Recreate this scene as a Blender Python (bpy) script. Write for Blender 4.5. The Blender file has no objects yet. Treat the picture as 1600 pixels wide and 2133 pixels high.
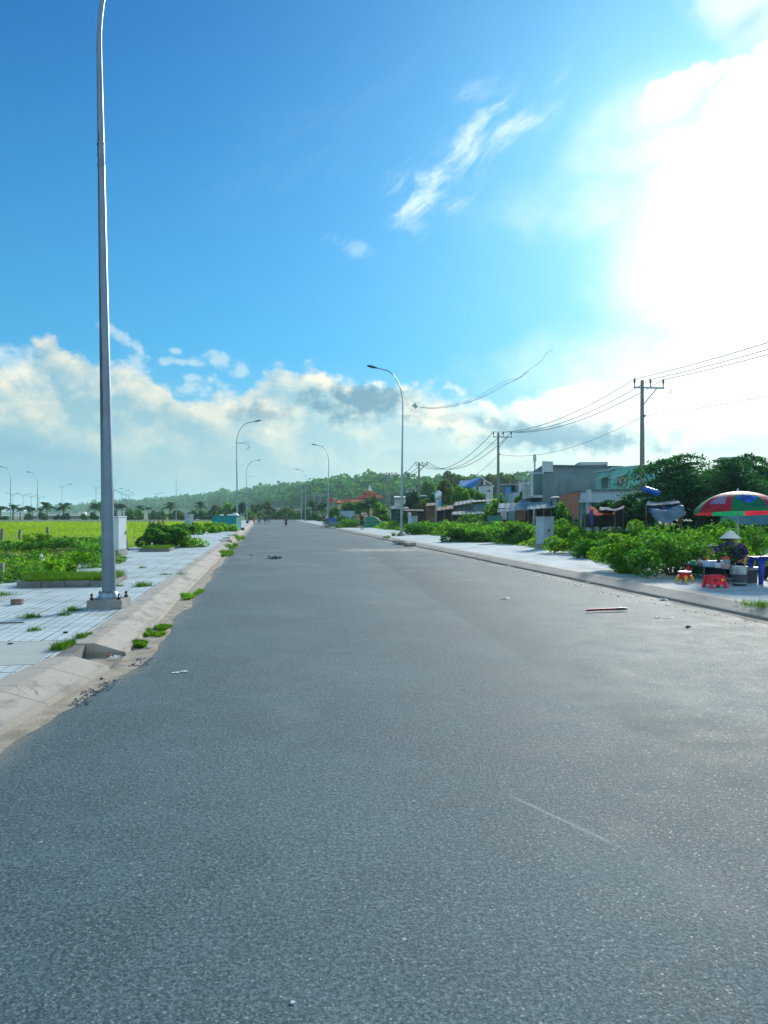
import bpy, math, random
import numpy as np
from mathutils import Vector, Matrix

sc = bpy.context.scene
C = sc.collection
R = math.radians
# ------------------------------------------------------------------ camera
CAMZ = 1.67
YAW = R(9.0)
F = 1602.0
cam = bpy.data.cameras.new("camera")
cam.sensor_fit = 'VERTICAL'
cam.sensor_height = 36.0
cam.lens = F / 2133 * 36.0
cam.clip_start = 0.1
cam.clip_end = 20000
camo = bpy.data.objects.new("camera", cam)
camo.location = (0, 0, CAMZ)
camo.rotation_euler = (R(90) + math.atan(4.5 / F), 0, -YAW)
C.objects.link(camo)
sc.camera = camo
sc.view_settings.view_transform = 'Standard'
sc.view_settings.look = 'None'
sc.view_settings.gamma = 1
sc.view_settings.exposure = 0.55
sc.render.engine = 'CYCLES'
sc.cycles.max_bounces = 6
sc.cycles.diffuse_bounces = 3
sc.cycles.glossy_bounces = 2
sc.cycles.transmission_bounces = 4
sc.cycles.transparent_max_bounces = 6
sc.cycles.volume_bounces = 1
HOR = 1071.0

def W(px, py, d):
    """world point seen at photo position (px, py), d metres ahead of the camera"""
    r = (px - 800) / F * d
    u = (HOR - py) / F * d
    return Vector((r * math.cos(YAW) + d * math.sin(YAW), d * math.cos(YAW) - r * math.sin(YAW), CAMZ + u))

def WG(px, d, z=0.0):
    p = W(px, HOR, d); p.z = z
    return p

def G(px, py, z=0.0):
    return WG(px, (CAMZ - z) * F / (py - HOR), z)

def DIR(px, py):
    a = math.atan((px - 800) / F)
    e = math.atan((HOR - py) / F * math.cos(a))
    return a, e

# ------------------------------------------------------------------ node helpers
class S:
    """wraps a float socket with operators"""
    def __init__(s, g, o): s.g = g; s.o = o
    def _m(s, op, *a, clamp=False): return s.g.m(op, s, *a, clamp=clamp)
    def __add__(s, b): return s._m('ADD', b)
    def __radd__(s, b): return s._m('ADD', b)
    def __sub__(s, b): return s._m('SUBTRACT', b)
    def __rsub__(s, b): return s.g.m('SUBTRACT', b, s)
    def __mul__(s, b): return s._m('MULTIPLY', b)
    def __rmul__(s, b): return s._m('MULTIPLY', b)
    def __truediv__(s, b): return s._m('DIVIDE', b)
    def max(s, b): return s._m('MAXIMUM', b)
    def min(s, b): return s._m('MINIMUM', b)
    def clamp(s): return s._m('ADD', 0.0, clamp=True)

class NG:
    def __init__(g, tree): g.t = tree; g.n = tree.nodes; g.l = tree.links
    def node(g, typ, **kw):
        n = g.n.new(typ)
        for k, v in kw.items(): setattr(n, k, v)
        return n
    def put(g, sock, v):
        if isinstance(v, S): g.l.new(v.o, sock)
        elif isinstance(v, bpy.types.NodeSocket): g.l.new(v, sock)
        else:
            if sock.type == 'RGBA' and len(v) == 3: v = (*v, 1)
            sock.default_value = v
    def m(g, op, *a, clamp=False):
        n = g.node('ShaderNodeMath', operation=op, use_clamp=clamp)
        for i, v in enumerate(a): g.put(n.inputs[i], v)
        return S(g, n.outputs[0])
    def sm(g, x, a, b, o0=0.0, o1=1.0, kind='SMOOTHSTEP'):
        n = g.node('ShaderNodeMapRange', interpolation_type=kind)
        g.put(n.inputs[0], x); n.inputs[1].default_value = a; n.inputs[2].default_value = b
        n.inputs[3].default_value = o0; n.inputs[4].default_value = o1
        return S(g, n.outputs[0])
    def vec(g, x, y, z=0.0):
        n = g.node('ShaderNodeCombineXYZ')
        g.put(n.inputs[0], x); g.put(n.inputs[1], y); g.put(n.inputs[2], z)
        return n.outputs[0]
    def sep(g, v):
        n = g.node('ShaderNodeSeparateXYZ'); g.l.new(v, n.inputs[0])
        return [S(g, n.outputs[i]) for i in range(3)]
    def noise(g, v, scale=1.0, detail=4.0, rough=0.55, dist=0.0, dim='3D'):
        n = g.node('ShaderNodeTexNoise', noise_dimensions=dim)
        if v is not None: g.l.new(v, n.inputs['Vector'])
        n.inputs['Scale'].default_value = scale; n.inputs['Detail'].default_value = detail
        n.inputs['Roughness'].default_value = rough; n.inputs['Distortion'].default_value = dist
        return S(g, n.outputs[0])
    def vor(g, v, scale=1.0, feature='F1', out='Distance', rnd=1.0):
        n = g.node('ShaderNodeTexVoronoi', feature=feature)
        if v is not None: g.l.new(v, n.inputs['Vector'])
        n.inputs['Scale'].default_value = scale; n.inputs['Randomness'].default_value = rnd
        return n.outputs[out]
    def mix(g, f, a, b, mode='MIX'):
        n = g.node('ShaderNodeMix', data_type='RGBA', blend_type=mode)
        g.put(n.inputs[0], f); g.put(n.inputs[6], a); g.put(n.inputs[7], b)
        return n.outputs[2]
    def ramp(g, f, stops, interp='LINEAR'):
        n = g.node('ShaderNodeValToRGB'); g.put(n.inputs[0], f)
        cr = n.color_ramp; cr.interpolation = interp
        while len(cr.elements) < len(stops): cr.elements.new(0.5)
        for e, (p, c) in zip(cr.elements, stops): e.position = p; e.color = (*c, 1) if len(c) == 3 else c
        return n.outputs[0]
    def curve(g, x, pts):
        n = g.node('ShaderNodeFloatCurve'); g.put(n.inputs[1], x)
        c = n.mapping.curves[0]
        while len(c.points) < len(pts): c.points.new(0.5, 0.5)
        for p, (a, b) in zip(c.points, pts): p.location = (a, b)
        n.mapping.update()
        return S(g, n.outputs[0])

# ------------------------------------------------------------------ sun direction
SUN_A, SUN_E = DIR(1560, 330)
SUN_AZ = SUN_A + YAW                  # clockwise from +Y
SUND = Vector((math.sin(SUN_AZ) * math.cos(SUN_E), math.cos(SUN_AZ) * math.cos(SUN_E), math.sin(SUN_E)))
sun = bpy.data.lights.new("sun", 'SUN')
sun.energy = 3.8
sun.angle = R(10)
sun.color = (1.0, 0.95, 0.86)
suno = bpy.data.objects.new("sun", sun)
suno.rotation_euler = (-SUND).to_track_quat('-Z', 'Y').to_euler()
suno.location = (20, 30, 40)
C.objects.link(suno)

# ------------------------------------------------------------------ sky
world = bpy.data.worlds.new("World")
sc.world = world
world.use_nodes = True
SKY = 0.12
def build_world():
    g = NG(world.node_tree)
    g.n.clear()
    out = g.node('ShaderNodeOutputWorld')
    bg = g.node('ShaderNodeBackground')
    g.l.new(bg.outputs[0], out.inputs[0])
    tc = g.node('ShaderNodeTexCoord')
    x, y, z = g.sep(tc.outputs['Generated'])
    az = g.m('ARCTAN2', x, y) - YAW
    el = g.m('ARCSINE', z)
    U = az * F          # about one unit per photo pixel, horizontally from the view axis
    V = el * F          # the same above the horizon
    def uv(px, py):
        a, e = DIR(px, py); return a * F, e * F
    sky = g.node('ShaderNodeTexSky', sky_type='NISHITA', sun_disc=False)
    sky.sun_elevation = SUN_E; sky.sun_rotation = SUN_AZ
    sky.air_density = 1.0; sky.dust_density = 0.6; sky.ozone_density = 2.5; sky.altitude = 0
    # light of the real sky, slightly deeper blue as through a tropical evening
    col = g.mix(1.0, sky.outputs[0], SKYTINT, 'MULTIPLY')
    k = 1.0 / SKY
    def c(r, gg, b): return (r * k, gg * k, b * k)
    # veil of thin bright vapour round the hidden sun
    dv = g.node('ShaderNodeVectorMath', operation='DOT_PRODUCT')
    ga, ge = DIR(1650, 500)
    g.l.new(tc.outputs['Generated'], dv.inputs[0])
    dv.inputs[1].default_value = (math.sin(ga + YAW) * math.cos(ge), math.cos(ga + YAW) * math.cos(ge), math.sin(ge))
    ang = g.m('ARCCOSINE', S(g, dv.outputs['Value']).min(0.99999)) * (180 / math.pi)
    P2 = g.vec(U * 0.001, V * 0.001)
    nbig = g.noise(P2, 3.0, 5, 0.55, 0.3)
    low = g.sm(V, 30, 900, 1.0, 0.0)
    # overall veil: pale blue towards the horizon everywhere
    col = g.mix(g.m('POWER', g.sm(V, -20, 900, 1, 0, 'LINEAR'), 1.3) * 0.72, col, c(.13, .50, .68))
    veil = g.m('POWER', 2.718, (ang - 3) * -1.0 / 6.5) * (0.45 + nbig * 0.9)
    veil2 = g.m('POWER', 2.718, ang * -1.0 / 13.0)
    col = g.mix((veil2 * 1.25).clamp() * 0.9, col, c(.40, .74, 1.0))
    col = g.mix((veil * 1.2).clamp(), col, c(.90, 1.22, 1.25))
    # ---- cumulus bank low over the horizon
    warp = g.noise(g.vec(U * 0.001, V * 0.001, 7.0), 9.0, 3, 0.5)
    warp2 = g.noise(g.vec(U * 0.001, V * 0.001, 17.0), 9.0, 3, 0.5)
    Uw = U + (warp - 0.5) * 60; Vw = V + (warp2 - 0.5) * 50
    def fbm(du, dv_, seed, sc_=7.5, det=8, rough=0.55):
        return g.noise(g.vec((Uw + du) * 0.001, (Vw + dv_) * 0.0013, seed), sc_, det, rough)
    top_pts = [(-400, 800), (-150, 760), (-60, 735), (0, 745), (45, 722), (90, 700), (135, 722), (175, 735), (205, 755), (260, 755), (300, 772), (350, 800), (400, 835), (455, 815), (500, 808),
               (535, 790), (570, 774), (615, 785), (650, 775), (700, 795), (760, 810), (850, 815), (930, 812), (1000, 822), (1060, 850), (1120, 835), (1200, 800), (1350, 780), (1700, 760), (2000, 800)]
    pts = []
    for px, py in top_pts:
        a, b = uv(px, py); pts.append(((a + 1200) / 2400, b / 500))
    top = g.curve((U + 1200) / 2400, pts) * 500
    n1 = fbm(0, 0, 3.0)
    nfine = g.noise(g.vec(U * 0.001, V * 0.0011, 8.0), 24.0, 5, 0.6)
    n1s = fbm(22, 30, 3.0)
    depth = top + (n1 - 0.5) * 130 + (nfine - 0.5) * 60 - V
    dens = g.sm(depth, -6, 22)
    fade = g.sm(V, 40, 190)
    rel = (n1 - n1s) * 4.2 + (nfine - .5) * .9
    edge = g.m('POWER', 2.718, (depth.max(0.0)) * -1.0 / 34)
    lit = ((rel + 0.24 + edge * 0.85) * (0.3 + fade * 0.7)).clamp()
    right = g.sm(U, -450, 620)
    shade_c = g.mix(right, c(.32, .50, .54), c(.78, .98, .88))
    lit_c = g.mix(right, c(.86, .84, .70), c(1.45, 1.36, 1.08))
    ccol = g.mix(lit, shade_c, lit_c)
    holes = g.sm(g.noise(g.vec(Uw * 0.001, Vw * 0.0022, 30.0), 5.0, 4, 0.5), 0.40, 0.62)
    alpha = dens * (0.62 + 0.3 * lit + 0.1 * holes) * g.sm(V, 10, 120, 0.55, 1.0)
    col = g.mix(alpha.clamp(), col, ccol)
    hz = g.mix(g.sm(U, -400, 700), c(.46, .62, .60), c(1.1, 1.14, .90))
    col = g.mix(g.sm(V, 10, 340, .62, 0.0), col, hz)
    # a dim blue gap and haze at the far left, low
    def blob(px, py, rx, ry, rot=0.0, noise=None, amp=0.6, soft=0.55):
        a, b = uv(px, py)
        du = U - a; dv_ = V - b
        cr, sr = math.cos(R(rot)), math.sin(R(rot))
        e1 = (du * cr + dv_ * sr) / rx; e2 = (dv_ * cr - du * sr) / ry
        r2 = g.m('SQRT', e1 * e1 + e2 * e2)
        if noise is not None: r2 = r2 + (noise - 0.5) * amp
        return g.sm(r2, 1.0 - soft, 1.0 + soft * 0.4, 1.0, 0.0)
    nb = fbm(0, 0, 11.0, 11.0)
    col = g.mix(blob(20, 960, 260, 60, -8, nb, 0.8, 0.9) * 0.6, col, c(.13, .38, .56))
    # small separate puffs
    for (px, py, rx, ry, rot) in ((22, 725, 26, 8, 0), (30, 765, 48, 17, -25), (255, 702, 26, 8, -25), (388, 755, 50, 6, -4), (455, 752, 18, 12, -20), (366, 732, 9, 4, 0),
                                  (400, 786, 16, 6, 0), (415, 812, 28, 12, 0), (500, 770, 16, 12, 30), (475, 815, 26, 10, -35), (285, 752, 16, 16, 0)):
        col = g.mix(blob(px, py, rx * 1.25, ry * 1.4, rot, nfine, 4.5, 0.9) * 0.5, col, c(.72, .84, .82))
    # dark undersides in front of the bright bank
    for (px, py, rx, ry, rot, a) in ((745, 838, 125, 36, -3, 1.0), (560, 862, 60, 20, 0, .6), (930, 870, 80, 14, 0, .45), (1170, 910, 190, 34, -4, 1.0), (1030, 885, 50, 9, 0, .35), (540, 845, 26, 12, 0, .5), (1240, 885, 60, 10, 0, .4)):
        col = g.mix(blob(px, py, rx, ry, rot, nfine * .5 + nb * .5, 5.0, 0.8) * a, col, g.mix(right, c(.15, .32, .42), c(.30, .52, .62)))
    # low grey haze bands near the horizon
    band = g.sm(g.noise(g.vec(U * 0.001, V * 0.006, 40.0), 3.0, 4, 0.5), 0.45, 0.65) * g.sm(V, 10, 60) * g.sm(V, 90, 220, 1, 0)
    col = g.mix(band * 0.35, col, c(.36, .55, .60))
    # ---- high wisps of cirrus
    wu = U * math.cos(R(32)) + V * math.sin(R(32)); wv = V * math.cos(R(32)) - U * math.sin(R(32))
    wn = g.noise(g.vec(wu * 0.001 + (warp - .5) * 0.09, wv * 0.0030 + (warp2 - .5) * 0.16, 5.0), 8.0, 8, 0.66, 0.15)
    wn2 = g.sm(wn, 0.36, 0.66)
    wis = None
    for (px, py, rx, ry, rot, a) in ((1005, 290, 85, 30, 32, .85), (878, 400, 58, 34, 25, .85), (1095, 256, 50, 9, 14, .7), (930, 430, 50, 10, 14, .5), (960, 335, 70, 40, 40, .35),
                                     (735, 515, 50, 12, -20, .28), (1150, 215, 60, 16, 65, .3), (1020, 180, 70, 14, 10, .3), (860, 460, 30, 20, -30, .4), (640, 300, 220, 60, 30, .03)):
        b = blob(px, py, rx * 1.25, ry * 1.35, rot, wn, -2.2, 0.9) * a
        wis = b if wis is None else wis.max(b)
    col = g.mix((wis * wn2 * 1.1).clamp(), col, c(.72, .93, 1.0))
    # ---- great bright cloud in front of the sun
    nr = g.noise(g.vec(Uw * 0.001, Vw * 0.001, 21.0), 11.0, 8, 0.58)
    big = None
    for (px, py, rx, ry, rot) in ((1820, 330, 430, 260, 22), (1750, 430, 300, 230, 0), (1660, 255, 270, 125, 25), (1750, 640, 300, 190, 0), (1480, 395, 120, 26, 0), (1400, 300, 60, 24, 5), (1650, 760, 340, 90, 0), (1400, 195, 75, 38, 20)):
        a, b = uv(px, py)
        du = U - a; dv_ = V - b
        cr, sr = math.cos(R(rot)), math.sin(R(rot))
        e1 = (du * cr + dv_ * sr) / rx; e2 = (dv_ * cr - du * sr) / ry
        r2 = g.m('SQRT', e1 * e1 + e2 * e2)
        r2 = (r2 - 1.0) * (min(rx, ry) / 100.0)
        big = r2 if big is None else big.min(r2)
    bigr = big + (nr - 0.5) * 0.9
    upper = g.sm(V, 730, 830)
    sharp = g.sm(bigr, -0.05, 0.05, 1, 0); softm = g.sm(bigr, -0.75, 0.85, 1, 0)
    bm = sharp * upper + softm * (1 - upper)
    col = g.mix(bm.clamp(), col, c(1.16, 1.22, 1.2))
    ca, cb = uv(1600, 330)
    core = g.m('SQRT', g.m('POWER', (U - ca) / 130.0, 2.0) + g.m('POWER', (V - cb) / 125.0, 2.0))
    col = g.mix(g.sm(core, 0.3, 1.0, 1, 0), col, c(28, 27, 25))
    # the eastern half of the sky, behind the camera: unseen bright cloud, added to fill camera-facing shadows
    eb = g.sm(g.m('ABSOLUTE', az), 1.2, 2.0) * g.sm(el, -0.02, .04) * g.sm(el, .55, 1.2, 1, 0)
    en = g.sm(g.noise(tc.outputs['Generated'], 3.5, 6, .55), .36, .54)
    col = g.mix(eb * en * .9, col, c(.98, 1.30, 1.48))
    # ragged cloud in the top corner and a blue-grey gap under it
    col = g.mix(blob(1560, 15, 130, 55, -20, nr, 1.3, 0.7) * 0.9, col, c(.85, 1.05, 1.05))
    col = g.mix(blob(1560, 45, 50, 18, 20, nr, 1.0, 0.9) * (1 - bm) * 0.9, col, c(.50, .78, .98))
    # ground side of the dome
    col = g.mix(g.sm(V, -60, -5, 1, 0), col, c(.10, .13, .12))
    g.l.new(col, bg.inputs[0])
    bg.inputs[1].default_value = SKY * 0.76
SKYTINT = (.07, .59, .98)
build_world()
world.cycles.sampling_method = 'MANUAL'
world.cycles.sample_map_resolution = 512

# ================================================================== building helpers
rng = np.random.default_rng(7)
random.seed(7)

def tag(o, label=None, cat=None, group=None, kind=None):
    if label: o['label'] = label
    if cat: o['category'] = cat
    if group: o['group'] = group
    if kind: o['kind'] = kind
    return o

def empty(name, loc, rz=0.0, label=None, cat=None, group=None, lean=(0, 0)):
    o = bpy.data.objects.new(name, None)
    o.empty_display_size = 0.2
    o.location = loc; o.rotation_euler = (lean[0], lean[1], rz)
    C.objects.link(o)
    return tag(o, label, cat, group)

def copy_tree(o, parent=None):
    c = o.copy(); C.objects.link(c); c.parent = parent
    for ch in list(o.children): copy_tree(ch, c)
    return c

class MB:
    """collects faces, links them as one mesh object"""
    def __init__(s): s.v = []; s.f = []; s.mi = []
    def add(s, verts, faces, mi=0):
        b = len(s.v)
        s.v += [tuple(v) for v in verts]
        s.f += [tuple(b + i for i in f) for f in faces]
        s.mi += [mi] * len(faces)
        return s
    def box(s, c, size, rz=0.0, mi=0, taper=1.0, rx=0.0, ry=0.0):
        sx, sy, sz = size[0] / 2, size[1] / 2, size[2] / 2
        M = Matrix.Rotation(rz, 3, 'Z') @ Matrix.Rotation(ry, 3, 'Y') @ Matrix.Rotation(rx, 3, 'X')
        vs = []
        for z, t in ((-sz, 1), (sz, taper)):
            for x, y in ((-sx, -sy), (sx, -sy), (sx, sy), (-sx, sy)):
                vs.append(M @ Vector((x * t, y * t, z)) + Vector(c))
        return s.add(vs, [(3, 2, 1, 0), (4, 5, 6, 7), (0, 1, 5, 4), (1, 2, 6, 5), (2, 3, 7, 6), (3, 0, 4, 7)], mi)
    def bbox(s, c, size, rz=0.0, mi=0, b=0.01, rx=0.0, ry=0.0):
        """box with chamfered edges"""
        M = Matrix.Rotation(rz, 3, 'Z') @ Matrix.Rotation(ry, 3, 'Y') @ Matrix.Rotation(rx, 3, 'X')
        h = [size[0] / 2, size[1] / 2, size[2] / 2]
        vs = []; idx = {}
        for sx in (-1, 1):
            for sy in (-1, 1):
                for sz in (-1, 1):
                    sg = (sx, sy, sz)
                    for ax in range(3):
                        p = [sg[i] * (h[i] - b) for i in range(3)]; p[ax] = sg[ax] * h[ax]
                        idx[(sg, ax)] = len(vs); vs.append(M @ Vector(p) + Vector(c))
        fs = []
        for ax in range(3):
            o = [i for i in range(3) if i != ax]
            for sg in (-1, 1):
                q = []
                for a, b_ in ((-1, -1), (1, -1), (1, 1), (-1, 1)):
                    k = [0, 0, 0]; k[ax] = sg; k[o[0]] = a; k[o[1]] = b_
                    q.append(idx[(tuple(k), ax)])
                fs.append(tuple(q))
        for ax in range(3):
            o = [i for i in range(3) if i != ax]
            for a in (-1, 1):
                for b_ in (-1, 1):
                    k1 = [0, 0, 0]; k1[o[0]] = a; k1[o[1]] = b_; k2 = list(k1); k1[ax] = -1; k2[ax] = 1
                    k1 = tuple(k1); k2 = tuple(k2)
                    fs.append((idx[(k1, o[0])], idx[(k1, o[1])], idx[(k2, o[1])], idx[(k2, o[0])]))
        for sx in (-1, 1):
            for sy in (-1, 1):
                for sz in (-1, 1):
                    k = (sx, sy, sz); fs.append((idx[(k, 0)], idx[(k, 1)], idx[(k, 2)]))
        return s.add(vs, fs, mi)
    def tube(s, pts, rad, n=10, mi=0, cap=True):
        pts = [Vector(p) for p in pts]
        if not hasattr(rad, '__len__'): rad = [rad] * len(pts)
        vs = []; fs = []
        for i, p in enumerate(pts):
            t = (pts[min(i + 1, len(pts) - 1)] - pts[max(i - 1, 0)])
            t = t.normalized() if t.length > 1e-9 else Vector((0, 0, 1))
            a = Vector((1, 0, 0)) if abs(t.x) < 0.8 else Vector((0, 1, 0))
            if i > 0:
                u = (uprev - t * uprev.dot(t)).normalized()
            else:
                u = t.cross(a).normalized()
            uprev = u
            w = t.cross(u)
            for k in range(n):
                an = 2 * math.pi * k / n
                vs.append(p + (u * math.cos(an) + w * math.sin(an)) * rad[i])
        for i in range(len(pts) - 1):
            for k in range(n):
                k2 = (k + 1) % n
                fs.append((i * n + k, i * n + k2, (i + 1) * n + k2, (i + 1) * n + k))
        if cap:
            fs.append(tuple(reversed(range(n)))); fs.append(tuple((len(pts) - 1) * n + k for k in range(n)))
        return s.add(vs, fs, mi)
    def lathe(s, prof, n=24, c=(0, 0, 0), mi=0, cap=True):
        """prof: list of (r, z)"""
        vs = []; fs = []
        for r, z in prof:
            for k in range(n):
                a = 2 * math.pi * k / n
                vs.append((c[0] + r * math.cos(a), c[1] + r * math.sin(a), c[2] + z))
        for i in range(len(prof) - 1):
            for k in range(n):
                k2 = (k + 1) % n
                fs.append((i * n + k, i * n + k2, (i + 1) * n + k2, (i + 1) * n + k))
        if cap:
            fs.append(tuple(reversed(range(n)))); fs.append(tuple((len(prof) - 1) * n + k for k in range(n)))
        return s.add(vs, fs, mi)
    def ell(s, c, r, n=12, m=8, mi=0, jit=0.0):
        vs = []; fs = []
        for i in range(m + 1):
            ph = math.pi * i / m
            for k in range(n):
                a = 2 * math.pi * k / n
                j = 1 + random.uniform(-jit, jit)
                vs.append((c[0] + r[0] * math.sin(ph) * math.cos(a) * j, c[1] + r[1] * math.sin(ph) * math.sin(a) * j, c[2] - r[2] * math.cos(ph) * j))
        for i in range(m):
            for k in range(n):
                k2 = (k + 1) % n
                fs.append((i * n + k, i * n + k2, (i + 1) * n + k2, (i + 1) * n + k))
        return s.add(vs, fs, mi)
    def prism(s, poly, z0, z1, mi=0):
        """vertical prism; z0, z1 numbers or lists per corner"""
        n = len(poly)
        a = sum(poly[i][0] * poly[(i + 1) % n][1] - poly[(i + 1) % n][0] * poly[i][1] for i in range(n))
        z0 = z0 if hasattr(z0, '__len__') else [z0] * n
        z1 = z1 if hasattr(z1, '__len__') else [z1] * n
        if a < 0:
            poly = list(poly)[::-1]; z0 = list(z0)[::-1]; z1 = list(z1)[::-1]
        vs = [(p[0], p[1], z) for p, z in zip(poly, z0)] + [(p[0], p[1], z) for p, z in zip(poly, z1)]
        fs = [tuple(reversed(range(n))), tuple(range(n, 2 * n))] + [(i, (i + 1) % n, n + (i + 1) % n, n + i) for i in range(n)]
        return s.add(vs, fs, mi)
    def slab(s, quad, t=0.03, mi=0, corr=0.0, nx=1, lift=None):
        """sheet through four corners (a, b, c, d) with thickness; corr = corrugation height across a->b"""
        a, b, c, d = [Vector(q) for q in quad]
        nrm = (b - a).cross(d - a).normalized()
        if nrm.z < 0: nrm = -nrm
        vs = []; fs = []
        for i in range(nx + 1):
            u = i / nx
            off = corr * (1 if i % 2 else -1) if nx > 1 else 0
            for v in (0, 1):
                p = (a.lerp(b, u)).lerp(d.lerp(c, u), v) + nrm * off
                vs.append(p); vs.append(p - nrm * t)
        for i in range(nx):
            o = i * 4
            fs += [(o, o + 4, o + 6, o + 2), (o + 1, o + 3, o + 7, o + 5), (o, o + 1, o + 5, o + 4), (o + 2, o + 6, o + 7, o + 3)]
        fs += [(0, 2, 3, 1), (nx * 4, nx * 4 + 1, nx * 4 + 3, nx * 4 + 2)]
        return s.add(vs, fs, mi)
    def build(s, name, mats, parent=None, smooth=False, loc=None, auto=None):
        me = bpy.data.meshes.new(name)
        me.from_pydata(s.v, [], s.f)
        if not isinstance(mats, (list, tuple)): mats = [mats]
        for m in mats: me.materials.append(m)
        me.polygons.foreach_set('material_index', s.mi)
        if smooth: me.polygons.foreach_set('use_smooth', [True] * len(me.polygons))
        me.update()
        if smooth and auto: me.set_sharp_from_angle(angle=R(auto))
        o = bpy.data.objects.new(name, me)
        C.objects.link(o)
        if parent: o.parent = parent
        if loc is not None: o.location = loc
        return o

def fast_mesh(name, verts, faces, mat, parent=None, smooth=False):
    """verts (N,3) array, faces (M,k) array"""
    me = bpy.data.meshes.new(name)
    verts = np.asarray(verts, dtype=np.float32); faces = np.asarray(faces, dtype=np.int32)
    me.vertices.add(len(verts)); me.vertices.foreach_set('co', verts.ravel())
    k = faces.shape[1]
    me.loops.add(faces.size); me.loops.foreach_set('vertex_index', faces.ravel())
    me.polygons.add(len(faces)); me.polygons.foreach_set('loop_start', np.arange(0, faces.size, k, dtype=np.int32))
    me.materials.append(mat)
    me.update(calc_edges=True)
    if smooth: me.polygons.foreach_set('use_smooth', np.ones(len(faces), dtype=bool))
    o = bpy.data.objects.new(name, me); C.objects.link(o)
    if parent: o.parent = parent
    return o

def leaf_quads(P, size, elong=1.8, up=0.35, normal=None, spread=1.0):
    """diamond leaves at points P; size scalar or array"""
    n = len(P)
    size = np.broadcast_to(size, n) * rng.uniform(0.65, 1.3, n)
    N = rng.normal(size=(n, 3)); N[:, 2] = np.abs(N[:, 2]) + up
    if normal is not None: N = N * spread + normal
    N /= np.linalg.norm(N, axis=1)[:, None]
    T = rng.normal(size=(n, 3)); T -= (T * N).sum(1)[:, None] * N
    T /= np.linalg.norm(T, axis=1)[:, None]
    B = np.cross(N, T)
    L = (size * elong / 2)[:, None]; Wd = (size / 2)[:, None]
    V = np.stack([P - T * L, P + B * Wd + T * L * 0.1, P + T * L - N * L * 0.25, P - B * Wd + T * L * 0.1], 1).reshape(-1, 3)
    return V, np.arange(4 * n).reshape(-1, 4)

def blades(P, h, w, lean=0.35, wind=(0, 0)):
    n = len(P)
    h = np.broadcast_to(h, n) * rng.uniform(0.55, 1.25, n)
    a = rng.uniform(0, 2 * np.pi, n)
    D = np.stack([np.cos(a), np.sin(a), np.zeros(n)], 1)
    la = rng.uniform(0, 2 * np.pi, n); lm = rng.uniform(0, lean, n) * h
    L = np.stack([np.cos(la) * lm + wind[0] * h, np.sin(la) * lm + wind[1] * h, np.zeros(n)], 1)
    w = np.broadcast_to(w, n)[:, None]
    up = np.zeros((n, 3)); up[:, 2] = h
    V = np.stack([P - D * w / 2, P + D * w / 2, P + up + L], 1).reshape(-1, 3)
    return V, np.arange(3 * n).reshape(-1, 3)

# numpy value noise for growth masks
_nt = rng.uniform(size=(256, 256))
def vnoise(x, y):
    xi = np.floor(x).astype(int); yi = np.floor(y).astype(int)
    fx = x - xi; fy = y - yi
    fx = fx * fx * (3 - 2 * fx); fy = fy * fy * (3 - 2 * fy)
    a = _nt[xi % 256, yi % 256]; b = _nt[(xi + 1) % 256, yi % 256]; c = _nt[xi % 256, (yi + 1) % 256]; d = _nt[(xi + 1) % 256, (yi + 1) % 256]
    return (a * (1 - fx) + b * fx) * (1 - fy) + (c * (1 - fx) + d * fx) * fy
def fnoise(x, y, oct=4):
    s = 0; a = 0.5
    for i in range(oct):
        s = s + a * vnoise(x + 17.3 * i, y - 9.1 * i); x = x * 2; y = y * 2; a *= 0.5
    return s / (1 - 0.5 ** oct)

# ------------------------------------------------------------------ materials
def mat(name, col, rough=0.6, var=0.15, scale=3.0, bump=0.0, bscale=30.0, metal=0.0, spec=0.5, dirt=0.0, dirtcol=(.12, .10, .08), trans=0.0, streak=False, coat=0.0):
    m = bpy.data.materials.new(name); m.use_nodes = True
    g = NG(m.node_tree); g.n.clear()
    out = g.node('ShaderNodeOutputMaterial'); p = g.node('ShaderNodeBsdfPrincipled')
    g.l.new(p.outputs[0], out.inputs[0])
    tc = g.node('ShaderNodeTexCoord').outputs['Object']
    n = g.noise(tc, scale, 5, 0.6)
    dark = tuple(c * (1 - var) for c in col); light = tuple(min(1, c * (1 + var)) for c in col)
    cc = g.mix(g.sm(n, 0.3, 0.7), dark, light)
    if dirt > 0:
        if streak:
            x, y, z = g.sep(tc)
            v = g.vec(x * 6, y * 6, z * 0.5)
            dn = g.noise(v, 1.0, 5, 0.65)
        else:
            dn = g.noise(tc, scale * 2.3, 6, 0.7)
        cc = g.mix(g.sm(dn, 0.52, 0.75) * dirt, cc, dirtcol)
    g.put(p.inputs['Base Color'], cc)
    g.put(p.inputs['Roughness'], (g.noise(tc, scale * 4, 3) - 0.5) * 0.25 + rough)
    p.inputs['Metallic'].default_value = metal
    p.inputs['Specular IOR Level'].default_value = spec
    p.inputs['Coat Weight'].default_value = coat
    if bump > 0:
        b = g.node('ShaderNodeBump'); b.inputs['Strength'].default_value = bump; b.inputs['Distance'].default_value = 0.02
        g.put(b.inputs['Height'], g.noise(tc, bscale, 5, 0.6)); g.l.new(b.outputs[0], p.inputs['Normal'])
    if trans > 0:
        t = g.node('ShaderNodeBsdfTranslucent'); g.put(t.inputs[0], cc)
        mx = g.node('ShaderNodeMixShader'); mx.inputs[0].default_value = trans
        g.l.new(p.outputs[0], mx.inputs[1]); g.l.new(t.outputs[0], mx.inputs[2]); g.l.new(mx.outputs[0], out.inputs[0])
    return m

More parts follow.
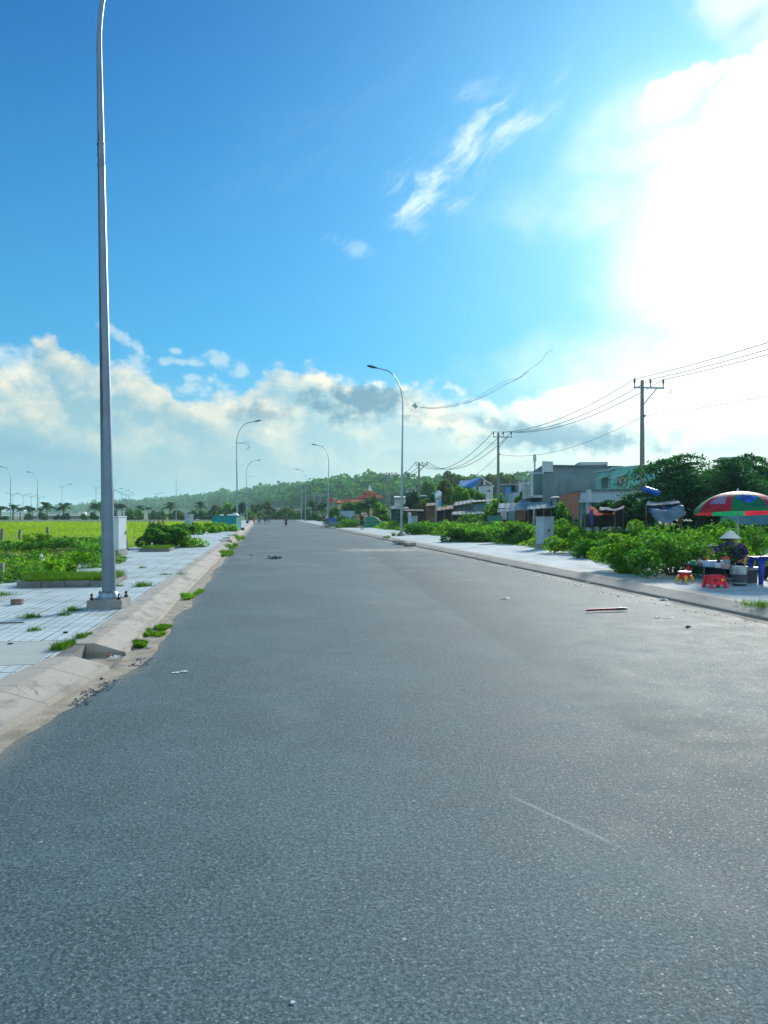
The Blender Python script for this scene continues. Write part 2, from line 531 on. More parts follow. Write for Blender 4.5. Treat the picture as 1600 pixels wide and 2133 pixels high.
def leaf_mat(name, cols, trans=0.4, rough=0.65, nscale=0.7, tcol=None, spec=0.15):
    """foliage: per-leaf variation and drifting patches of another green"""
    m = bpy.data.materials.new(name); m.use_nodes = True
    g = NG(m.node_tree); g.n.clear()
    out = g.node('ShaderNodeOutputMaterial'); p = g.node('ShaderNodeBsdfPrincipled')
    geo = g.node('ShaderNodeNewGeometry')
    tc = g.node('ShaderNodeTexCoord').outputs['Object']
    n = g.noise(tc, nscale, 3, 0.5)
    f = (S(g, geo.outputs['Random Per Island']) * 0.55 + g.sm(n, 0.3, 0.7) * 0.45).clamp()
    k = len(cols)
    cc = g.ramp(f, [(i / (k - 1), c) for i, c in enumerate(cols)])
    g.put(p.inputs['Base Color'], cc); p.inputs['Roughness'].default_value = rough
    p.inputs['Specular IOR Level'].default_value = spec
    t = g.node('ShaderNodeBsdfTranslucent')
    g.put(t.inputs[0], g.mix(1.0, cc, tcol or (1.5, 1.9, .55), 'MULTIPLY'))
    mx = g.node('ShaderNodeMixShader'); mx.inputs[0].default_value = trans
    g.l.new(p.outputs[0], mx.inputs[1]); g.l.new(t.outputs[0], mx.inputs[2]); g.l.new(mx.outputs[0], out.inputs[0])
    return m

M = {}
M['leaf_weed'] = leaf_mat('leaf_weed', [(.04, .11, .012), (.085, .20, .016), (.15, .29, .018), (.25, .39, .022)], .5)
M['leaf_shrub'] = leaf_mat('leaf_shrub', [(.022, .085, .026), (.045, .14, .030), (.085, .21, .032), (.15, .29, .040)], .5)
M['leaf_dark'] = leaf_mat('leaf_dark', [(.012, .055, .038), (.022, .090, .048), (.042, .13, .050)], .4)
M['leaf_bright'] = leaf_mat('leaf_bright', [(.05, .14, .012), (.10, .24, .018), (.18, .34, .024)], .5)
M['leaf_olive'] = leaf_mat('leaf_olive', [(.040, .065, .018), (.075, .11, .025), (.12, .15, .035)], .45)
M['leaf_palm'] = leaf_mat('leaf_palm', [(.014, .055, .020), (.028, .085, .026), (.06, .12, .03)], .35)
M['leaf_brown'] = leaf_mat('leaf_brown', [(.10, .06, .025), (.16, .10, .04), (.20, .14, .06)], .35, tcol=(1.2, 1, .7))
M['leaf_far'] = leaf_mat('leaf_far', [(.022, .085, .032), (.045, .14, .042), (.09, .20, .050)], .4, nscale=0.02, spec=0.0)
M['grass_field'] = leaf_mat('grass_field', [(.11, .21, .005), (.18, .30, .006), (.28, .39, .008)], .5, nscale=0.08, tcol=(1.6, 1.7, .4))
M['grass'] = leaf_mat('grass', [(.030, .085, .012), (.060, .14, .015), (.12, .19, .025)], .45, nscale=1.2)
M['bark'] = mat('bark', (.12, .09, .065), .9, .35, 6, .5, 20)
M['steel_lamp'] = mat('steel_lamp', (.26, .33, .38), .38, .12, 2.0, .05, 60, metal=.75, dirt=.35, dirtcol=(.16, .15, .13), streak=True)
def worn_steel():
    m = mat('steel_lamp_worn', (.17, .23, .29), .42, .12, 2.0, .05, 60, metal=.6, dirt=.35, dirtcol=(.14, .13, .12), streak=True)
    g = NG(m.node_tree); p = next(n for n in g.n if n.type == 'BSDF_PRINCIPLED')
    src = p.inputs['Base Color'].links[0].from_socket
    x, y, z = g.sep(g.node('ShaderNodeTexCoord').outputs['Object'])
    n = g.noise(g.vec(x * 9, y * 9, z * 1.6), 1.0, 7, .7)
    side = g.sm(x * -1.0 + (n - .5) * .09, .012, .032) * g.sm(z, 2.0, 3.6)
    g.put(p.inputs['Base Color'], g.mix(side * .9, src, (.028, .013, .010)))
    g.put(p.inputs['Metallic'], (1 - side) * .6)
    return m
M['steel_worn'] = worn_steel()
M['lamp_head'] = mat('lamp_head', (.035, .045, .055), .45, .1, 5)
M['concrete'] = mat('concrete', (.24, .24, .22), .9, .22, 3, .5, 45, dirt=.45, dirtcol=(.10, .10, .09))
M['concrete_dark'] = mat('concrete_dark', (.15, .155, .15), .9, .25, 3, .5, 45, dirt=.4, dirtcol=(.07, .07, .065))
M['pole_concrete'] = mat('pole_concrete', (.22, .23, .22), .9, .15, 2, .2, 45, dirt=.3)
M['wire'] = mat('wire', (.03, .03, .032), .6, .1)
M['insulator'] = mat('insulator', (.10, .12, .13), .3, .1)
M['iron'] = mat('iron', (.07, .055, .045), .7, .3, 30, metal=.5)

# ================================================================== the setting
XL, XR = -1.60, 7.82          # gutter lines left and right
SWL, SWR = -5.75, 12.6        # outer edges of the pavements
INL_Y = (8.4, 9.6)
KT = 0.15                     # pavement level
END = 205.0                   # where the road meets the cross street

def world_xy(g):
    geo = g.node('ShaderNodeNewGeometry'); return geo.outputs['Position']

def asphalt_mat():
    m = bpy.data.materials.new('asphalt'); m.use_nodes = True
    g = NG(m.node_tree); g.n.clear()
    out = g.node('ShaderNodeOutputMaterial'); p = g.node('ShaderNodeBsdfPrincipled'); g.l.new(p.outputs[0], out.inputs[0])
    P = world_xy(g); x, y, z = g.sep(P)
    big = g.noise(P, 0.35, 4, 0.5); mid = g.noise(P, 2.2, 5, 0.6)
    col = g.mix(g.sm(big * 0.6 + mid * 0.4, 0.40, 0.60), (.032, .078, .092), (.058, .124, .140))
    # stones: three sizes of chippings
    v1 = g.vor(P, 62.0, out='Color'); d1 = S(g, g.vor(P, 62.0)); r1, q1, s1 = g.sep(v1)
    v2 = g.vor(P, 135.0, out='Color'); r2, q2, s2 = g.sep(v2)
    col = g.mix(g.sm(r2, 0.0, 1.0, kind='LINEAR') * 0.5, col, g.mix(r2, (.030, .045, .052), (.27, .33, .34)), 'MIX')
    stone = g.sm(r1, 0.80, 0.97) * g.sm(d1, 0.42, 0.25)
    col = g.mix(stone * 0.5, col, g.mix(q1, (.26, .32, .33), (.60, .62, .58)))
    pit = g.sm(q1, 0.80, 0.97) * g.sm(d1, 0.40, 0.15)
    col = g.mix(pit * 0.75, col, (.016, .020, .023))
    v3 = g.vor(P, 9.0, out='Color'); d3 = S(g, g.vor(P, 9.0)); r3, q3, s3 = g.sep(v3)
    fleck = g.sm(r3, 0.93, 0.97) * g.sm(d3, 0.11, 0.05)
    col = g.mix(fleck * 0.9, col, g.mix(q3, (.30, .30, .24), (.62, .66, .62)))
    v4 = g.vor(P, 24.0, out='Color'); r4, q4, s4 = g.sep(v4); sp4 = g.noise(P, 48.0, 4, 0.75)
    col = g.mix(g.sm(sp4, 0.50, 0.62) * 0.72, col, (.022, .046, .056))
    col = g.mix(g.sm(sp4, 0.47, 0.34) * 0.42, col, (.20, .30, .31))
    # worn darker wheel track curving to the right, dusty pale patches
    xr = x - 2.5 - g.m('MULTIPLY', y, 0.06) + (big - 0.5) * 0.5
    tr = (g.sm(xr, -.12, .06) * g.sm(xr, .1, 1.7, 1, 0)) * g.sm(y, 3, 6) * g.sm(y, 30, 60, 1, 0)
    col = g.mix(tr * 0.5, col, (.034, .072, .084))
    dust = g.sm(g.noise(g.vec(x * 0.6, y * 0.22), 1.0, 5, 0.6), 0.52, 0.72)
    col = g.mix(dust * 0.30, col, (.20, .25, .25))
    # sand blown along the gutters
    gl = g.sm(x + (g.m('MAXIMUM', 8.75 - y, 0.0)) * .135 + (mid - 0.5) * 0.5, XL + 0.15, XL + 0.5, 1, 0)
    gr = g.sm(x - (mid - 0.5) * 0.9, XR - 0.9, XR - 0.1)
    side = g.noise(g.vec(x * 0.8, y * 0.30, 4.0), 1.0, 4, 0.55)
    col = g.mix((gl * 0.6 + gr * 0.5) * g.sm(side, 0.38, 0.58), col, (.30, .27, .22))
    # a pale dried cement spill across the road by the right lamp, and a scrape nearby
    sp = g.sm(g.m('ABSOLUTE', x - 5.6), 0.8, 2.6, 1, 0) * g.sm(g.m('ABSOLUTE', y - 35.5 + (mid - .5) * 3), 0.5, 1.9, 1, 0)
    col = g.mix(sp * 0.75 * g.sm(mid, .3, .6), col, (.42, .42, .36))
    lx = x - (1.62 + (y - 4.0) * -0.42)
    sc1 = g.sm(g.m('ABSOLUTE', lx + (mid - .5) * .04), 0.004, 0.022, 1, 0) * g.sm(y, 3.55, 3.8) * g.sm(y, 4.25, 4.5, 1, 0)
    col = g.mix(sc1 * 0.45, col, (.36, .38, .38))
    # pale straight scrapes far down the road
    sc2 = g.sm(g.m('ABSOLUTE', y - 108.0), 1.2, 1.8, 1, 0) * g.sm(g.m('ABSOLUTE', x - 0.6), 1.6, 2.0, 1, 0)
    col = g.mix(sc2 * 0.6, col, (.42, .44, .42))
    g.put(p.inputs['Base Color'], col)
    g.put(p.inputs['Roughness'], 0.80 + (mid - 0.5) * 0.2 - stone * 0.2)
    p.inputs['Specular IOR Level'].default_value = 0.2
    b = g.node('ShaderNodeBump'); b.inputs['Strength'].default_value = 0.5; b.inputs['Distance'].default_value = 0.004
    h = g.noise(P, 130.0, 4, 0.7) * 0.8 - d1 * 0.7
    g.put(b.inputs['Height'], h); g.l.new(b.outputs[0], p.inputs['Normal'])
    return m

def tile_mat(seed=0.0, yellow=0.0):
    m = bpy.data.materials.new('pavement_tiles'); m.use_nodes = True
    g = NG(m.node_tree); g.n.clear()
    out = g.node('ShaderNodeOutputMaterial'); p = g.node('ShaderNodeBsdfPrincipled'); g.l.new(p.outputs[0], out.inputs[0])
    P = world_xy(g); x, y, z = g.sep(P)
    def lines(v, step, w, off=0.0):
        fr = g.m('FRACT', (v + off) * (1.0 / step)); e = (g.m('ABSOLUTE', fr - 0.5) * -1.0 + 0.5) * step
        return g.sm(e, w * 0.5, w * 1.1, 1, 0)
    wob = (g.noise(P, 1.3, 3) - 0.5) * 0.012
    small = lines(x + wob, .125, .010).max(lines(y - wob, .125, .012))
    bigl = lines(x + wob, .375, .014).max(lines(y - wob, .375, .018))
    ix = g.m('FLOOR', x / .375); iy = g.m('FLOOR', y / .375)
    wn = g.node('ShaderNodeTexWhiteNoise', noise_dimensions='3D'); g.l.new(g.vec(ix, iy, seed), wn.inputs['Vector'])
    rnd = S(g, wn.outputs['Value'])
    n = g.noise(P, 0.8, 6, 0.6); nf = g.noise(P, 28.0, 4, 0.7)
    col = g.mix(rnd * 0.55 + nf * 0.45, (.38, .50, .54), (.56, .66, .68))
    col = g.mix(g.sm(n, 0.45, 0.72) * 0.45, col, (.23, .25, .22))
    specks = g.sm(S(g, g.vor(P, 55.0)), 0.12, 0.28, 1, 0)
    col = g.mix(specks * 0.3, col, (.16, .20, .21))
    stain = g.sm(g.noise(g.vec(x * 0.9, y * 0.5, seed + 9), 1.0, 5, .65), 0.55, 0.72)
    col = g.mix(stain * 0.4, col, (.16, .17, .15))
    ln = (small * 0.48).max(bigl * (0.45 + 0.45 * g.sm(n, .35, .6)))
    col = g.mix(ln, col, (.055, .065, .058))
    moss = g.sm(g.noise(P, 2.0, 5, .6), 0.60, 0.72) * bigl
    col = g.mix(moss, col, (.05, .09, .02))
    # concrete band of a service trench on the left pavement
    b1 = g.sm(y, 8.22, 8.235) * g.sm(y, 9.76, 9.775, 1, 0) * g.sm(x, -2.30, -2.29, 1, 0)
    conc = g.mix(g.noise(P, 5.0, 6, 0.65), (.30, .35, .33), (.46, .50, .47))
    col = g.mix(b1, col, conc)
    seam = (g.sm(g.m('ABSOLUTE', y - 8.24), .008, .022, 1, 0)).max(g.sm(g.m('ABSOLUTE', y - 9.76), .008, .02, 1, 0)) * g.sm(x, -2.2, -2.1, 1, 0)
    col = g.mix(seam * 0.8, col, (.05, .055, .045))
    g.put(p.inputs['Base Color'], col); g.put(p.inputs['Roughness'], 0.75 + n * 0.2)
    p.inputs['Specular IOR Level'].default_value = 0.25
    b = g.node('ShaderNodeBump'); b.inputs['Strength'].default_value = 0.6; b.inputs['Distance'].default_value = 0.006
    g.put(b.inputs['Height'], (1 - ln) * (1 - b1) + nf * 0.3 + rnd * .25); g.l.new(b.outputs[0], p.inputs['Normal'])
    return m

def kerb_mat():
    m = bpy.data.materials.new('kerb_concrete'); m.use_nodes = True
    g = NG(m.node_tree); g.n.clear()
    out = g.node('ShaderNodeOutputMaterial'); p = g.node('ShaderNodeBsdfPrincipled'); g.l.new(p.outputs[0], out.inputs[0])
    P = world_xy(g); x, y, z = g.sep(P)
    n = g.noise(P, 2.2, 6, 0.6); f = g.noise(P, 60.0, 4, 0.7)
    vorc = g.vor(P, 1.6, feature='DISTANCE_TO_EDGE'); brush = g.noise(g.vec(x * 1.5, y * 45.0, z * 2), 1.0, 4, 0.6)
    col = g.mix(n * 0.6 + f * 0.2 + brush * 0.2, (.26, .245, .21), (.45, .425, .37))
    st = g.sm(g.noise(g.vec(x * 2, y * 0.9, 3.0), 1.0, 6, 0.7), 0.50, 0.66)
    col = g.mix(st * 0.8, col, (.12, .125, .115))
    fr = g.m('FRACT', y * (1 / 1.0)); e = g.m('ABSOLUTE', fr - 0.5)
    jt = g.sm(e, 0.492, 0.497)
    col = g.mix(jt * 0.75, col, (.07, .06, .05))
    dots = g.sm(S(g, g.vor(P, 38.0)), 0.08, 0.18, 1, 0)
    col = g.mix(dots * 0.4, col, (.08, .075, .07))
    crack = g.sm(S(g, vorc) + (f - .5) * .03, .002, .012, 1, 0) * g.sm(n, .5, .62)
    col = g.mix(crack * .7, col, (.07, .065, .055))
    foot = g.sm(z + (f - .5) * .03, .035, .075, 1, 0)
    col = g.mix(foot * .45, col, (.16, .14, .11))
    g.put(p.inputs['Base Color'], col); p.inputs['Roughness'].default_value = 0.85
    b = g.node('ShaderNodeBump'); b.inputs['Strength'].default_value = 0.5; b.inputs['Distance'].default_value = 0.01
    g.put(b.inputs['Height'], brush * 0.5 + f * 0.4 - jt * 1.0); g.l.new(b.outputs[0], p.inputs['Normal'])
    return m

def ground_mat():
    m = bpy.data.materials.new('ground_soil'); m.use_nodes = True
    g = NG(m.node_tree); g.n.clear()
    out = g.node('ShaderNodeOutputMaterial'); p = g.node('ShaderNodeBsdfPrincipled'); g.l.new(p.outputs[0], out.inputs[0])
    P = world_xy(g); x, y, z = g.sep(P)
    n = g.noise(P, 0.05, 5, 0.6); f = g.noise(P, 3.0, 6, 0.65)
    left = g.sm(x, -6, -5, 1, 0)
    field = g.mix(n * 0.6 + f * 0.4, (.09, .17, .006), (.21, .31, .008))
    soil = g.mix(f, (.045, .055, .025), (.12, .11, .07))
    near = g.sm(y + f * 6, 38, 58)
    col = g.mix(left * near, soil, field)
    far = g.sm(y, 175, 185)
    col = g.mix(far, col, g.mix(f, (.05, .10, .02), (.11, .15, .04)))
    g.put(p.inputs['Base Color'], col); p.inputs['Roughness'].default_value = 0.95
    return m

def sheet(name, x0, x1, y0, y1, z, m, kind='structure'):
    o = MB().add([(x0, y0, z), (x1, y0, z), (x1, y1, z), (x0, y1, z)], [(0, 1, 2, 3)]).build(name, m)
    tag(o, kind=kind); return o

M['asphalt'] = asphalt_mat(); M['tiles'] = tile_mat(1.0); M['kerb'] = kerb_mat(); M['ground'] = ground_mat()
M['sand'] = mat('sand', (.33, .29, .225), .95, .25, 4, .6, 60, dirt=.5, dirtcol=(.14, .12, .10))
sheet('ground', -3600, 3600, -300, 3600, -0.06, M['ground'])
tag(MB().add([(XL - .46, INL_Y[0], .002), (XL - .04, INL_Y[0], .002), (XL - .04, INL_Y[1], .002), (XL - .46, INL_Y[1], .002)], [(0, 1, 2, 3)]).build('gutter_sand', M['sand']), kind='structure')
tag(MB().add([(XL - .15 - 5.2, -30, 0), (XR + .05, -30, 0), (XR + .05, END, 0), (XL - .05, END, 0), (XL - .05, 8.6, 0)], [(0, 1, 2, 3, 4)]).build('road', M['asphalt']), kind='structure')
M['asphalt_old'] = mat('asphalt_old', (.13, .135, .13), .85, .2, .3, .2, 20)
sheet('cross_road', -260, 160, END - 0.02, END + 9, 0.004, M['asphalt_old'])

# sloped kerbs: foot, lip, flat top, inner edge; the left one has an open storm inlet
def BEND(y): return -0.135 * max(0.0, 8.75 - y)      # the kerb line swings left towards the camera
def kerb(name, xf, sgn, y0, y1, n=None, wob=0.0):
    prof = [(-0.03, -0.05), (0.0, 0.035), (0.015, 0.045), (0.33, 0.150), (0.36, 0.156), (0.60, 0.156), (0.60, -0.05)]
    ys = list(np.linspace(y0, y1, n or max(2, int((y1 - y0) / 2))))
    vs = []; fs = []
    k = len(prof)
    for i, yy in enumerate(ys):
        w = wob * math.sin(yy * 0.7) + wob * 0.6 * math.sin(yy * 1.9 + 1)
        if sgn > 0: w += BEND(yy)
        for (dx, zz) in prof: vs.append((xf - sgn * dx * 1.0 + w, yy, zz))
    for i in range(len(ys) - 1):
        for j in range(k):
            j2 = (j + 1) % k
            a, b, c, d = i * k + j, i * k + j2, (i + 1) * k + j2, (i + 1) * k + j
            fs.append((a, b, c, d) if sgn > 0 else (d, c, b, a))
    e0 = tuple(range(k)); e1 = tuple((len(ys) - 1) * k + j for j in range(k))
    fs.append(e0[::-1] if sgn > 0 else e0); fs.append(e1 if sgn > 0 else e1[::-1])
    o = MB().add(vs, fs).build(name, M['kerb'])
    return o
INL = (8.62, 9.45)
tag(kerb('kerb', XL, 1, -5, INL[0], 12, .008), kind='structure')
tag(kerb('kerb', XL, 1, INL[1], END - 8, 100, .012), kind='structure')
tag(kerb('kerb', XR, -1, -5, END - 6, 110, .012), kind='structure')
# back and lid of the storm inlet
bk = MB().box((XL - 0.52, sum(INL) / 2, 0.045), (0.16, INL[1] - INL[0], 0.20))
tag(bk.build('kerb', M['concrete_dark']), kind='structure')
# cross street kerb, seen as a pale line
k2 = MB().box((-120, END + 9.2, .06), (280, .35, .2)).box((90, END + 9.2, .06), (130, .35, .2)).box((-135, END - .3, .05), (262, .35, .16))
tag(k2.build('kerb', mat('kerb_pale', (.50, .48, .44), .8, .1)), kind='structure')
# pavements
def pavement(name, x0, x1, y0, y1, m, edge_side, amp=0.5):
    """tiled sheet whose outer edge is ragged where soil and weeds have crept over it"""
    ys = np.linspace(y0, y1, 160)
    vs = []; fs = []
    for i, yy in enumerate(ys):
        j = float(vnoise(np.array([yy * 0.35 + 11 * edge_side]), np.array([3.3]))[0] - 0.5) * amp
        xo = (x0 + j if edge_side < 0 else x0); xi = (x1 + j if edge_side > 0 else x1 + BEND(yy))
        vs += [(xo, yy, KT), (xi, yy, KT), (xo, yy, -0.05), (xi, yy, -0.05)]
    for i in range(len(ys) - 1):
        a = i * 4
        fs += [(a, a + 1, a + 5, a + 4), (a + 1, a + 3, a + 7, a + 5), (a + 2, a, a + 4, a + 6)]
    o = MB().add(vs, fs).build(name, m); tag(o, kind='structure'); return o
pavement('pavement', SWL, XL - 0.60, -5, END - 8, M['tiles'], -1)
pavement('pavement', XR + 0.60, SWR, -5, END - 6, M['tiles'], 1)

# strips of sand and crumbled asphalt along the left gutter
def sand_strip(name, side, y0, y1, w0, w1, m, z=0.004, seed=0.0, cut=0.35):
    ys = np.arange(y0, y1, 0.06 if y1 < 40 else 0.25)
    vs = []; fs = []; prev = None
    xf = XL + 0.02 if side < 0 else XR - 0.02
    for i, yy in enumerate(ys):
        a = float(fnoise(np.array([yy * 0.55 + seed]), np.array([seed * 3.1]), 5)[0]); b = float(fnoise(np.array([yy * 3.1 + seed]), np.array([7.7]), 3)[0])
        w = w0 + (w1 - w0) * max(0, (a - cut) * 2.2) + (b - 0.5) * 0.10
        w = max(0.02, w)
        bd = BEND(yy) if side < 0 else 0.0
        vs += [(xf - 0.03 * -side * -1 + bd * 1.0 - (.04 if side < 0 else 0), yy, z), (xf - side * w + bd, yy, z)]
        if i: fs.append((i * 2 - 2, i * 2 - 1, i * 2 + 1, i * 2) if side < 0 else (i * 2, i * 2 + 1, i * 2 - 1, i * 2 - 2))
    o = MB().add(vs, fs).build(name, m); tag(o, kind='structure'); return o
sand_strip('sand_strip', -1, -2, 40, 0.17, 0.34, M['sand'], seed=2.0)
sand_strip('sand_strip', -1, 40, 150, 0.2, 0.45, M['sand'], seed=5.0)
sand_strip('sand_strip', 1, -2, 40, 0.0, 0.55, M['sand'], seed=9.0, cut=0.42)

# gravel of crumbled asphalt beside the inlet
def scatter_stones(name, n, xr, yr, s, m, label, cat, z=0.006):
    b = MB()
    for i in range(n):
        x = random.uniform(*xr); y = random.uniform(*yr); r = random.uniform(.5, 1.2) * s
        b.ell((x, y, z + r * .3), (r, r * random.uniform(.6, 1), r * random.uniform(.4, .7)), 5, 3, jit=.25)
    o = b.build(name, m); tag(o, label, cat, kind='stuff'); return o
M['gravel'] = mat('gravel', (.20, .20, .21), .9, .5, 40)
M['gravel_pale'] = mat('gravel_pale', (.34, .32, .28), .9, .3, 40)
for (y0, y1, xa, xb, n) in ((7.0, 7.7, XL - .06, XL + .10, 90), (7.5, 8.1, XL + .04, XL + .18, 60), (8.7, 9.2, XL + .16, XL + .36, 70)):
    scatter_stones('gravel', n, (xa, xb), (y0, y1), .011, M['gravel'], 'dark crumbled asphalt gravel lying in the left gutter near the storm inlet', 'gravel')
scatter_stones('gravel', 260, (XL - .05, XL + .6), (8, 26), .008, M['gravel_pale'], 'small pale pebbles scattered along the left gutter', 'gravel')
scatter_stones('gravel', 160, (XR - .8, XR - .02), (9, 30), .014, M['gravel_pale'], 'small pale pebbles scattered along the right gutter', 'gravel')

# ------------------------------------------------------------------ sea and hills
sea = sheet('sea', -3590, -240, 420, 3590, 0.02, mat('sea_water', (.10, .18, .22), .12, .1, .01, .3, .4))

RIDGE = [(-900, 1066, 2400), (60, 1064, 2350), (150, 1062, 2300), (240, 1056, 2100), (300, 1051, 1950), (400, 1043, 1700), (480, 1035, 1400), (560, 1026, 1150), (610, 1019, 950), (680, 1012, 800), (750, 1012, 740), (850, 1014, 700),
         (950, 1011, 680), (1040, 1008, 660), (1100, 1010, 640), (1300, 1012, 600), (1700, 1006, 560), (2500, 1000, 520)]
rpx = np.array([r[0] for r in RIDGE], float); rpy = np.array([r[1] for r in RIDGE], float); rd = np.array([r[2] for r in RIDGE], float)
def hill_h(px, t):
    D = np.interp(px, rpx, rd); top = (HOR - np.interp(px, rpx, rpy)) / F * D * 0.93
    s = np.clip(t, 0, 1); prof = s ** 1.25 * (3 - 2 * s ** 1.0) / 1.0
    prof = np.where(t > 1, 1 - (t - 1) * 0.6, prof)
    n = fnoise(px * 0.018 + 3, t * 6.0, 4)
    top = top * .86
    return top * prof * (0.80 + 0.40 * n) * np.clip(t * 6, 0, 1)
def pxd(px, d):
    r = (px - 800) / F * d
    return r * math.cos(YAW) + d * math.sin(YAW), d * math.cos(YAW) - r * math.sin(YAW)
gx = np.linspace(-900, 2500, 260); gt = np.linspace(0, 1.5, 40)
PX, T = np.meshgrid(gx, gt, indexing='ij')
Dd = np.interp(PX, rpx, rd) * (0.45 + 0.55 * T)
X, Y = pxd(PX, Dd); Z = hill_h(PX, T) - 0.5
nv = np.stack([X, Y, Z], -1).reshape(-1, 3)
i, j = np.meshgrid(np.arange(259), np.arange(39), indexing='ij')
q = np.stack([i * 40 + j, (i + 1) * 40 + j, (i + 1) * 40 + j + 1, i * 40 + j + 1], -1).reshape(-1, 4)
hm = mat('hill_ground', (.04, .09, .03), .95, .4, .03)
ho = fast_mesh('hills', nv, q, hm, smooth=True); tag(ho, kind='structure')

def crown_pts(n, flat=0.75):
    v = rng.normal(size=(n, 3)); v /= np.linalg.norm(v, axis=1)[:, None]
    r = rng.uniform(0.5, 1.0, n) ** 0.5
    p = v * r[:, None]; p[:, 2] *= flat; return p
# forest on the hills: one mass
fv = []; ff = []; base = 0
NT = 8500
tpx = rng.uniform(100, 1750, NT); tt = rng.uniform(0.12, 1.12, NT) ** 0.8
for a, t in zip(tpx, tt):
    D = np.interp(a, rpx, rd)
    if D > 1500 and rng.uniform() < .2: continue
    d = D * (0.45 + 0.55 * t); x, y = pxd(a, d)
    h = float(hill_h(np.array([a]), np.array([t]))[0]) - 0.5
    r = rng.uniform(1.5, 3.4) * (1.0 + D / 1500.0)
    r *= rng.choice([.7, 1, 1, 1.15, 1.5])
    k = 40
    P = crown_pts(k, rng.uniform(.6, 1.0)) * r + np.array([x, y, h + r * 0.75])
    v, f = leaf_quads(P, r * 0.42, 1.3)
    fv.append(v); ff.append(f + base); base += len(v)
fo = fast_mesh('forest', np.concatenate(fv), np.concatenate(ff), M['leaf_far'])
tag(fo, 'dense green forest of many crowns covering the long hill behind the road', 'forest', kind='stuff')

# ================================================================== street lamps
def arc_pts(H, reach, top_r, n=14):
    """pole centre line that bends over to +X; H = height of the lamp head"""
    hs = H * 0.755
    pts = [Vector((0, 0, 0.02)), Vector((0, 0, H * .3)), Vector((0, 0, H * .64)), Vector((0, 0, hs))]
    # quarter ellipse then straight rise
    for i in range(1, n + 1):
        a = (math.pi / 2) * i / n * 0.86
        pts.append(Vector((reach * .62 * (1 - math.cos(a)), 0, hs + (H - hs) * 0.86 * math.sin(a))))
    e = pts[-1]
    pts.append(Vector((reach * .80, 0, e.z + (reach * .80 - e.x) * .20)))
    return pts
def make_lamp(loc, rz, label, H=12.0, group=None, detail=False, thick=1.0, lean=(0, 0), reach=2.3, pole_r=.105):
    t = empty('street_lamp', loc, rz, label, 'street lamp', group, lean)
    n = 20 if detail else 10
    pts = arc_pts(H, reach, 1)
    rr = []
    for p in pts:
        z = p.z
        r = pole_r + (pole_r * .33 - pole_r) * min(1, z / (H * .80))
        if p.x > 0: r = pole_r * .33
        rr.append(r * thick)
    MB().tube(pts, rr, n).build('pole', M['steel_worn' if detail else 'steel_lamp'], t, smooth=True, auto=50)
    e = pts[-1]; dirn = Vector((1, 0, .20)).normalized()
    s = 1.0 * max(1, thick * .8)
    b = MB()
    # flattened cobra head
    prof = [(-.02, .035, .035), (.10, .06, .05), (.2, .12, .075), (.40, .155, .085), (.60, .15, .07), (.72, .10, .04), (.76, .03, .015)]
    vs = []; fs = []
    for (u, w, h) in prof:
        c = e + dirn * u * s
        for k in range(10):
            a = 2 * math.pi * k / 10
            vs.append(c + Vector((0, 1, 0)) * w * s * math.cos(a) + Vector((-dirn.z, 0, dirn.x)) * h * s * math.sin(a))
    for i in range(len(prof) - 1):
        for k in range(10):
            k2 = (k + 1) % 10; fs.append((i * 10 + k, i * 10 + k2, (i + 1) * 10 + k2, (i + 1) * 10 + k))
    fs += [tuple(range(10)), tuple(60 + k for k in reversed(range(10)))]
    b.add(vs, fs); b.build('lamp_head', M['lamp_head'], t, smooth=True)
    if detail:
        MB().bbox((0, 0, .07), (.56, .50, .15), b=.012).build('concrete_base', M['concrete'], t)
        MB().lathe([(.205, .148), (.205, .170), (.17, .176), (.155, .20), (.145, .235), (.120, .262), (.106, .27)], 24).build('flange', M['steel_lamp'], t, smooth=True, auto=40)
        for sx in (-1, 1):
            for sy in (-1, 1):
                x, y = sx * .215, sy * .19
                MB().lathe([(.014, .145), (.014, .25)], 8, (x, y, 0)).lathe([(.032, .147), (.032, .182)], 6, (x, y, 0)).lathe([(.024, .205), (.024, .228)], 6, (x, y, 0)).build('bolt', M['iron'], t)
        # splice sleeve where the upper tube slides over the lower
        z = H * .595
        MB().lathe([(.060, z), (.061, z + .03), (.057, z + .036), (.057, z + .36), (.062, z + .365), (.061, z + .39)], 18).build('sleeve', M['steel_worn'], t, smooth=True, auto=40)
        for k in range(3):
            MB().tube([(-.05, 0, z + .04 + k * .16), (-.075, 0, z + .04 + k * .16)], .007, 6).build('set_screw', M['iron'], t)
    else:
        MB().lathe([(.24, 0), (.24, .12), (.20, .14), (.16, .2), (.11, .30)], 12).build('base', M['concrete'], t, smooth=True, auto=40)
    return t

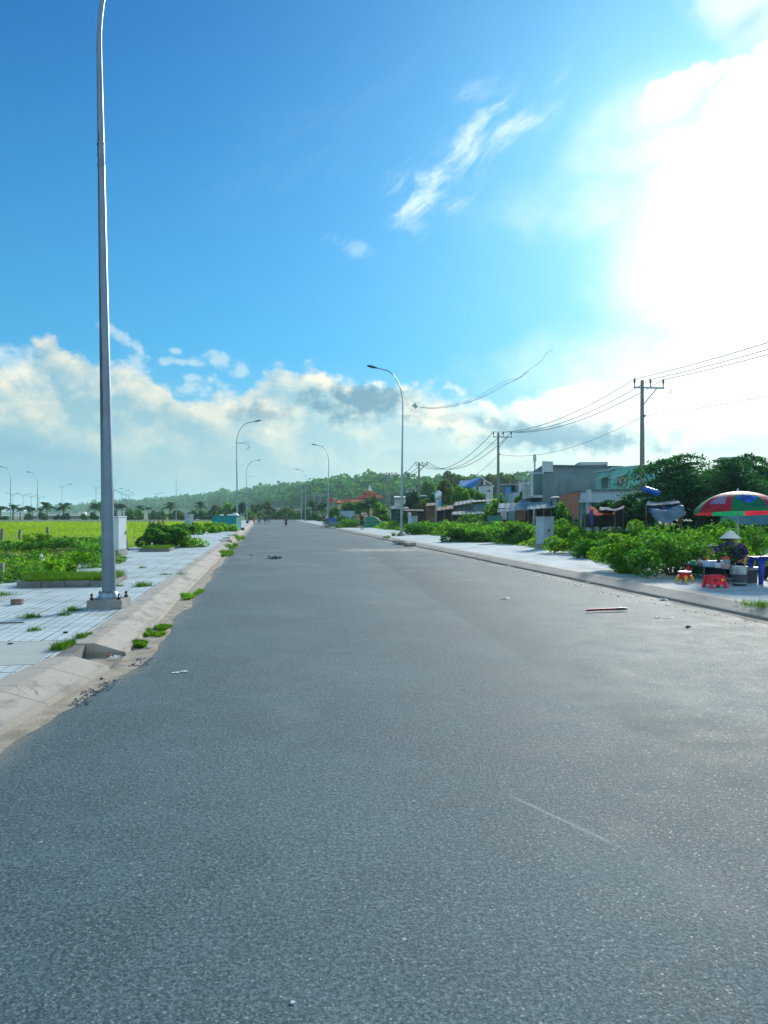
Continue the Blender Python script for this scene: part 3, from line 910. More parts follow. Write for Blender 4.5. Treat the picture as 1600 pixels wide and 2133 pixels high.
# the row on the left kerb, arms over the road (+X); base level with the pavement
L0 = W(228, HOR, 12.55); L0.z = KT
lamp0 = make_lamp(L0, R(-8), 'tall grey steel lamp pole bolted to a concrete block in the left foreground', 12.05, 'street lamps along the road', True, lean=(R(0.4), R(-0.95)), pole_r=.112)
def lampP(px, d): return WG(px, d, KT)
for (px, d, lab, ln) in ((495, 84.3, 'grey lamp post with kite string caught on it, rising behind the teal container', -.8),
                         (515, 146, 'slim grey lamp post beside the crouching person at the far end of the left pavement', -1.3)):
    make_lamp(lampP(px, d), 0, lab, 12, 'street lamps along the road', lean=(0, R(ln)), thick=1.1 if d < 100 else 1.25, reach=2.5 if d < 100 else 2.6)
for (px, d, lab, ln) in ((836, 53.8, 'nearest lamp post on the right pavement, bent left over the road, beside broken kerb', -.7),
                         (683, 113.7, 'grey lamp post with two people standing at its foot by the blue bin', -.8),
                         (636, 176, 'far lamp post ending the right kerb, bent left, just right of a straight one', -1.2)):
    make_lamp(lampP(px, d), math.pi, lab, 12, 'street lamps along the road', lean=(0, R(ln)), thick=1.0 if d < 60 else 1.2)
# lamps along the cross street, seen across the field
for (px, d, rz, H, lab) in ((22, 163, 180, 12, 'leftmost lamp post at the picture edge beyond the bright field, arm bent left'),
                            (78, 178, 215, 11.6, 'lamp post with a short bent arm standing beyond the bright field between the edge palms'),
                            (367, 192, 90, 11.6, 'lamp post seen head on, standing alone beyond the group of four walkers'),
                            (628, 200, 80, 11.4, 'straight looking lamp post at the road end, just left of a bent one')):
    make_lamp(WG(px, d, 0), R(rz), lab, H, 'lamps of the cross street', thick=1.35, reach=2.1)
# far boulevard with twin-arm lamps
def twin_lamp(px, py, d, label, one=False):
    top = W(px, py, d); H = top.z
    t = empty('twin_street_lamp', WG(px, d, 0), 0, label, 'street lamp', 'twin lamps of the far boulevard')
    th = max(.09, d / F * .55)
    MB().tube([(0, 0, 0), (0, 0, H)], [th, th * .6], 6).build('pole', M['steel_lamp'], t)
    MB().tube([(0, 0, H - 1.6), (.8, 0, H - .8), (2.9, 0, H - .1)], th * .55, 6).tube([(0, 0, H - 1.6), (-.8, 0, H - .8), (-2.9 * (.35 if one else 1), 0, H - .1)], th * .55, 6).build('arm', M['steel_lamp'], t)
    for sx in (1, -1):
        if one and sx < 0: continue
        MB().box((sx * 3.2, 0, H - .05), (1.3, .3, .18), ry=-sx * .1).build('lamp_head', M['lamp_head'], t)
for (px, py, d, lab) in ((27, 1027, 420, 'tiny twin-arm lamp above the second palm from the left edge'), (48, 1028, 400, 'tiny twin-arm lamp just right of the leftmost tall lamp post'),
                         (65, 1031, 440, 'faint twin-arm lamp just left of the short bent lamp beyond the field'), (81, 1034, 500, 'faintest twin-arm lamp just right of the short bent lamp beyond the field'),
                         (129, 1008, 300, 'twin-arm lamp rising above the tallest left palm'), (200, 1011, 290, 'twin-arm lamp just left of the big foreground pole'),
                         (237, 1017, 330, 'twin-arm lamp just right of the big foreground pole'), (253, 1021, 360, 'twin-arm lamp above the brown withered palm'),
                         (262, 1026, 400, 'twin-arm lamp second to the right of the brown withered palm'), (268, 1030, 460, 'smallest twin-arm lamp right of the brown withered palm'),
                         (326, 1026, 430, 'faint slender lamp in front of the hill left of the head-on lamp post'), (432, 1034, 440, 'faint slender lamp in front of the hill right of the dark small palm')):
    twin_lamp(px, py, d, lab, px in (129, 200, 326, 432))

# tangled kite string caught on the second left lamp, and on the third
def wire_obj(name, pts, r, m, label=None, cat=None, parent=None, group=None, n=5):
    o = MB().tube(pts, r, n).build(name, m, parent)
    if label: tag(o, label, cat, group)
    return o
def pxpath(pts, d, dd=0.0):
    return [W(x, y, d + dd * i) for i, (x, y) in enumerate(pts)]
def smooth_path(pts, sub=6):
    pts = [Vector(p) for p in pts]; out = []
    for i in range(len(pts) - 1):
        p0 = pts[max(i - 1, 0)]; p1 = pts[i]; p2 = pts[i + 1]; p3 = pts[min(i + 2, len(pts) - 1)]
        for k in range(sub):
            t = k / sub
            out.append(0.5 * ((2 * p1) + (-p0 + p2) * t + (2 * p0 - 5 * p1 + 4 * p2 - p3) * t * t + (-p0 + 3 * p1 - 3 * p2 + p3) * t ** 3))
    out.append(pts[-1]); return out
M['string'] = mat('string', (.10, .11, .12), .8)
t = empty('kite_string', W(493, 922, 84), 0, 'tangled loop of kite string snagged halfway up the lamp post behind the teal container', 'string')
o_ = t.location
for pts in ([(492, 923), (500, 924), (510, 922), (517, 921), (520, 925), (519, 932), (515, 937), (513, 932)], [(492, 922), (502, 922), (513, 925), (518, 930), (515, 935)]):
    wire_obj('strand', smooth_path([p - o_ for p in pxpath(pts, 84, .05)]), .016, M['string'], parent=t)
t = empty('kite_string', W(515, 992, 145), 0, 'thin scrap of kite string caught on the slim far left lamp post', 'string'); o_ = t.location
wire_obj('strand', smooth_path([p - o_ for p in pxpath([(515, 991), (520, 993), (528, 992), (536, 996)], 145, .05)]), .018, M['string'], parent=t)

# kite with three long ribbons, blown to the upper right
KD = 70.0
kc = W(865, 846, KD)
t = empty('kite', kc, 0, 'small white diamond kite in the sky with three long trailing tails', 'kite')
M['kite_paper'] = mat('kite_paper', (.62, .70, .68), .7, .05, trans=.3)
def K(px, py, dd=0): return W(px, py, KD + dd) - kc
q = [K(857, 845), K(865, 839), K(871, 847, .15), K(866, 852, .1)]
b = MB(); nrm = Vector((0, .01, 0))
b.add(q + [p + nrm for p in q], [(0, 1, 2, 3), (7, 6, 5, 4), (0, 4, 5, 1), (1, 5, 6, 2), (2, 6, 7, 3), (3, 7, 4, 0)]); b.build('sail', M['kite_paper'], t)
MB().tube([q[0], q[2]], .012, 5).tube([q[1], q[3]], .012, 5).build('spar', M['string'], t)
for k, (pts, r_) in enumerate((([(869, 847), (890, 850), (915, 849), (960, 842), (1000, 830), (1035, 813), (1060, 798), (1085, 785), (1100, 776), (1104, 774)], .012),
                ([(869, 847), (900, 851), (940, 847), (985, 834), (1020, 818), (1045, 803), (1075, 791), (1100, 772), (1125, 754), (1140, 735), (1146, 730), (1153, 730)], .015),
                ([(869, 847), (895, 849), (930, 845), (975, 834), (1010, 818), (1040, 800), (1062, 791), (1085, 786), (1098, 774)], .012))):
    MB().tube(smooth_path([K(x, y, .02 * i * (k - 1)) for i, (x, y) in enumerate(pts)]), [r_] * ((len(pts) - 1) * 6 + 1), 5).build('tail', M['string'], t)

# ================================================================== utility poles and cables
PX_ = 23.9
def upole(px, d, top_y, label, group='concrete utility poles behind the houses row', arm=2.0, base_r=.19, top_r=.10, full=True):
    H = W(px, top_y, d).z
    t = empty('utility_pole', WG(px, d, 0), 0, label, 'utility pole', group)
    k = max(1.0, d / 70)
    MB().tube([(0, 0, -.1), (0, 0, H)], [base_r, top_r * k ** .5], 10).build('pole', M['pole_concrete'], t, smooth=True, auto=40)
    z = H - .45
    MB().box((arm * .5 - .55, 0, z), (arm, .10 * k ** .5, .10 * k ** .5)).build('crossarm', M['steel_lamp'], t)
    MB().tube([(.05, 0, z - 1.1), (arm * .5, 0, z)], .035 * k ** .5, 5).build('brace', M['steel_lamp'], t)
    ins = []
    for x in (-.50, arm * .5 - .45, arm - .60):
        MB().lathe([(.03, .05), (.04, .3), (.075, .32), (.075, .40), (.05, .44), (.07, .48), (.03, .56)], 8, (x, 0, z)).build('insulator', M['insulator'], t)
        ins.append(Vector((x, 0, z + .52)) + t.location)
    ins.append(Vector((.12, 0, z - 1.75)) + t.location)
    MB().box((.10, 0, z - 1.75), (.16, .14, .12)).build('bracket', M['iron'], t)
    return ins
UP = [(1338, 47.5, 792, 'nearest concrete utility pole, standing tall left of the dark spreading tree'),
      (1038, 78, 901, 'second concrete utility pole, rising behind the corrugated shed roofs'),
      (873, 123, 963, 'third concrete utility pole, right of the nearest right lamp post'),
      (811, 157, 985, 'fourth utility pole, left of the nearest right lamp post')]
rows = [upole(*u) for u in UP]
# a second pole close beside the fourth, and far ones
upole(806, 160, 989, 'utility pole standing close beside the fourth one with a black transformer', arm=1.6)
upole(667, 240, 1028, 'small far utility pole left of the red temple roofs', arm=2.6, group='far small utility poles')
upole(695, 250, 1036, 'small far utility pole between the lamp with two people and the temple roofs', arm=1.6, group='far small utility poles')
upole(654, 260, 1030, 'smallest far utility pole in front of the hill beside the far right lamp post', arm=2.6, group='far small utility poles')
tb = MB().bbox((0, 0, 0), (.8, .6, 1.2), b=.05).lathe([(.07, .6), (.09, .8), (.05, 1.0)], 8, (.2, 0, 0)).lathe([(.07, .6), (.09, .8), (.05, 1.0)], 8, (-.2, 0, 0)).build('transformer', M['lamp_head'])
tb.location = W(806, 1055, 159.3); tag(tb, 'black transformer box hung low on the pole beside the fourth utility pole', 'transformer')
# the pole out of frame on the right carries the near span
near = [p + Vector((0, -33, -.2)) for p in rows[0]]
chain = [near] + rows + [[p + Vector((-1.5, 60, 1.5)) for p in rows[-1]]]
names = ('first of the four cables of the utility line, the upper left one', 'second cable of the utility line, from the middle insulators', 'third cable of the utility line, from the right insulators', 'thin lowest cable of the utility line, hung below the crossarms')
for w in range(4):
    pts = []
    for i in range(len(chain) - 1):
        a, b_ = chain[i][w], chain[i + 1][w]
        L = (a - b_).length; sag = (.50, .95, 2.3, 1.4, 1.6)[i] * (1.05 if w == 3 else 1)
        for k in range(14):
            u = k / 14
            pts.append(a.lerp(b_, u) - Vector((0, 0, 4 * sag * u * (1 - u))))
    pts.append(chain[-1][w])
    rad = [max(.016 if w < 3 else .010, (p - Vector((0, 0, CAMZ))).length * (.00033 if w < 3 else .00022)) for p in pts]
    wire_obj('power_cable', pts, rad, M['wire'], names[w], 'power cable')

# scrap caught on the lowest cable
sc_ = W(1398, 816, 40)
wire_obj('snagged_scrap', smooth_path([sc_ + Vector((.06, 0, .06)), sc_ + Vector((-.04, 0, .05)), sc_ + Vector((-.06, 0, -.05)), sc_ + Vector((.05, 0, -.07))]), .016, M['wire'], 'small dark hook of scrap snagged on the lowest cable right of the nearest utility pole', 'scrap')

# ================================================================== control cabinets
M['cab_white'] = mat('cab_white', (.50, .58, .62), .45, .06, 2, dirt=.30, dirtcol=(.26, .28, .28), streak=True)
M['cab_grey'] = mat('cab_grey', (.30, .40, .46), .5, .12, 2, .1, 20, dirt=.55, dirtcol=(.15, .20, .22), streak=True)
def cabinet(loc, rz, w, dp, h, m, label, base_h=.22, doors=2):
    t = empty('electric_cabinet', loc, rz, label, 'cabinet', 'electric cabinets on the pavements')
    MB().bbox((0, 0, base_h / 2), (w + .08, dp + .08, base_h), b=.012).build('plinth', M['concrete'], t)
    MB().bbox((0, 0, base_h + h / 2), (w, dp, h), b=.006).build('body', m, t)
    MB().bbox((0, 0, base_h + h + .02), (w + .05, dp + .05, .045), b=.01).build('lid', m, t)
    for k in range(doors):
        dw = w / doors - .02
        x = -w / 2 + .01 + dw / 2 + k * (w / doors)
        dd = MB().bbox((x, -dp / 2 - .008, base_h + h / 2), (dw - .01, .018, h - .06), b=.005).build('door', m, t)
        MB().bbox((x + (dw * .38 if k == 0 else -dw * .38), -dp / 2 - .028, base_h + h * .52), (.03, .03, .12), b=.005).build('handle', M['iron'], dd)
    return t
cabinet(WG(1135, 33.8, KT), R(22), .62, .48, 1.15, M['cab_grey'], 'large weathered blue-grey cabinet on a concrete plinth on the right pavement')
cabinet(WG(860, 66, KT) + Vector((0, 0, -.05)), R(22), .62, .55, 1.15, M['cab_grey'], 'grey cabinet half sunk in weeds just right of the nearest right lamp post')
cabinet(WG(244, 28.3, KT), R(72), .62, .40, 1.18, M['cab_white'], 'pale cabinet with dark latches standing right behind the big foreground pole', doors=1)
cabinet(WG(394, 62, KT), R(60), .55, .45, 1.25, M['cab_grey'], 'grey cabinet on the left pavement right of the four walkers', doors=1)

# teal container with white sacks on its rim
TD = 73.8
a = WG(447, TD, 0); b_ = WG(497, TD - .4, 0)
mid = (a + b_) / 2; rz = math.atan2(b_.y - a.y, b_.x - a.x); wd = (b_ - a).length
M['teal_paint'] = mat('teal_paint', (.003, .24, .24), .85, .10, 1.2, dirt=.12, dirtcol=(.03, .10, .11))
M['green_paint'] = mat('green_paint', (.03, .22, .20), .5, .2, 1.2, dirt=.4)
M['sack'] = mat('sack', (.62, .66, .66), .6, .2, 8, .5, 9)
def bin_box(loc, rz, w, dp, h, m, label, name='waste_container', cat='container'):
    t = empty(name, loc, rz, label, cat)
    b = MB()
    b.box((0, -dp / 2, h / 2), (w, .05, h)).box((0, dp / 2, h / 2), (w, .05, h)).box((-w / 2 + .03, 0, h / 2), (.05, dp - .056, h - .004)).box((w / 2 - .03, 0, h / 2), (.05, dp - .056, h - .004)).box((0, 0, .12), (w - .12, dp - .06, .05))
    b.build('body', m, t)
    MB().bbox((0, -dp / 2 - .02, h), (w + .06, .08, .07), b=.01).bbox((0, dp / 2 + .02, h), (w + .06, .08, .07), b=.01).bbox((w / 2 + .02, 0, h - .003), (.07, dp - .05, .07), b=.01).bbox((-w / 2 - .02, 0, h - .003), (.07, dp - .05, .07), b=.01).build('rim', m, t)
    for x in (-w * .42, -w * .15, w * .15, w * .42):
        MB().box((x, -dp / 2 - .036, h / 2 - .03), (.06, .03, h - .08)).build('rib', m, t)
    return t
bin_box(Vector((mid.x, mid.y + .7, KT - .02)), rz, wd, 1.3, 1.36, M['teal_paint'], 'flat-sided teal waste container on the left pavement below the second lamp')
for (px, s, lab) in ((461, .16, 'small white sack lying at the left on the teal container'), (478, .18, 'white sack lying right of centre on the teal container'), (489, .27, 'largest white sack heaped at the right corner of the teal container')):
    p = WG(px, TD + .6, KT + 1.37)
    o = MB().ell((0, 0, 0), (s * 1.5, s * 1.2, s), 9, 6, jit=.12).build('sack', M['sack'], smooth=True); o.location = p; tag(o, lab, 'sack')
o = MB().ell((0, 0, .12), (.22, .2, .13), 9, 6, jit=.15).build('rubbish_bag', M['lamp_head'], smooth=True); o.location = WG(506, 73, KT); tag(o, 'small black rubbish bag on the pavement right of the teal container', 'bag')

# ================================================================== vegetation
def tree(name, loc, H, cr, mat_leaf, label, group=None, n=2600, lsize=.12, clumps=34, trunk_r=.12, flat=.7, seed=1, cz=None, cat='tree', rot=0, spray=False, low=0.25):
    """tapered trunk, limbs to leaf clumps; ragged crown"""
    random.seed(seed); global rng; rng = np.random.default_rng(seed)
    t = empty(name, loc, rot, label, cat, group)
    cz = cz if cz is not None else H * .62
    b = MB()
    pts = [(0, 0, -.1), (random.uniform(-.1, .1) * H * .1, random.uniform(-.1, .1) * H * .1, cz * .35), (random.uniform(-.1, .1) * cr, random.uniform(-.1, .1) * cr, cz * .8)]
    b.tube(pts, [trunk_r, trunk_r * .8, trunk_r * .55], 8)
    top = Vector(pts[-1]); fork = Vector(pts[1]).lerp(top, .3)
    P = []; 
    for i in range(clumps):
        a = random.uniform(0, 2 * math.pi); e = random.uniform(-low, 1.0)
        rr = random.uniform(.45, .95)
        c = Vector((math.cos(a) * math.cos(e * 1.35) * cr * rr, math.sin(a) * math.cos(e * 1.35) * cr * rr, cz + math.sin(e * 1.35) * (H - cz) * rr))
        s = random.uniform(.16, .34) * cr
        st = fork.lerp(top, random.random())
        mid = st.lerp(c, .5) + Vector((0, 0, .08 * cr))
        b.tube([st, mid, c], [trunk_r * .38, trunk_r * .22, trunk_r * .07], 5)
        k = int(n / clumps)
        if spray:
            ang = math.atan2(c.y, c.x) + random.uniform(-.6, .6)
            for q in range(5):
                a2 = ang + random.uniform(-.9, .9); L = s * random.uniform(1.6, 3.0)
                u = rng.uniform(0, 1, k // 5)
                px_ = c.x + np.cos(a2) * L * u; py_ = c.y + np.sin(a2) * L * u
                pz_ = c.z + L * (0.28 * u - .55 * u * u) + random.uniform(-.3, .5) * s
                p = np.stack([px_, py_, pz_], 1) + rng.normal(size=(len(u), 3)) * s * np.array([.20, .20, .055])
                P.append(p)
        else:
            p = crown_pts(k, flat) * s * 1.25 + np.array(c); P.append(p)
    b.build('trunk', M['bark'], t, smooth=True)
    v, f = leaf_quads(np.concatenate(P), lsize, 1.9 if not spray else 2.4)
    fast_mesh('crown', v, f, mat_leaf, t)
    return t
def shrub(loc, H, r, mat_leaf, label, group=None, n=1800, lsize=.07, seed=1, name='shrub', cat='shrub', sx=1.0, rot=0.0):
    random.seed(seed); global rng; rng = np.random.default_rng(seed)
    t = empty(name, loc, rot, label, cat, group)
    b = MB(); P = []
    m = 16
    for i in range(m):
        a = random.uniform(0, 2 * math.pi); q = random.uniform(.15, 1)
        c = Vector((math.cos(a) * r * q * sx, math.sin(a) * r * q, H * random.uniform(.22, .98) * (1 - .45 * q * q)))
        b.tube([(random.uniform(-.1, .1) * r, random.uniform(-.1, .1) * r, -.03), Vector((c.x * .4, c.y * .4, c.z * .6)), c], [.022 * H, .014 * H, .006 * H], 5)
        s = random.uniform(.22, .40) * r
        P.append(crown_pts(n // m, .75) * s + np.array(c))
    b.build('stems', M['bark'], t)
    P = np.concatenate(P); P[:, 2] = np.maximum(P[:, 2], .02)
    v, f = leaf_quads(P, lsize, 1.8)
    fast_mesh('foliage', v, f, mat_leaf, t)
    return t
def palm(loc, H, s, label, seed=1, m=None, group='coconut palms', droop=1.0, nf=15):
    random.seed(seed); global rng; rng = np.random.default_rng(seed)
    t = empty('palm_tree', loc, random.uniform(0, 6), label, 'palm tree', group)
    lean = random.uniform(-.06, .06) * H
    MB().tube([(0, 0, -.1), (lean * .3, 0, H * .5), (lean, 0, H)], [.20 * s / 2.2, .13 * s / 2.2, .11 * s / 2.2], 7).build('trunk', M['bark'], t, smooth=True)
    V = []; Fs = []; base = 0
    for k in range(nf):
        a = 2 * math.pi * k / nf + random.uniform(-.25, .25); el = random.uniform(-.15, 1.25)
        L = s * random.uniform(.8, 1.1)
        pr = None
        N_ = 11
        for i in range(N_):
            u = i / (N_ - 1)
            rr = L * math.cos(el) * u; z = L * (math.sin(el) * u - .50 * droop * u * u)
            c = np.array([lean + math.cos(a) * rr, math.sin(a) * rr, H + z])
            if pr is not None:
                d = c - pr; d /= np.linalg.norm(d); side = np.cross(d, [0, 0, 1.0]); side /= np.linalg.norm(side) + 1e-9
                wl = s * .30 * math.sin(math.pi * min(1, .12 + u * .88)) + .03 * s
                hw = .055 * s
                for sg in (-1, 1):
                    for o in (0.25, .75):
                        st = pr + (c - pr) * o
                        tip = st + side * sg * wl + d * wl * .55 - np.array([0, 0, wl * .35])
                        V += [st - d * hw * .6, st + d * hw * .6, tip]; Fs.append((base, base + 1, base + 2)); base += 3
                V += [pr - side * .012 * s, pr + side * .012 * s, c]; Fs.append((base, base + 1, base + 2)); base += 3
            pr = c
    fast_mesh('fronds', np.array(V), np.array(Fs), m or M['leaf_palm'], t)
    return t

# palms left to right (px, trunk-top y, distance, frond length)
PALMS = [(2, 1062, 235, 3.2, 'palm cut by the left picture edge'), (27, 1057, 235, 3.2, 'palm with a leaning trunk right behind the leftmost lamp post'),
         (42, 1063, 240, 2.2, 'small palm between the leftmost lamp post and the short bent lamp'), (58, 1060, 238, 2.6, 'palm just left of the short bent lamp beyond the field'),
         (68, 1063, 242, 2.2, 'low palm overlapping the short bent lamp post'), (84, 1064, 246, 2.0, 'low palm just right of the short bent lamp post'),
         (98, 1056, 232, 3.5, 'big feathery palm halfway between the short bent lamp and the twin-arm lamp'), (133, 1056, 230, 3.6, 'darkest full palm directly under the twin-arm lamp'),
         (197, 1058, 232, 3.2, 'palm half hidden just left of the big foreground pole'), (210, 1056, 240, 2.8, 'palm directly behind the big foreground pole'), (243, 1056, 235, 2.6, 'slim palm right of the big foreground pole beside the brown one'),
         (291, 1059, 240, 2.4, 'young palm above the round shrubs left of the slim single palm'), (309, 1059, 250, 1.9, 'slim small palm right behind the group of four walkers'),
         (353, 1055, 232, 3.2, 'palm just left of the head-on lamp post'), (418, 1054, 236, 3.0, 'dark palm right of the cabinet in front of the hill'),
         (543, 1058, 225, 2.8, 'pale palm behind the walkers at the road end'), (602, 1059, 228, 2.3, 'palm behind the running child'),
         (651, 1056, 190, 3.4, 'palm in the shrubs right of the far right lamp posts'), (672, 1058, 180, 3.2, 'palm just left of the lamp with two people'),
         (768, 1052, 120, 3.0, 'large pale palm below the red temple roof'), (778, 1050, 128, 2.8, 'palm right of the large pale one below the temple roof')]
for i, (px, py, d, s, lab) in enumerate(PALMS):
    H = W(px, py, d).z
    palm(WG(px, d, 0), H, s, lab, seed=100 + i)
palm(WG(255, 236, 0), W(255, 1056, 236).z, 2.4, 'brown withered palm right of the big foreground pole', seed=151, m=M['leaf_brown'], group='coconut palms')

# a few prototypes for mid-distance shrubs and trees; copies get their own labels
protos = {}
def proto_tree(kind):
    if kind not in protos:
        mm = {'d': M['leaf_dark'], 'g': M['leaf_shrub'], 'b': M['leaf_bright'], 'o': M['leaf_olive'], 'f': M['leaf_weed']}[kind[0]]
        if kind[1] == 'r':   # round low
            protos[kind] = tree('round_tree', (0, 0, -500), 3.0, 2.0, mm, None, n=2200, lsize=.32, clumps=26, trunk_r=.14, seed=hash(kind[0]) % 1 + 31, cz=1.3, low=.8)
        else:
            protos[kind] = tree('broadleaf_tree', (0, 0, -500), 5.5, 2.3, mm, None, n=2200, lsize=.34, clumps=24, trunk_r=.16, seed=37, cz=3.2)
        return protos[kind], True
    return protos[kind], False
def place_tree(kind, px, top, d, wpx, label, group=None):
    p, first = proto_tree(kind)
    o = p if first else copy_tree(p)
    h = W(px, top, d).z; w = wpx / F * d
    s_h = h / (3.0 if kind[1] == 'r' else 5.5) / .93; s_w = max(w / (4.4 if kind[1] == 'r' else 5.0), s_h * .62)
    o.location = WG(px, d, 0); o.scale = (s_w, s_w, s_h); o.rotation_euler.z = (px * 1.7) % 6.28
    tag(o, label, 'tree', group)
    return o
G1 = 'row of small trees and shrubs beyond the cross street'
for (k, px, top, d, w, lab) in (
    ('gr', 8, 1076, 222, 30, 'low green bush at the left picture edge beyond the field'), ('gr', 61, 1071, 220, 20, 'round bush left of the short bent lamp post'),
    ('gr', 88, 1068, 221, 24, 'tall round bush right of the short bent lamp post'), ('gr', 119, 1073, 222, 18, 'small round bush left of the darkest palm'),
    ('dr', 138, 1071, 221, 26, 'dark bush at the foot of the darkest palm'), ('gr', 176, 1072, 222, 22, 'dark round bush between the darkest palm and the foreground pole'),
    ('dr', 195, 1070, 220, 22, 'dark bush at the foot of the palm left of the foreground pole'), ('gr', 272, 1063, 215, 30, 'dome shaped dark green tree right of the brown palm'),
    ('br', 290, 1064, 218, 26, 'bright yellow-green bush right of the dome shaped tree'), ('or', 237, 1066, 225, 18, 'olive bush at the foot of the brown palm'),
    ('gr', 318, 1066, 222, 20, 'small grey-green bush behind the four walkers, leftmost'), ('br', 338, 1066, 222, 28, 'light yellow-green bush behind the four walkers'),
    ('gr', 366, 1066, 214, 42, 'wide dark bush at the foot of the head-on lamp post'), ('or', 380, 1073, 205, 18, 'round light olive shrub directly above the grey cabinet'),
    ('gr', 400, 1066, 214, 34, 'green bush between the cabinet and the dark small palm'), ('gr', 424, 1066, 216, 36, 'green bush below the dark small palm'),
    ('or', 447, 1057, 210, 34, 'olive shrub left of the tall one behind the teal container'), ('br', 470, 1054, 200, 44, 'tall yellow-green bush behind the teal container'),
    ('gr', 488, 1060, 205, 26, 'green bush at the foot of the second lamp post'), ('fr', 520, 1066, 190, 30, 'low fresh green bush at the road corner behind the crouching person'),
    ('or', 560, 1050, 232, 30, 'hazy olive tree behind the walkers at the road end'), ('gr', 545, 1070, 226, 30, 'green bush directly behind the single walker in grey'),
    ('gr', 577, 1068, 224, 34, 'dark green bush left of the running child'), ('br', 593, 1061, 226, 28, 'yellow-green bush directly behind the running child'),
    ('gr', 612, 1064, 222, 30, 'green bush right of the running child'), ('gr', 636, 1062, 215, 36, 'dark bush behind the two far lamp posts'),
    ('gr', 600, 1076, 219, 36, 'low hedge-like bush at the road end, right of the running child'), ('or', 528, 1056, 235, 24, 'pale distant tree left of the pale palm'),
    ('gr', 655, 1072, 190, 34, 'low bush between the far lamps and the palm'), ('fr', 668, 1076, 165, 26, 'fresh green weeds left of the lamp with two people')):
    place_tree(k, px, top, d, w, lab, G1)
place_tree('dt', 505, 1050, 178, 22, 'dark round-crowned tree with a visible trunk right of the second lamp post', None)
place_tree('dt', 490, 1058, 186, 16, 'smaller dark tree left of the round-crowned one, half behind the lamp post', None)
G2 = 'trees among the houses on the right'
for (k, px, top, d, w, lab) in (
    ('gr', 700, 1062, 135, 40, 'bush left of the parked truck'), ('gt', 725, 1050, 150, 44, 'broad tree below the long temple roof'), ('gt', 752, 1048, 145, 40, 'spreading tree right of the long temple roof'),
    ('fr', 790, 1056, 110, 44, 'green tree left of the pair of utility poles'), ('dt', 858, 1030, 105, 34, 'dark tree between the nearest right lamp post and the third utility pole'),
    ('or', 838, 1070, 84, 30, 'olive bush behind the nearest right lamp post'), ('dt', 905, 1036, 108, 44, 'dark spreading tree left of the small water tower'),
    ('or', 920, 1016, 122, 34, 'bare looking olive tree left of the bright round tree'), ('bt', 960, 1021, 96, 30, 'bright lime green round tree standing in front of the blue roofed house'),
    ('gt', 985, 1026, 104, 30, 'green tree in front of the pale house with the blue roof'), ('gt', 1000, 1032, 100, 26, 'small tree below the gable of the blue roofed house'),
    ('gt', 893, 1010, 190, 40, 'tree on the slope left of the tall hazy one'), ('ot', 938, 993, 240, 32, 'tall hazy tree on the skyline left of the blue roof'), ('ot', 960, 1000, 230, 26, 'skyline tree touching the blue roof from the left'),
    ('ot', 1022, 998, 250, 22, 'slender skyline tree left of the second utility pole'), ('ot', 1048, 996, 240, 20, 'slender skyline tree right of the second utility pole'), ('ot', 1062, 1000, 245, 26, 'low skyline tree above the blue boxy houses'),
    ('gr', 1048, 1042, 88, 30, 'bush behind the shed right of the second utility pole'), ('fr', 1028, 1052, 70, 22, 'yellow-green bush left of the foot of the second utility pole'),
    ('gt', 1092, 1030, 84, 24, 'small tree before the grey two-storey house'), ('gr', 1177, 1062, 46, 40, 'leafy bush below the red brick wall'),
    ('gr', 930, 1062, 88, 40, 'dark hedge in front of the low dark sheds'), ('or', 885, 1052, 98, 30, 'bush with dry stems below the third utility pole')):
    place_tree(k, px, top, d, w, lab, G2)
# the big dark feathery tree on the right and its lower neighbour
tree('feathery_tree', WG(1462, 37, 0), 4.6, 2.75, M['leaf_dark'], 'large dark spreading tree with feathery drooping sprays behind the umbrella', n=26000, lsize=.085, clumps=85, trunk_r=.16, seed=5, cz=2.2, spray=True, low=.5)
tree('feathery_tree', WG(1548, 40, 0), 5.0, 2.1, M['leaf_dark'], 'dark feathery tree behind the right half of the umbrella', n=13000, lsize=.09, clumps=46, trunk_r=.14, seed=8, cz=2.6, spray=True, low=.5)
tree('feathery_tree', WG(1300, 39, 0), 2.55, 1.25, M['leaf_dark'], 'lower dark tree left of the spreading one, in front of the white walled house', n=8000, lsize=.08, clumps=40, trunk_r=.09, seed=6, cz=1.7, spray=True, low=.5)
tree('feathery_tree', WG(1252, 40, 0), 2.3, .7, M['leaf_shrub'], 'small green tree right of the red brick wall', n=2600, lsize=.08, clumps=20, trunk_r=.06, seed=9, cz=1.5, spray=True, low=.5)

# ---- weeds: one mass on each side
rng = np.random.default_rng(11); random.seed(11)
def ripple(x, y): return fnoise(x * .55 + 5, y * .38 + 2, 4)
def weeds(name, n, xr, yr, hfun, dens, msl, size0, label, k=.0):
    x = rng.uniform(*xr, n * 4)
    # more samples near the camera
    u = rng.uniform(0, 1, n * 4); y0, y1 = yr
    y = y0 * (y1 / y0) ** u
    keep = rng.uniform(0, 1, n * 4) < dens(x, y); x = x[keep][:n]; y = y[keep][:n]
    h = hfun(x, y)
    z = h * rng.uniform(.05, 1.0, len(x)) ** .55
    P = np.stack([x, y, z], 1)
    d = np.hypot(x, y)
    v, f = leaf_quads(P, size0 * np.clip(d / 22, .8, 3.2), 2.0, up=.5)
    o = fast_mesh(name, v, f, msl); tag(o, label, kind='stuff'); return o
def hR(x, y):
    e = np.clip((x - 11.8) / 1.4, .10, 1); big = ripple(x, y)
    near = np.clip((y - 14) / 6, 0.2, 1)
    return e * (.12 + 1.35 * np.clip(big - .18, 0, 1) * 1.15) * np.clip(1.25 - y / 240, .5, 1.2) * near
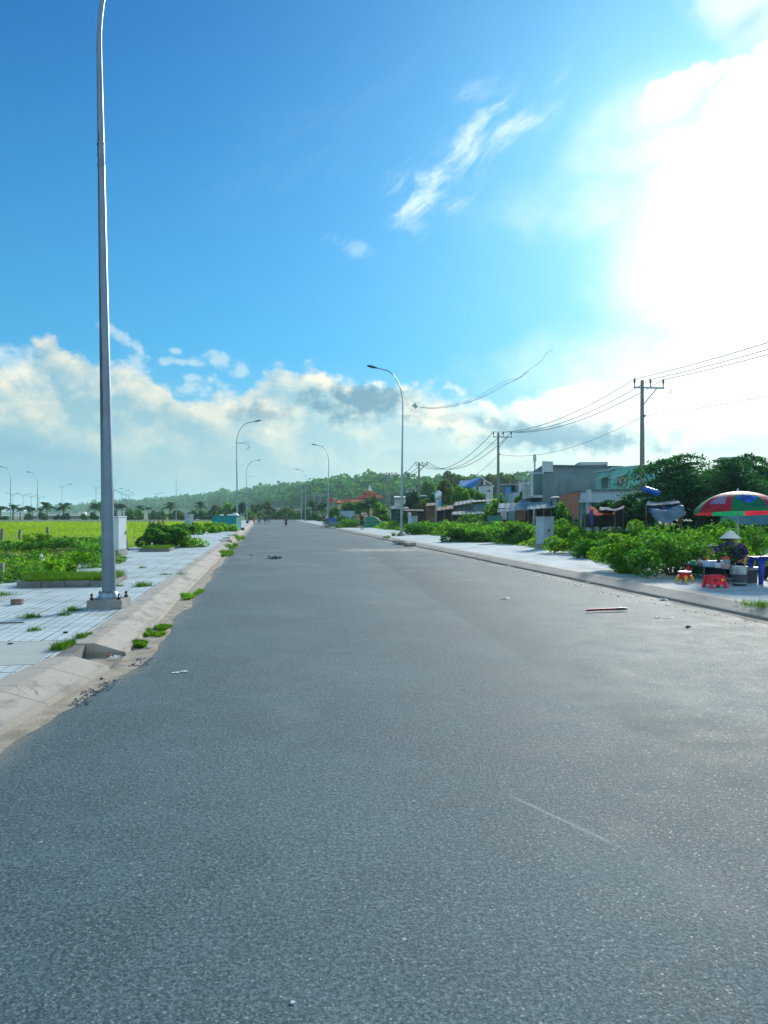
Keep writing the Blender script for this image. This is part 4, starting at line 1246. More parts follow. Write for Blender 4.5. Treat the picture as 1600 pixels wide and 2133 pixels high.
def densR(x, y):
    edge = 11.95 + 1.2 * (fnoise(y * .35 + 40, y * 0 + 1.5, 3) - .5)
    return ((x > edge) & (x < 28 + y * .1)) * np.where(y < 60, 1.0, .8)
weeds('weeds', 120000, (11.6, 34), (13, 175), hR, densR, M['leaf_weed'], .058, 'lush waist-high green weeds filling the strip behind the right pavement')
weeds('weeds', 60000, (12.4, 34), (16, 175), lambda x, y: hR(x, y) * 1.12 * (ripple(x + 30, y + 9) > .5), densR, M['leaf_shrub'], .065, 'darker leafy thickets mixed into the weeds behind the right pavement')
weeds('weeds', 26000, (13, 30), (38, 80), lambda x, y: hR(x, y) * .9, lambda x, y: (ripple(x * 1.4 - 7, y * .8) > .55) * 1.0, M['leaf_bright'], .055, 'yellow-green patches of weeds behind the right pavement')
def hL(x, y):
    return (.14 + .85 * np.clip(ripple(x, y) * 1.3 - .25, 0, 1)) * np.clip((-5.2 - x) / 1.2, .15, 1) * np.clip(1.4 - y / 50, .25, 1)
def densL(x, y):
    near = y < 26 + 14 * (ripple(x * .5, y * .5) - .4) + np.clip((-x - 5) * .3, 0, 6)
    return ((x < -5.35 - .6 * (fnoise(y * .6, y * 0 + 9, 3) - .3)) & near) * 1.0
weeds('weeds', 90000, (-24, -5), (11, 50), hL, densL, M['leaf_weed'], .046, 'dense green weeds spilling onto the left pavement edge')
weeds('weeds', 45000, (-24, -5), (13, 40), lambda x, y: hL(x, y) * 1.15 * (ripple(x + 50, y) > .45), lambda x, y: (x < -5.6) * (ripple(x * .8 + 3, y * .5 + 8) > .5) * 1.0, M['leaf_shrub'], .055, 'darker bushy patches in the weeds at the left')
# open field of bright grass
n = 130000
u = rng.uniform(0, 1, n * 3); y = 24 * (175 / 24) ** u; x = -5.6 - rng.uniform(0, 1, n * 3) * (y * .95)
keep = (rng.uniform(0, 1, n * 3) < np.clip((y - 22) / 22, .12, 1)); x = x[keep][:n]; y = y[keep][:n]
v, f = blades(np.stack([x, y, np.full(len(x), -.05)], 1), .16 * np.clip(y / 60, .8, 1.6) * (.7 + .8 * fnoise(x * .12, y * .12, 3)), .022 * np.clip(y / 35, 1, 5), .6)
tag(fast_mesh('field_grass', v, f, M['grass_field']), 'bright yellow-green grass of the open field at the left', kind='stuff')

# grass tufts on the pavements, countable: a thing each
def tuft(loc, r, h, n, label, m='grass', sx=1.0, rz=0.0, flat=False, group='grass tufts growing out of pavement joints', name='grass_tuft'):
    a = rng.uniform(0, 2 * np.pi, n); q = rng.uniform(0, 1, n) ** .75 * r
    if flat:      # a mat is a chain of overlapping clumps
        k = rng.integers(0, 9, n); cx_ = rng.uniform(-.45, .45, 9)[k] * r / max(sx, .3) * .6; cy_ = rng.uniform(-.85, .85, 9)[k] * r; rad = rng.uniform(.10, .34, 9)[k] * r
        X_ = cx_ + np.cos(a) * rad * rng.uniform(0, 1, n) ** .6; Y_ = cy_ + np.sin(a) * rad * rng.uniform(0, 1, n) ** .6
        a = np.arctan2(Y_, X_); q = np.hypot(X_, Y_)
    # irregular outline
    if not flat: q = q * (.25 + 1.35 * fnoise(np.cos(a) * 2.2 + loc[0] * 3, np.sin(a) * 2.2 + loc[1] * 3, 3) ** 1.3)
    h = h * (.35 + 1.3 * vnoise(np.cos(a) * q / r * 5 + 40, np.sin(a) * q / r * 5 + 7))
    P = np.stack([np.cos(a) * q * sx, np.sin(a) * q, np.zeros(n)], 1)
    v, f = blades(P, h, .009 if r < .6 else .014, 1.1)
    if flat:
        v2, f2 = leaf_quads(P + np.stack([np.zeros(n), np.zeros(n), rng.uniform(.01, h * .7, n)], 1), .026, 1.9, up=.8)
        v = np.concatenate([v.reshape(-1, 3), v2]); 
        o = fast_mesh(name, v[:len(f) * 3], f, M[m])
        v2 = v2[:len(v2) // 8 * 4]; f2 = f2[:len(v2) // 4]
        o2 = fast_mesh('leaves', v2, f2, M['leaf_weed'], o)
    else: o = fast_mesh(name, v, f, M[m])
    o.location = loc; o.rotation_euler.z = rz
    return tag(o, label, 'grass tuft', group)
zt = KT + .002
for (px, py, r, h, n, lab) in ((65, 1286, .20, .06, 260, 'grass tuft right of the brick in the near left pavement'), (134, 1281, .13, .05, 160, 'small lower grass tuft of the pair left of the lamp base'),
    (152, 1272, .17, .07, 220, 'upper grass tuft of the pair left of the lamp base'), (72, 1313, .12, .05, 150, 'tiny grass tuft nearest the concrete band'),
    (298, 1221, .22, .10, 320, 'spiky grass tuft on the pavement right of the lamp base'), (246, 1221, .12, .06, 90, 'grass wisp just right of the big pole above its base'),
    (297, 1183, .14, .05, 120, 'thin dark grass tuft high on the left pavement'), (345, 1197, .25, .04, 160, 'flat dark weed strip on the left pavement near the kerb'),
    (378, 1196, .22, .04, 140, 'flat weed strip touching the left kerb top'), (262, 1162, .25, .05, 120, 'flat weeds in front of the pale cabinet'), (4, 1240, .3, .08, 240, 'grass tuft cut by the left picture edge'),
    (62, 1216, .22, .07, 260, 'low grass fringe left of the front edge of the planting bed'), (120, 1219, .20, .06, 220, 'low grass fringe along the front edge of the planting bed'), (176, 1218, .20, .05, 180, 'low grass fringe in front of the bed, nearest the big pole'),
    (1590, 1262, .55, .10, 500, 'grass strip at the right picture edge on the pavement')):
    tuft(G(px, py, zt), r, h, n, lab)
for (px, py, r, h, n, lab) in ((127, 1350, .22, .07, 500, 'yellowish grass tuft growing along the kerb lip by the storm inlet'), (148, 1342, .12, .06, 260, 'yellow-green tuft right of the larger one by the storm inlet'),
    (170, 1327, .16, .05, 260, 'sparse grass at the corner of the concrete band above the storm inlet'), (185, 1321, .10, .03, 100, 'tiny grass sprig nearest the storm inlet')):
    tuft(G(px, py, KT + .008), r * .6, h, n, lab, rz=R(85), sx=1.5)
# green mats in the left gutter
for (px, py, rx, ry, h, n, lab) in ((292, 1345, .26, .24, .055, 1500, 'dense green weed clump in the gutter beside the storm inlet'), (318, 1318, .24, .60, .045, 2200, 'long creeping green mat in the left gutter beyond the storm inlet'),
    (400, 1238, .22, .75, .055, 1500, 'second green weed mat in the left gutter'), (393, 1247, .16, .3, .06, 500, 'small sprig patch just before the second gutter mat'),
    (470, 1155, .30, 2.0, .14, 1800, 'third weed mat in the left gutter'), (480, 1140, .34, 2.6, .16, 1800, 'fourth weed mat in the left gutter, beside the broken kerb stones'),
    (497, 1122, .38, 5.0, .20, 2000, 'long grass in the left gutter before the teal container')):
    p = G(px, py, .008); r = max(rx, ry)
    o = tuft(p, ry, h, n, lab, 'leaf_bright' if py < 1300 and py > 1200 else 'grass', sx=rx / ry, flat=True, group='green weed mats in the left gutter', name='weed_mat')
for (px, py, rx, ry, h, n, lab) in ((712, 1099, .7, 3.2, .38, 1400, 'weed clump on the right kerb in front of the walking man'), (697, 1094, .5, 3.0, .22, 700, 'low yellowish weeds at the right kerb near the lamp with two people'),
    (822, 1116, .35, .8, .22, 500, 'dark grass clump left of the nearest right lamp base'), (805, 1120, .3, .8, .12, 300, 'small grass patch at the kerb foot left of the broken kerb'),
    (868, 1134, .35, .35, .12, 400, 'pale yellow grass tuft in front of the broken right kerb'), (1051, 1171, .12, .2, .09, 120, 'single dark sprig in the right gutter')):
    p = G(px, py, .01 if px > 860 else KT)
    tuft(p, ry, h, n, lab, 'grass', sx=rx / ry, flat=True, group='weed clumps along the right kerb', name='weed_clump')

# planters on the left pavement, with brick kerbs and grass
def planter(x0, x1, y0, y1, label, hh=.12, n=2600, gh=.16):
    t = empty('planter_bed', ((x0 + x1) / 2, (y0 + y1) / 2, KT), 0, label, 'planter bed', 'square planting beds in the pavements')
    w, dp = x1 - x0, y1 - y0
    k = 0
    for (cx, cy, sx, sy) in ((0, -dp / 2, w, .12), (0, dp / 2, w, .12), (-w / 2 + .06, 0, .12, dp - .124), (w / 2 - .06, 0, .12, dp - .124)):
        b = MB()
        L = sx if sx > sy else sy; m = max(2, int(L / .45))
        for i in range(m):
            o = -L / 2 + (i + .5) * L / m
            c = (cx + (o if sx > sy else 0), cy + (0 if sx > sy else o), hh / 2 + random.uniform(-.008, .006))
            sz = (L / m - .008, .12, hh) if sx > sy else (.12, L / m - .008, hh)
            b.bbox(c, sz, b=.01)
        b.build('edging', M['concrete_dark'], t)
    MB().box((0, 0, hh * .35), (w - .13, dp - .13, hh * .6)).build('soil', M['ground'], t)
    P = np.stack([rng.uniform(-w / 2 + .05, w / 2 - .05, n), rng.uniform(-dp / 2 + .05, dp / 2 - .05, n), np.full(n, hh * .6)], 1)
    v, f = blades(P, gh * (.6 + .9 * vnoise(P[:, 0] * 2 + 9, P[:, 1] * 2)), .013, 1.0)
    fast_mesh('grass', v, f, M['grass'], t)
    return t
pl = planter(-5.0, -3.10, 16.9, 18.6, 'grassy planting bed edged with kerb stones behind the big foreground pole', n=7000, gh=.17)
plb = planter(-4.9, -3.7, 32.2, 33.9, 'planting bed further up the left pavement, overgrown by a bushy shrub', n=2500)
p = WG(338, 34.5, KT); shrub(p, .95, 1.05, M['leaf_shrub'], 'bushy dark green shrub sprawling from the bed on the left pavement', n=5200, lsize=.085, seed=21)
p = WG(372, 35.5, KT); shrub(p, .35, .9, M['leaf_weed'], 'low creeping plant on the pavement right of the bushy shrub', n=1200, lsize=.075, seed=22, sx=1.3)
p = WG(440, 68, KT); shrub(p, .55, 1.6, M['leaf_weed'], 'low green growth in front of the teal container', n=2600, lsize=.12, seed=23, sx=1.4)
p = WG(418, 62, KT); shrub(p, .7, 1.2, M['leaf_weed'], 'green growth between the grey cabinet and the teal container', n=2400, lsize=.12, seed=24, sx=1.2)
p = WG(372, 56, 0); shrub(p, .9, 1.2, M['leaf_shrub'], 'green shrub left of the grey cabinet on the left', n=2000, lsize=.12, seed=25, sx=1.2)
p = WG(80, 36, 0); shrub(p, .8, .8, M['leaf_weed'], 'leafy sapling standing alone in the left field', n=1100, lsize=.09, seed=26)
for i, (px, d, H, r, lab) in enumerate(((98, 18.9, .30, .55, 'low leafy weed spilling over the left end of the grassy planting bed'), (30, 17.6, .62, .8, 'lush dark weed bush at the pavement edge left of the planting bed'), (150, 21.5, .42, .7, 'leafy weed behind the grassy planting bed'), (205, 24, .45, .7, 'leafy weed just left of the big foreground pole, behind the bed'))):
    shrub(WG(px, d, KT if i != 1 else 0), H, r, M['leaf_weed' if i % 2 == 0 else 'leaf_shrub'], lab, n=1500, lsize=.05, seed=70 + i, sx=1.3)
# overgrown bed on the right pavement in front of the lamp
p = WG(955, 42.5, KT); shrub(p, .75, .9, M['leaf_shrub'], 'dark shrub left in the overgrown bed on the right pavement', n=3600, lsize=.085, seed=27, sx=1.1)
p = WG(1005, 42, KT); shrub(p, .5, 1.0, M['leaf_shrub'], 'lower dark shrub right in the overgrown bed on the right pavement', n=3200, lsize=.08, seed=28, sx=1.2)
planter(10.4, 12.6, 41.0, 42.2, 'bed of kerb stones buried under dark shrubs on the right pavement', n=900)
# individual shrubs standing out of the right thicket
for i, (px, d, H, r, mm, lab) in enumerate((
    (1400, 19.2, 1.15, 1.35, 'leaf_shrub', 'large leafy shrub left of the food stall'), (1330, 20.3, .85, .95, 'leaf_weed', 'green shrub spilling onto the right pavement'),
    (1455, 20.8, 1.35, 1.2, 'leaf_weed', 'tall weedy shrub right behind the dark crate of the stall'), (1580, 21.5, 1.4, 1.3, 'leaf_shrub', 'leafy shrub behind the blue plastic table'),
    (1520, 22.5, 1.45, 1.0, 'leaf_shrub', 'dark shrub behind the seller'), (1300, 25.5, 1.45, .95, 'leaf_weed', 'upright pointed weed bush left of the tarpaulin stall'),
    (1215, 30, .9, 1.1, 'leaf_weed', 'bright low shrub right of the large cabinet'), (1180, 37, 1.3, 1.2, 'leaf_weed', 'shrub behind the large cabinet'),
    (1090, 40, 1.1, 1.4, 'leaf_shrub', 'shrub left of the large cabinet'), (1050, 47, 1.1, 1.5, 'leaf_weed', 'green shrub in front of the teal box'), (965, 62, 1.6, 1.8, 'leaf_shrub', 'dark rounded shrub left of the teal box in the weeds'),
    (870, 58, 1.0, 1.4, 'leaf_shrub', 'low dark shrub right at the foot of the nearest right lamp'), (722, 92, 1.5, 2.3, 'leaf_dark', 'round dark bush in front of the parked truck'), (742, 88, 1.0, 1.8, 'leaf_shrub', 'dark bush just left of the walking man'),
    (1360, 24, 1.1, 1.0, 'leaf_shrub', 'shrub between the pointed weed bush and the stall'), (1250, 27, .8, .9, 'leaf_shrub', 'low dark shrub at the pavement edge between cabinet and stall'))):
    z = KT if px in (1330, 1400) else 0
    shrub(WG(px, d, z), H, r, M[mm], lab, 'shrubs along the right pavement', n=int(4800 if d < 30 else 2600), lsize=.052 if d < 30 else .09, seed=140 + i, sx=1.1)

# ================================================================== buildings on the right
M['conc_wall'] = mat('conc_wall', (.14, .195, .225), .9, .22, .5, .25, 10, dirt=.5, dirtcol=(.06, .075, .085), streak=True)
M['pale_wall'] = mat('pale_wall', (.46, .52, .54), .85, .10, .6, .1, 10, dirt=.3, dirtcol=(.26, .29, .30), streak=True)
M['white_wall'] = mat('white_wall', (.50, .58, .66), .85, .08, .6, dirt=.2, dirtcol=(.30, .34, .38), streak=True)
M['mint'] = mat('mint', (.22, .56, .48), .85, .08, .5, .1, 10, dirt=.25, dirtcol=(.13, .28, .26), streak=True)
M['mint_pale'] = mat('mint_pale', (.36, .58, .48), .85, .08, .5)
M['blue_wall'] = mat('blue_wall', (.10, .36, .66), .8, .12, .6, dirt=.2)
M['dblue_wall'] = mat('dblue_wall', (.035, .075, .12), .8, .15, .6)
M['teal_wall'] = mat('teal_wall', (.13, .33, .36), .8, .2, .6, dirt=.4)
M['brown_wall'] = mat('brown_wall', (.26, .12, .08), .9, .25, .8, dirt=.4)
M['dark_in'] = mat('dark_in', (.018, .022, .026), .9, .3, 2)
M['window_glass'] = mat('window_glass', (.05, .08, .10), .15, .2, 2, spec=.6)
M['tin_blue'] = mat('tin_blue', (.09, .21, .27), .85, spec=.15, var=.25, scale=.6, dirt=.55, dirtcol=(.10, .12, .12))
M['tin_grey'] = mat('tin_grey', (.17, .21, .23), .85, spec=.15, var=.25, scale=.6, dirt=.6, dirtcol=(.13, .10, .08))
M['tin_rust'] = mat('tin_rust', (.17, .09, .06), .9, .35, .8, dirt=.5)
M['roof_blue'] = mat('roof_blue', (.008, .19, .50), .85, .12, .6, spec=.15)
M['tile_red'] = mat('tile_red', (.55, .13, .06), .8, .2, .6, dirt=.3, dirtcol=(.18, .07, .05))
M['wood'] = mat('wood', (.11, .08, .06), .9, .3, 4)
M['stone_white'] = mat('stone_white', (.62, .64, .62), .8, .1, 2)
M['tarp_orange'] = mat('tarp_orange', (.42, .07, .02), .95, .2, 2, .4, 6, trans=.25, spec=.05)
M['tarp_blue'] = mat('tarp_blue', (.015, .06, .32), .5, .2, 2, .4, 6, trans=.2)
M['tarp_grey'] = mat('tarp_grey', (.10, .17, .22), .6, .35, 2, .6, 5, dirt=.4)
M['plastic_blue'] = mat('plastic_blue', (.01, .10, .55), .35, .1, 2)
M['steel_tank'] = mat('steel_tank', (.55, .62, .66), .3, .1, 2, metal=.6)
def brick_mat():
    m = bpy.data.materials.new('red_brick'); m.use_nodes = True
    g = NG(m.node_tree); g.n.clear()
    out = g.node('ShaderNodeOutputMaterial'); p = g.node('ShaderNodeBsdfPrincipled'); g.l.new(p.outputs[0], out.inputs[0])
    x, y, z = g.sep(g.node('ShaderNodeTexCoord').outputs['Object'])
    br = g.node('ShaderNodeTexBrick'); g.l.new(g.vec(x * 1.0 + y * 1.0, z, 0), br.inputs['Vector'])
    br.inputs['Scale'].default_value = 4.0; br.inputs['Color1'].default_value = (.62, .19, .08, 1); br.inputs['Color2'].default_value = (.48, .14, .06, 1); br.inputs['Mortar'].default_value = (.26, .20, .17, 1)
    br.inputs['Mortar Size'].default_value = .02
    n = g.noise(g.node('ShaderNodeTexCoord').outputs['Object'], 1.2, 5)
    g.put(p.inputs['Base Color'], g.mix(g.sm(n, .5, .75) * .45, br.outputs[0], (.16, .10, .08))); p.inputs['Roughness'].default_value = .9
    return m
M['brick'] = brick_mat()

class Bld:
    """a building whose parts are given as world-space points, stored relative to its base"""
    def __init__(s, name, px, d, label, cat='house', group=None):
        s.o = WG(px, d, 0); s.t = empty(name, s.o, 0, label, cat, group)
    def pt(s, px, d, py=None, z=None):
        p = W(px, py, d) if py is not None else WG(px, d, z or 0)
        return p - s.o
    def walls(s, name, foot, z0, z1, m, parent=None):
        """foot: list of (px, d); z as numbers or list"""
        poly = [s.pt(a, d) for a, d in foot]
        return MB().prism([(p.x, p.y) for p in poly], z0, z1).build(name, m, parent or s.t)
    def face_frame(s, A, B):
        a = s.pt(*A); b = s.pt(*B); u = (b - a); L = u.length; u.normalize()
        n = Vector((u.y, -u.x, 0))
        if (a + s.o - Vector((0, 0, 0))).dot(n) > 0: n = -n
        return a, u, n, L
    def opening(s, A, B, u0, u1, z0, z1, name='window', frame=None, pane=None, proud=.05, bars=1, awning=None):
        """window or door on the wall from A to B; u0..u1 fraction along"""
        a, u, n, L = s.face_frame(A, B)
        c = a + u * L * (u0 + u1) / 2; c.z = (z0 + z1) / 2; w = L * (u1 - u0); h = z1 - z0
        rz = math.atan2(u.y, u.x)
        f = MB()
        t_ = .06
        f.box(c + n * proud + Vector((0, 0, h / 2)), (w + t_, .09, t_), rz).box(c + n * proud - Vector((0, 0, h / 2)), (w + t_, .09, t_), rz)
        for k in range(bars + 2):
            f.box(c + n * (proud + .003) + u * (w * (k / (bars + 1) - .5)), (t_ * .8, .085, h - t_), rz)
        fo_ = f.build(name, frame or M['pale_wall'], s.t)
        MB().box(c + n * .02, (w - .01, .04, h - .01), rz).build('pane', pane or M['window_glass'], fo_)
        if awning:
            MB().slab([c + n * .02 + u * (-w * .75) + Vector((0, 0, h / 2 + .35)), c + n * .02 + u * (w * .75) + Vector((0, 0, h / 2 + .35)), c + n * .75 + u * (w * .75) + Vector((0, 0, h / 2 + .12)), c + n * .75 + u * (-w * .75) + Vector((0, 0, h / 2 + .12))], .06).build('awning', awning, s.t)
        return fo_
def zz(py, d): return W(800, py, d).z

# grey two-storey concrete house with a balcony on its narrow front
b = Bld('grey_house', 1130, 70, 'two-storey grey cement house with a balcony on its narrow left front')
A, Bq, Cq, Dq = (1130, 70), (1297, 73.5), (1290, 84), (1110, 79)
zt_ = zz(968, 71)
poly = [b.pt(*q) for q in (A, Bq, Cq, Dq)]
b.walls('wall', [A, Bq, Cq, Dq], 0, [zz(969, 70), zz(971, 73.5), zz(971, 84) * .98, zz(982, 79)], M['conc_wall'])
b.walls('side_wall', [(1129.5, 69.93), (1152, 70.4), (1152, 70.25), (1129.5, 69.75)], zz(983, 70), zz(961, 70), M['pale_wall'])
MB().slab([b.pt(1108, 79.5, 983), b.pt(1130.5, 69.6, 983), b.pt(1133, 69.9, 983), b.pt(1112, 80, 983)], .22).build('cornice', M['pale_wall'], b.t)
# balcony recess on the front A-D
a_, u_, n_, L_ = b.face_frame(Dq, A)
c_ = a_ + u_ * L_ / 2; rzb = math.atan2(u_.y, u_.x); zf = zz(1034, 70)
MB().box(c_ + n_ * .03 + Vector((0, 0, (zf + zz(984, 70)) / 2)), (L_ * .88, .06, zz(984, 70) - zf - .1), rzb).build('recess', mat('recess_green', (.10, .20, .17), .9), b.t)
MB().box(c_ + n_ * .55 + Vector((0, 0, zf)), (L_, 1.1, .22), rzb).build('balcony_floor', M['pale_wall'], b.t)
for k in (0.0, 1.0):
    MB().box(a_ + u_ * L_ * k + n_ * .95 + Vector((0, 0, (zf + zz(984, 72)) / 2)), (.22, .22, zz(984, 72) - zf), rzb).build('column', M['pale_wall'], b.t)
r_ = MB()
for k in range(7):
    r_.box(c_ + n_ * 1.0 + Vector((0, 0, zf + .18 + k * .16)), (L_, .06, .055), rzb)
for k in range(5):
    r_.box(a_ + u_ * L_ * (k + .5) / 5 + n_ * 1.003 + Vector((0, 0, zf + .62)), (.06, .05, 1.1), rzb)
r_.build('railing', M['stone_white'], b.t)
MB().slab([b.pt(1152, 70.2, 968), b.pt(1298, 73.3, 970.5), b.pt(1296, 74.2, 970.5), b.pt(1152, 71, 968)], .12).build('coping', M['conc_wall'], b.t)
# boxy top storey of another house behind
b = Bld('rooftop_house', 1232, 95, 'flat roofed upper storey of a house peeping over the grey cement house')
b.walls('wall', [(1202, 96), (1264, 95), (1266, 102), (1204, 103)], 0, zz(964, 95), M['conc_wall'])
MB().slab([b.pt(1198, 98, 967), b.pt(1208, 94, 962.5), b.pt(1266, 93.5, 962), b.pt(1266, 99, 962)], .35).build('roof', M['pale_wall'], b.t)
for (u0, u1) in ((.12, .30), (.82, .98)):
    b.opening((1202, 96), (1264, 95), u0, u1, zz(967.5, 95) - .15, zz(965, 95) - .1, 'vent', M['dark_in'], M['dark_in'])
# mint green house
b = Bld('green_house', 1275, 57, 'mint green two-storey house with small awnings over its windows')
A, Bq = (1275, 57), (1372, 50); Dq = (1242, 64); Cq = (1372, 62)
b.walls('wall', [A, Bq, Cq, Dq], 0, [zz(974, 57), zz(966, 50), zz(966, 50), zz(974, 57)], M['mint'])
MB().slab([b.pt(1238, 64, 982), b.pt(1274, 56, 976), b.pt(1276, 56.6, 976), b.pt(1244, 65, 982)], .12).build('eaves', M['pale_wall'], b.t)
MB().slab([b.pt(1274, 56.9, 973.5), b.pt(1374, 49.8, 965.5), b.pt(1374, 50.4, 965.5), b.pt(1276, 57.6, 973.5)], .12).build('coping', M['mint_pale'], b.t)
b.opening(A, Bq, .16, .32, zz(1013, 56), zz(998, 56), frame=M['stone_white'], bars=1, awning=M['mint_pale'])
b.opening(Dq, A, .45, .85, zz(1018, 59), zz(1000, 59), frame=M['mint_pale'], bars=1, awning=M['mint_pale'])
# white walled low building with a red brick flank
b = Bld('white_house', 1207, 50, 'low white walled building with a bare red brick flank')
A, Bq, Cq, Dq = (1207, 50), (1335, 46), (1335, 55), (1165, 60)
zA = zz(1021, 50); zB = zz(1018, 46)
b.walls('wall', [A, Bq, Cq, (1207.5, 58)], 0, [zA, zB, zB, zA], M['white_wall'])
b.walls('brick_wall', [(1206.5, 49.9), (1207, 50.2), (1166, 60.2), (1165, 59.8)], 0, [zz(1022, 50), zz(1022, 50), zz(1033, 60), zz(1033, 60)], M['brick'])
MB().slab([b.pt(1163, 60.5, 1031.5), b.pt(1206, 49.6, 1020), b.pt(1336, 45.8, 1017), b.pt(1330, 56, 1022)], .08).build('roof', M['tin_grey'], b.t)
b.walls('lower_wall', [(1208, 49.6), (1236, 48.8), (1236, 48.7), (1208, 49.5)], 0, zz(1043, 50), M['teal_wall'])
MB().slab([b.pt(1206, 48.2, 1044), b.pt(1262, 46.8, 1044), b.pt(1262, 48, 1040), b.pt(1206, 49.8, 1040)], .08).build('canopy', M['pale_wall'], b.t)
MB().box(b.pt(1226, 48, z=1.6), (.25, .25, 3.2)).build('column', M['pale_wall'], b.t)
# house at the right picture edge
b = Bld('edge_house', 1590, 60, 'house with a dark hipped roof edge at the right border, behind the feathery trees')
b.walls('wall', [(1555, 60), (1660, 58), (1660, 68), (1560, 70)], 0, zz(984, 60), M['teal_wall'])
b.walls('pillar', [(1566, 58.5), (1575, 58.3), (1575, 59), (1566, 59.2)], 0, zz(964, 59), M['white_wall'])
MB().slab([b.pt(1545, 58, 982), b.pt(1680, 56, 980), b.pt(1680, 66, 968), b.pt(1575, 68, 972)], .15).build('roof', M['tin_grey'], b.t)
# pale building behind the feathery tree
b = Bld('pale_house', 1530, 75, 'pale house with a flat parapet hidden behind the feathery trees')
b.walls('wall', [(1495, 75), (1562, 74), (1566, 84), (1500, 85)], 0, zz(957, 75), M['white_wall'])
b.walls('parapet', [(1500, 74.6), (1560, 73.8), (1560, 73.6), (1500, 74.4)], zz(959, 75), zz(953, 75), M['pale_wall'])
b.opening((1495, 75), (1562, 74), .3, .6, zz(975, 75), zz(958, 75))

# house with the bright blue pitched roof
b = Bld('blue_roof_house', 990, 130, 'pale house with a steep bright blue roof on the rise')
A, Bq = (985, 128), (1027, 132); Cq = (1027, 142); Dq = (955, 138)
gm = b.pt(1003, 129.5, 995)
zl = zz(1015, 128); zr = zz(1011, 132)
b.walls('wall', [A, Bq, Cq, Dq], 0, [zl, zr, zr, zz(1014, 138)], M['pale_wall'])
pa, pb = b.pt(970, 129, 1013), b.pt(1026, 132, 1011)
MB().add([pa, pb, gm, pa + Vector((.1, .3, 0)), pb + Vector((.1, .3, 0)), gm + Vector((.1, .3, 0))], [(0, 1, 2), (3, 5, 4), (0, 2, 5, 3), (1, 4, 5, 2), (0, 3, 4, 1)]).build('gable', M['pale_wall'], b.t)
MB().slab([b.pt(966, 128, 1013), b.pt(986, 127.5, 1013), b.pt(1003, 129, 994.5), b.pt(982, 134, 998)], .2).slab([b.pt(954, 130, 1012), b.pt(968, 127.6, 1013), b.pt(984, 134, 1000), b.pt(959, 138, 1001)], .2).build('roof', M['roof_blue'], b.t)
MB().slab([b.pt(952, 129.5, 1021), b.pt(963, 127, 1020), b.pt(960, 130, 1008), b.pt(954, 134, 1010)], .2).build('dormer_roof', M['roof_blue'], b.t)
MB().slab([b.pt(1002, 129.2, 994.5), b.pt(1028, 132, 1013), b.pt(1030, 140, 1013), b.pt(1004, 138, 995)], .2).build('roof_slope', M['tin_grey'], b.t)
b.opening(A, Bq, .42, .58, zz(1010, 130), zz(1004, 130), frame=M['dark_in'], pane=M['dark_in'])
b.walls('chimney', [(1007, 129.8), (1011, 129.9), (1011, 130.6), (1007, 130.5)], zz(1010, 130), zz(1001, 130), M['stone_white'])
b.opening(A, Bq, .18, .24, zz(1021, 130), zz(1015, 130), frame=M['dark_in'], pane=M['dark_in'])
b.opening(A, Bq, .72, .84, zz(1023, 130), zz(1021, 130), frame=M['dark_in'], pane=M['dark_in'])
# low houses
def boxhouse(px0, px1, top, d, m, label, roof=None, side=None, deep=8, bot=0, group='small houses on the rise', openings=(), slope=0.0, name='small_house', flat=1.0):
    b = Bld(name, (px0 + px1) / 2, d, label, 'house', group)
    A, Bq = (px0, d), (px1, d * 1.01); 
    Cq = (px1 - (px1 - 800) * deep / d * .6, d * 1.01 + deep); Dq = (px0 - (px0 - 800) * deep / d * .6 + 0, d + deep)
    z = zz(top, d)
    b.walls('wall', [A, Bq, Cq, Dq], bot, z, m)
    if side is not None:
        xm = side[0]
        b.walls('side_wall', [(px0, d - .05), (xm, d - .05), (xm, d - .15), (px0, d - .15)], bot, z - .02, side[1])
    if roof is not None:
        MB().slab([b.pt(px0 - 2, d - .6, z=z + .05), b.pt(px1 + 2, d - .6, z=z + .05 + slope * .2), b.pt(Cq[0], Cq[1], z=z + .4 + slope), b.pt(Dq[0], Dq[1], z=z + .4 + slope)], .12, 0, .03, 14).build('roof', roof, b.t)
    for (u0, u1, a0, a1) in openings:
        b.opening(A, Bq, u0, u1, zz(a1, d), zz(a0, d))
    return b
boxhouse(1053, 1081, 1010, 96, M['conc_wall'], 'boxy house with a bright blue side right of the second utility pole', M['tin_grey'], (1065, M['blue_wall']))
boxhouse(1080, 1110, 1009, 92, M['conc_wall'], 'grey box shaped house with a pale front beside the grey cement house', None, (1094, M['pale_wall']))
boxhouse(1094, 1110, 1029, 88, M['blue_wall'], 'low light blue house front tucked below the grey box house', None)
boxhouse(1069, 1082, 1026, 90, M['pale_wall'], 'small pale outbuilding below the boxy blue house', None)
boxhouse(1080, 1104, 1000, 240, M['pale_wall'], 'distant flat roofed building on the hilltop', M['tin_grey'], deep=12, openings=((.1, .3, 1001.5, 1003.5), (.5, .7, 1001.5, 1003.5)))
boxhouse(1058, 1078, 1004, 260, M['conc_wall'], 'distant grey building left of the hilltop one', M['tin_grey'], deep=12)
boxhouse(866, 884, 1011, 230, M['conc_wall'], 'hazy grey house on the slope right of the third utility pole top', M['tin_grey'], openings=((.2, .4, 1013, 1016), (.6, .8, 1013, 1016)))
boxhouse(848, 868, 1018, 200, M['white_wall'], 'hazy bluish house on the slope left of the third utility pole', M['tin_grey'], openings=((.2, .4, 1021, 1025),))
boxhouse(822, 846, 1036, 170, M['pale_wall'], 'pale roofed house above the dark blue one', M['stone_white'], deep=5)
boxhouse(872, 890, 1034, 140, M['dblue_wall'], 'dark bluish house right of the third utility pole', M['tin_blue'], deep=5)
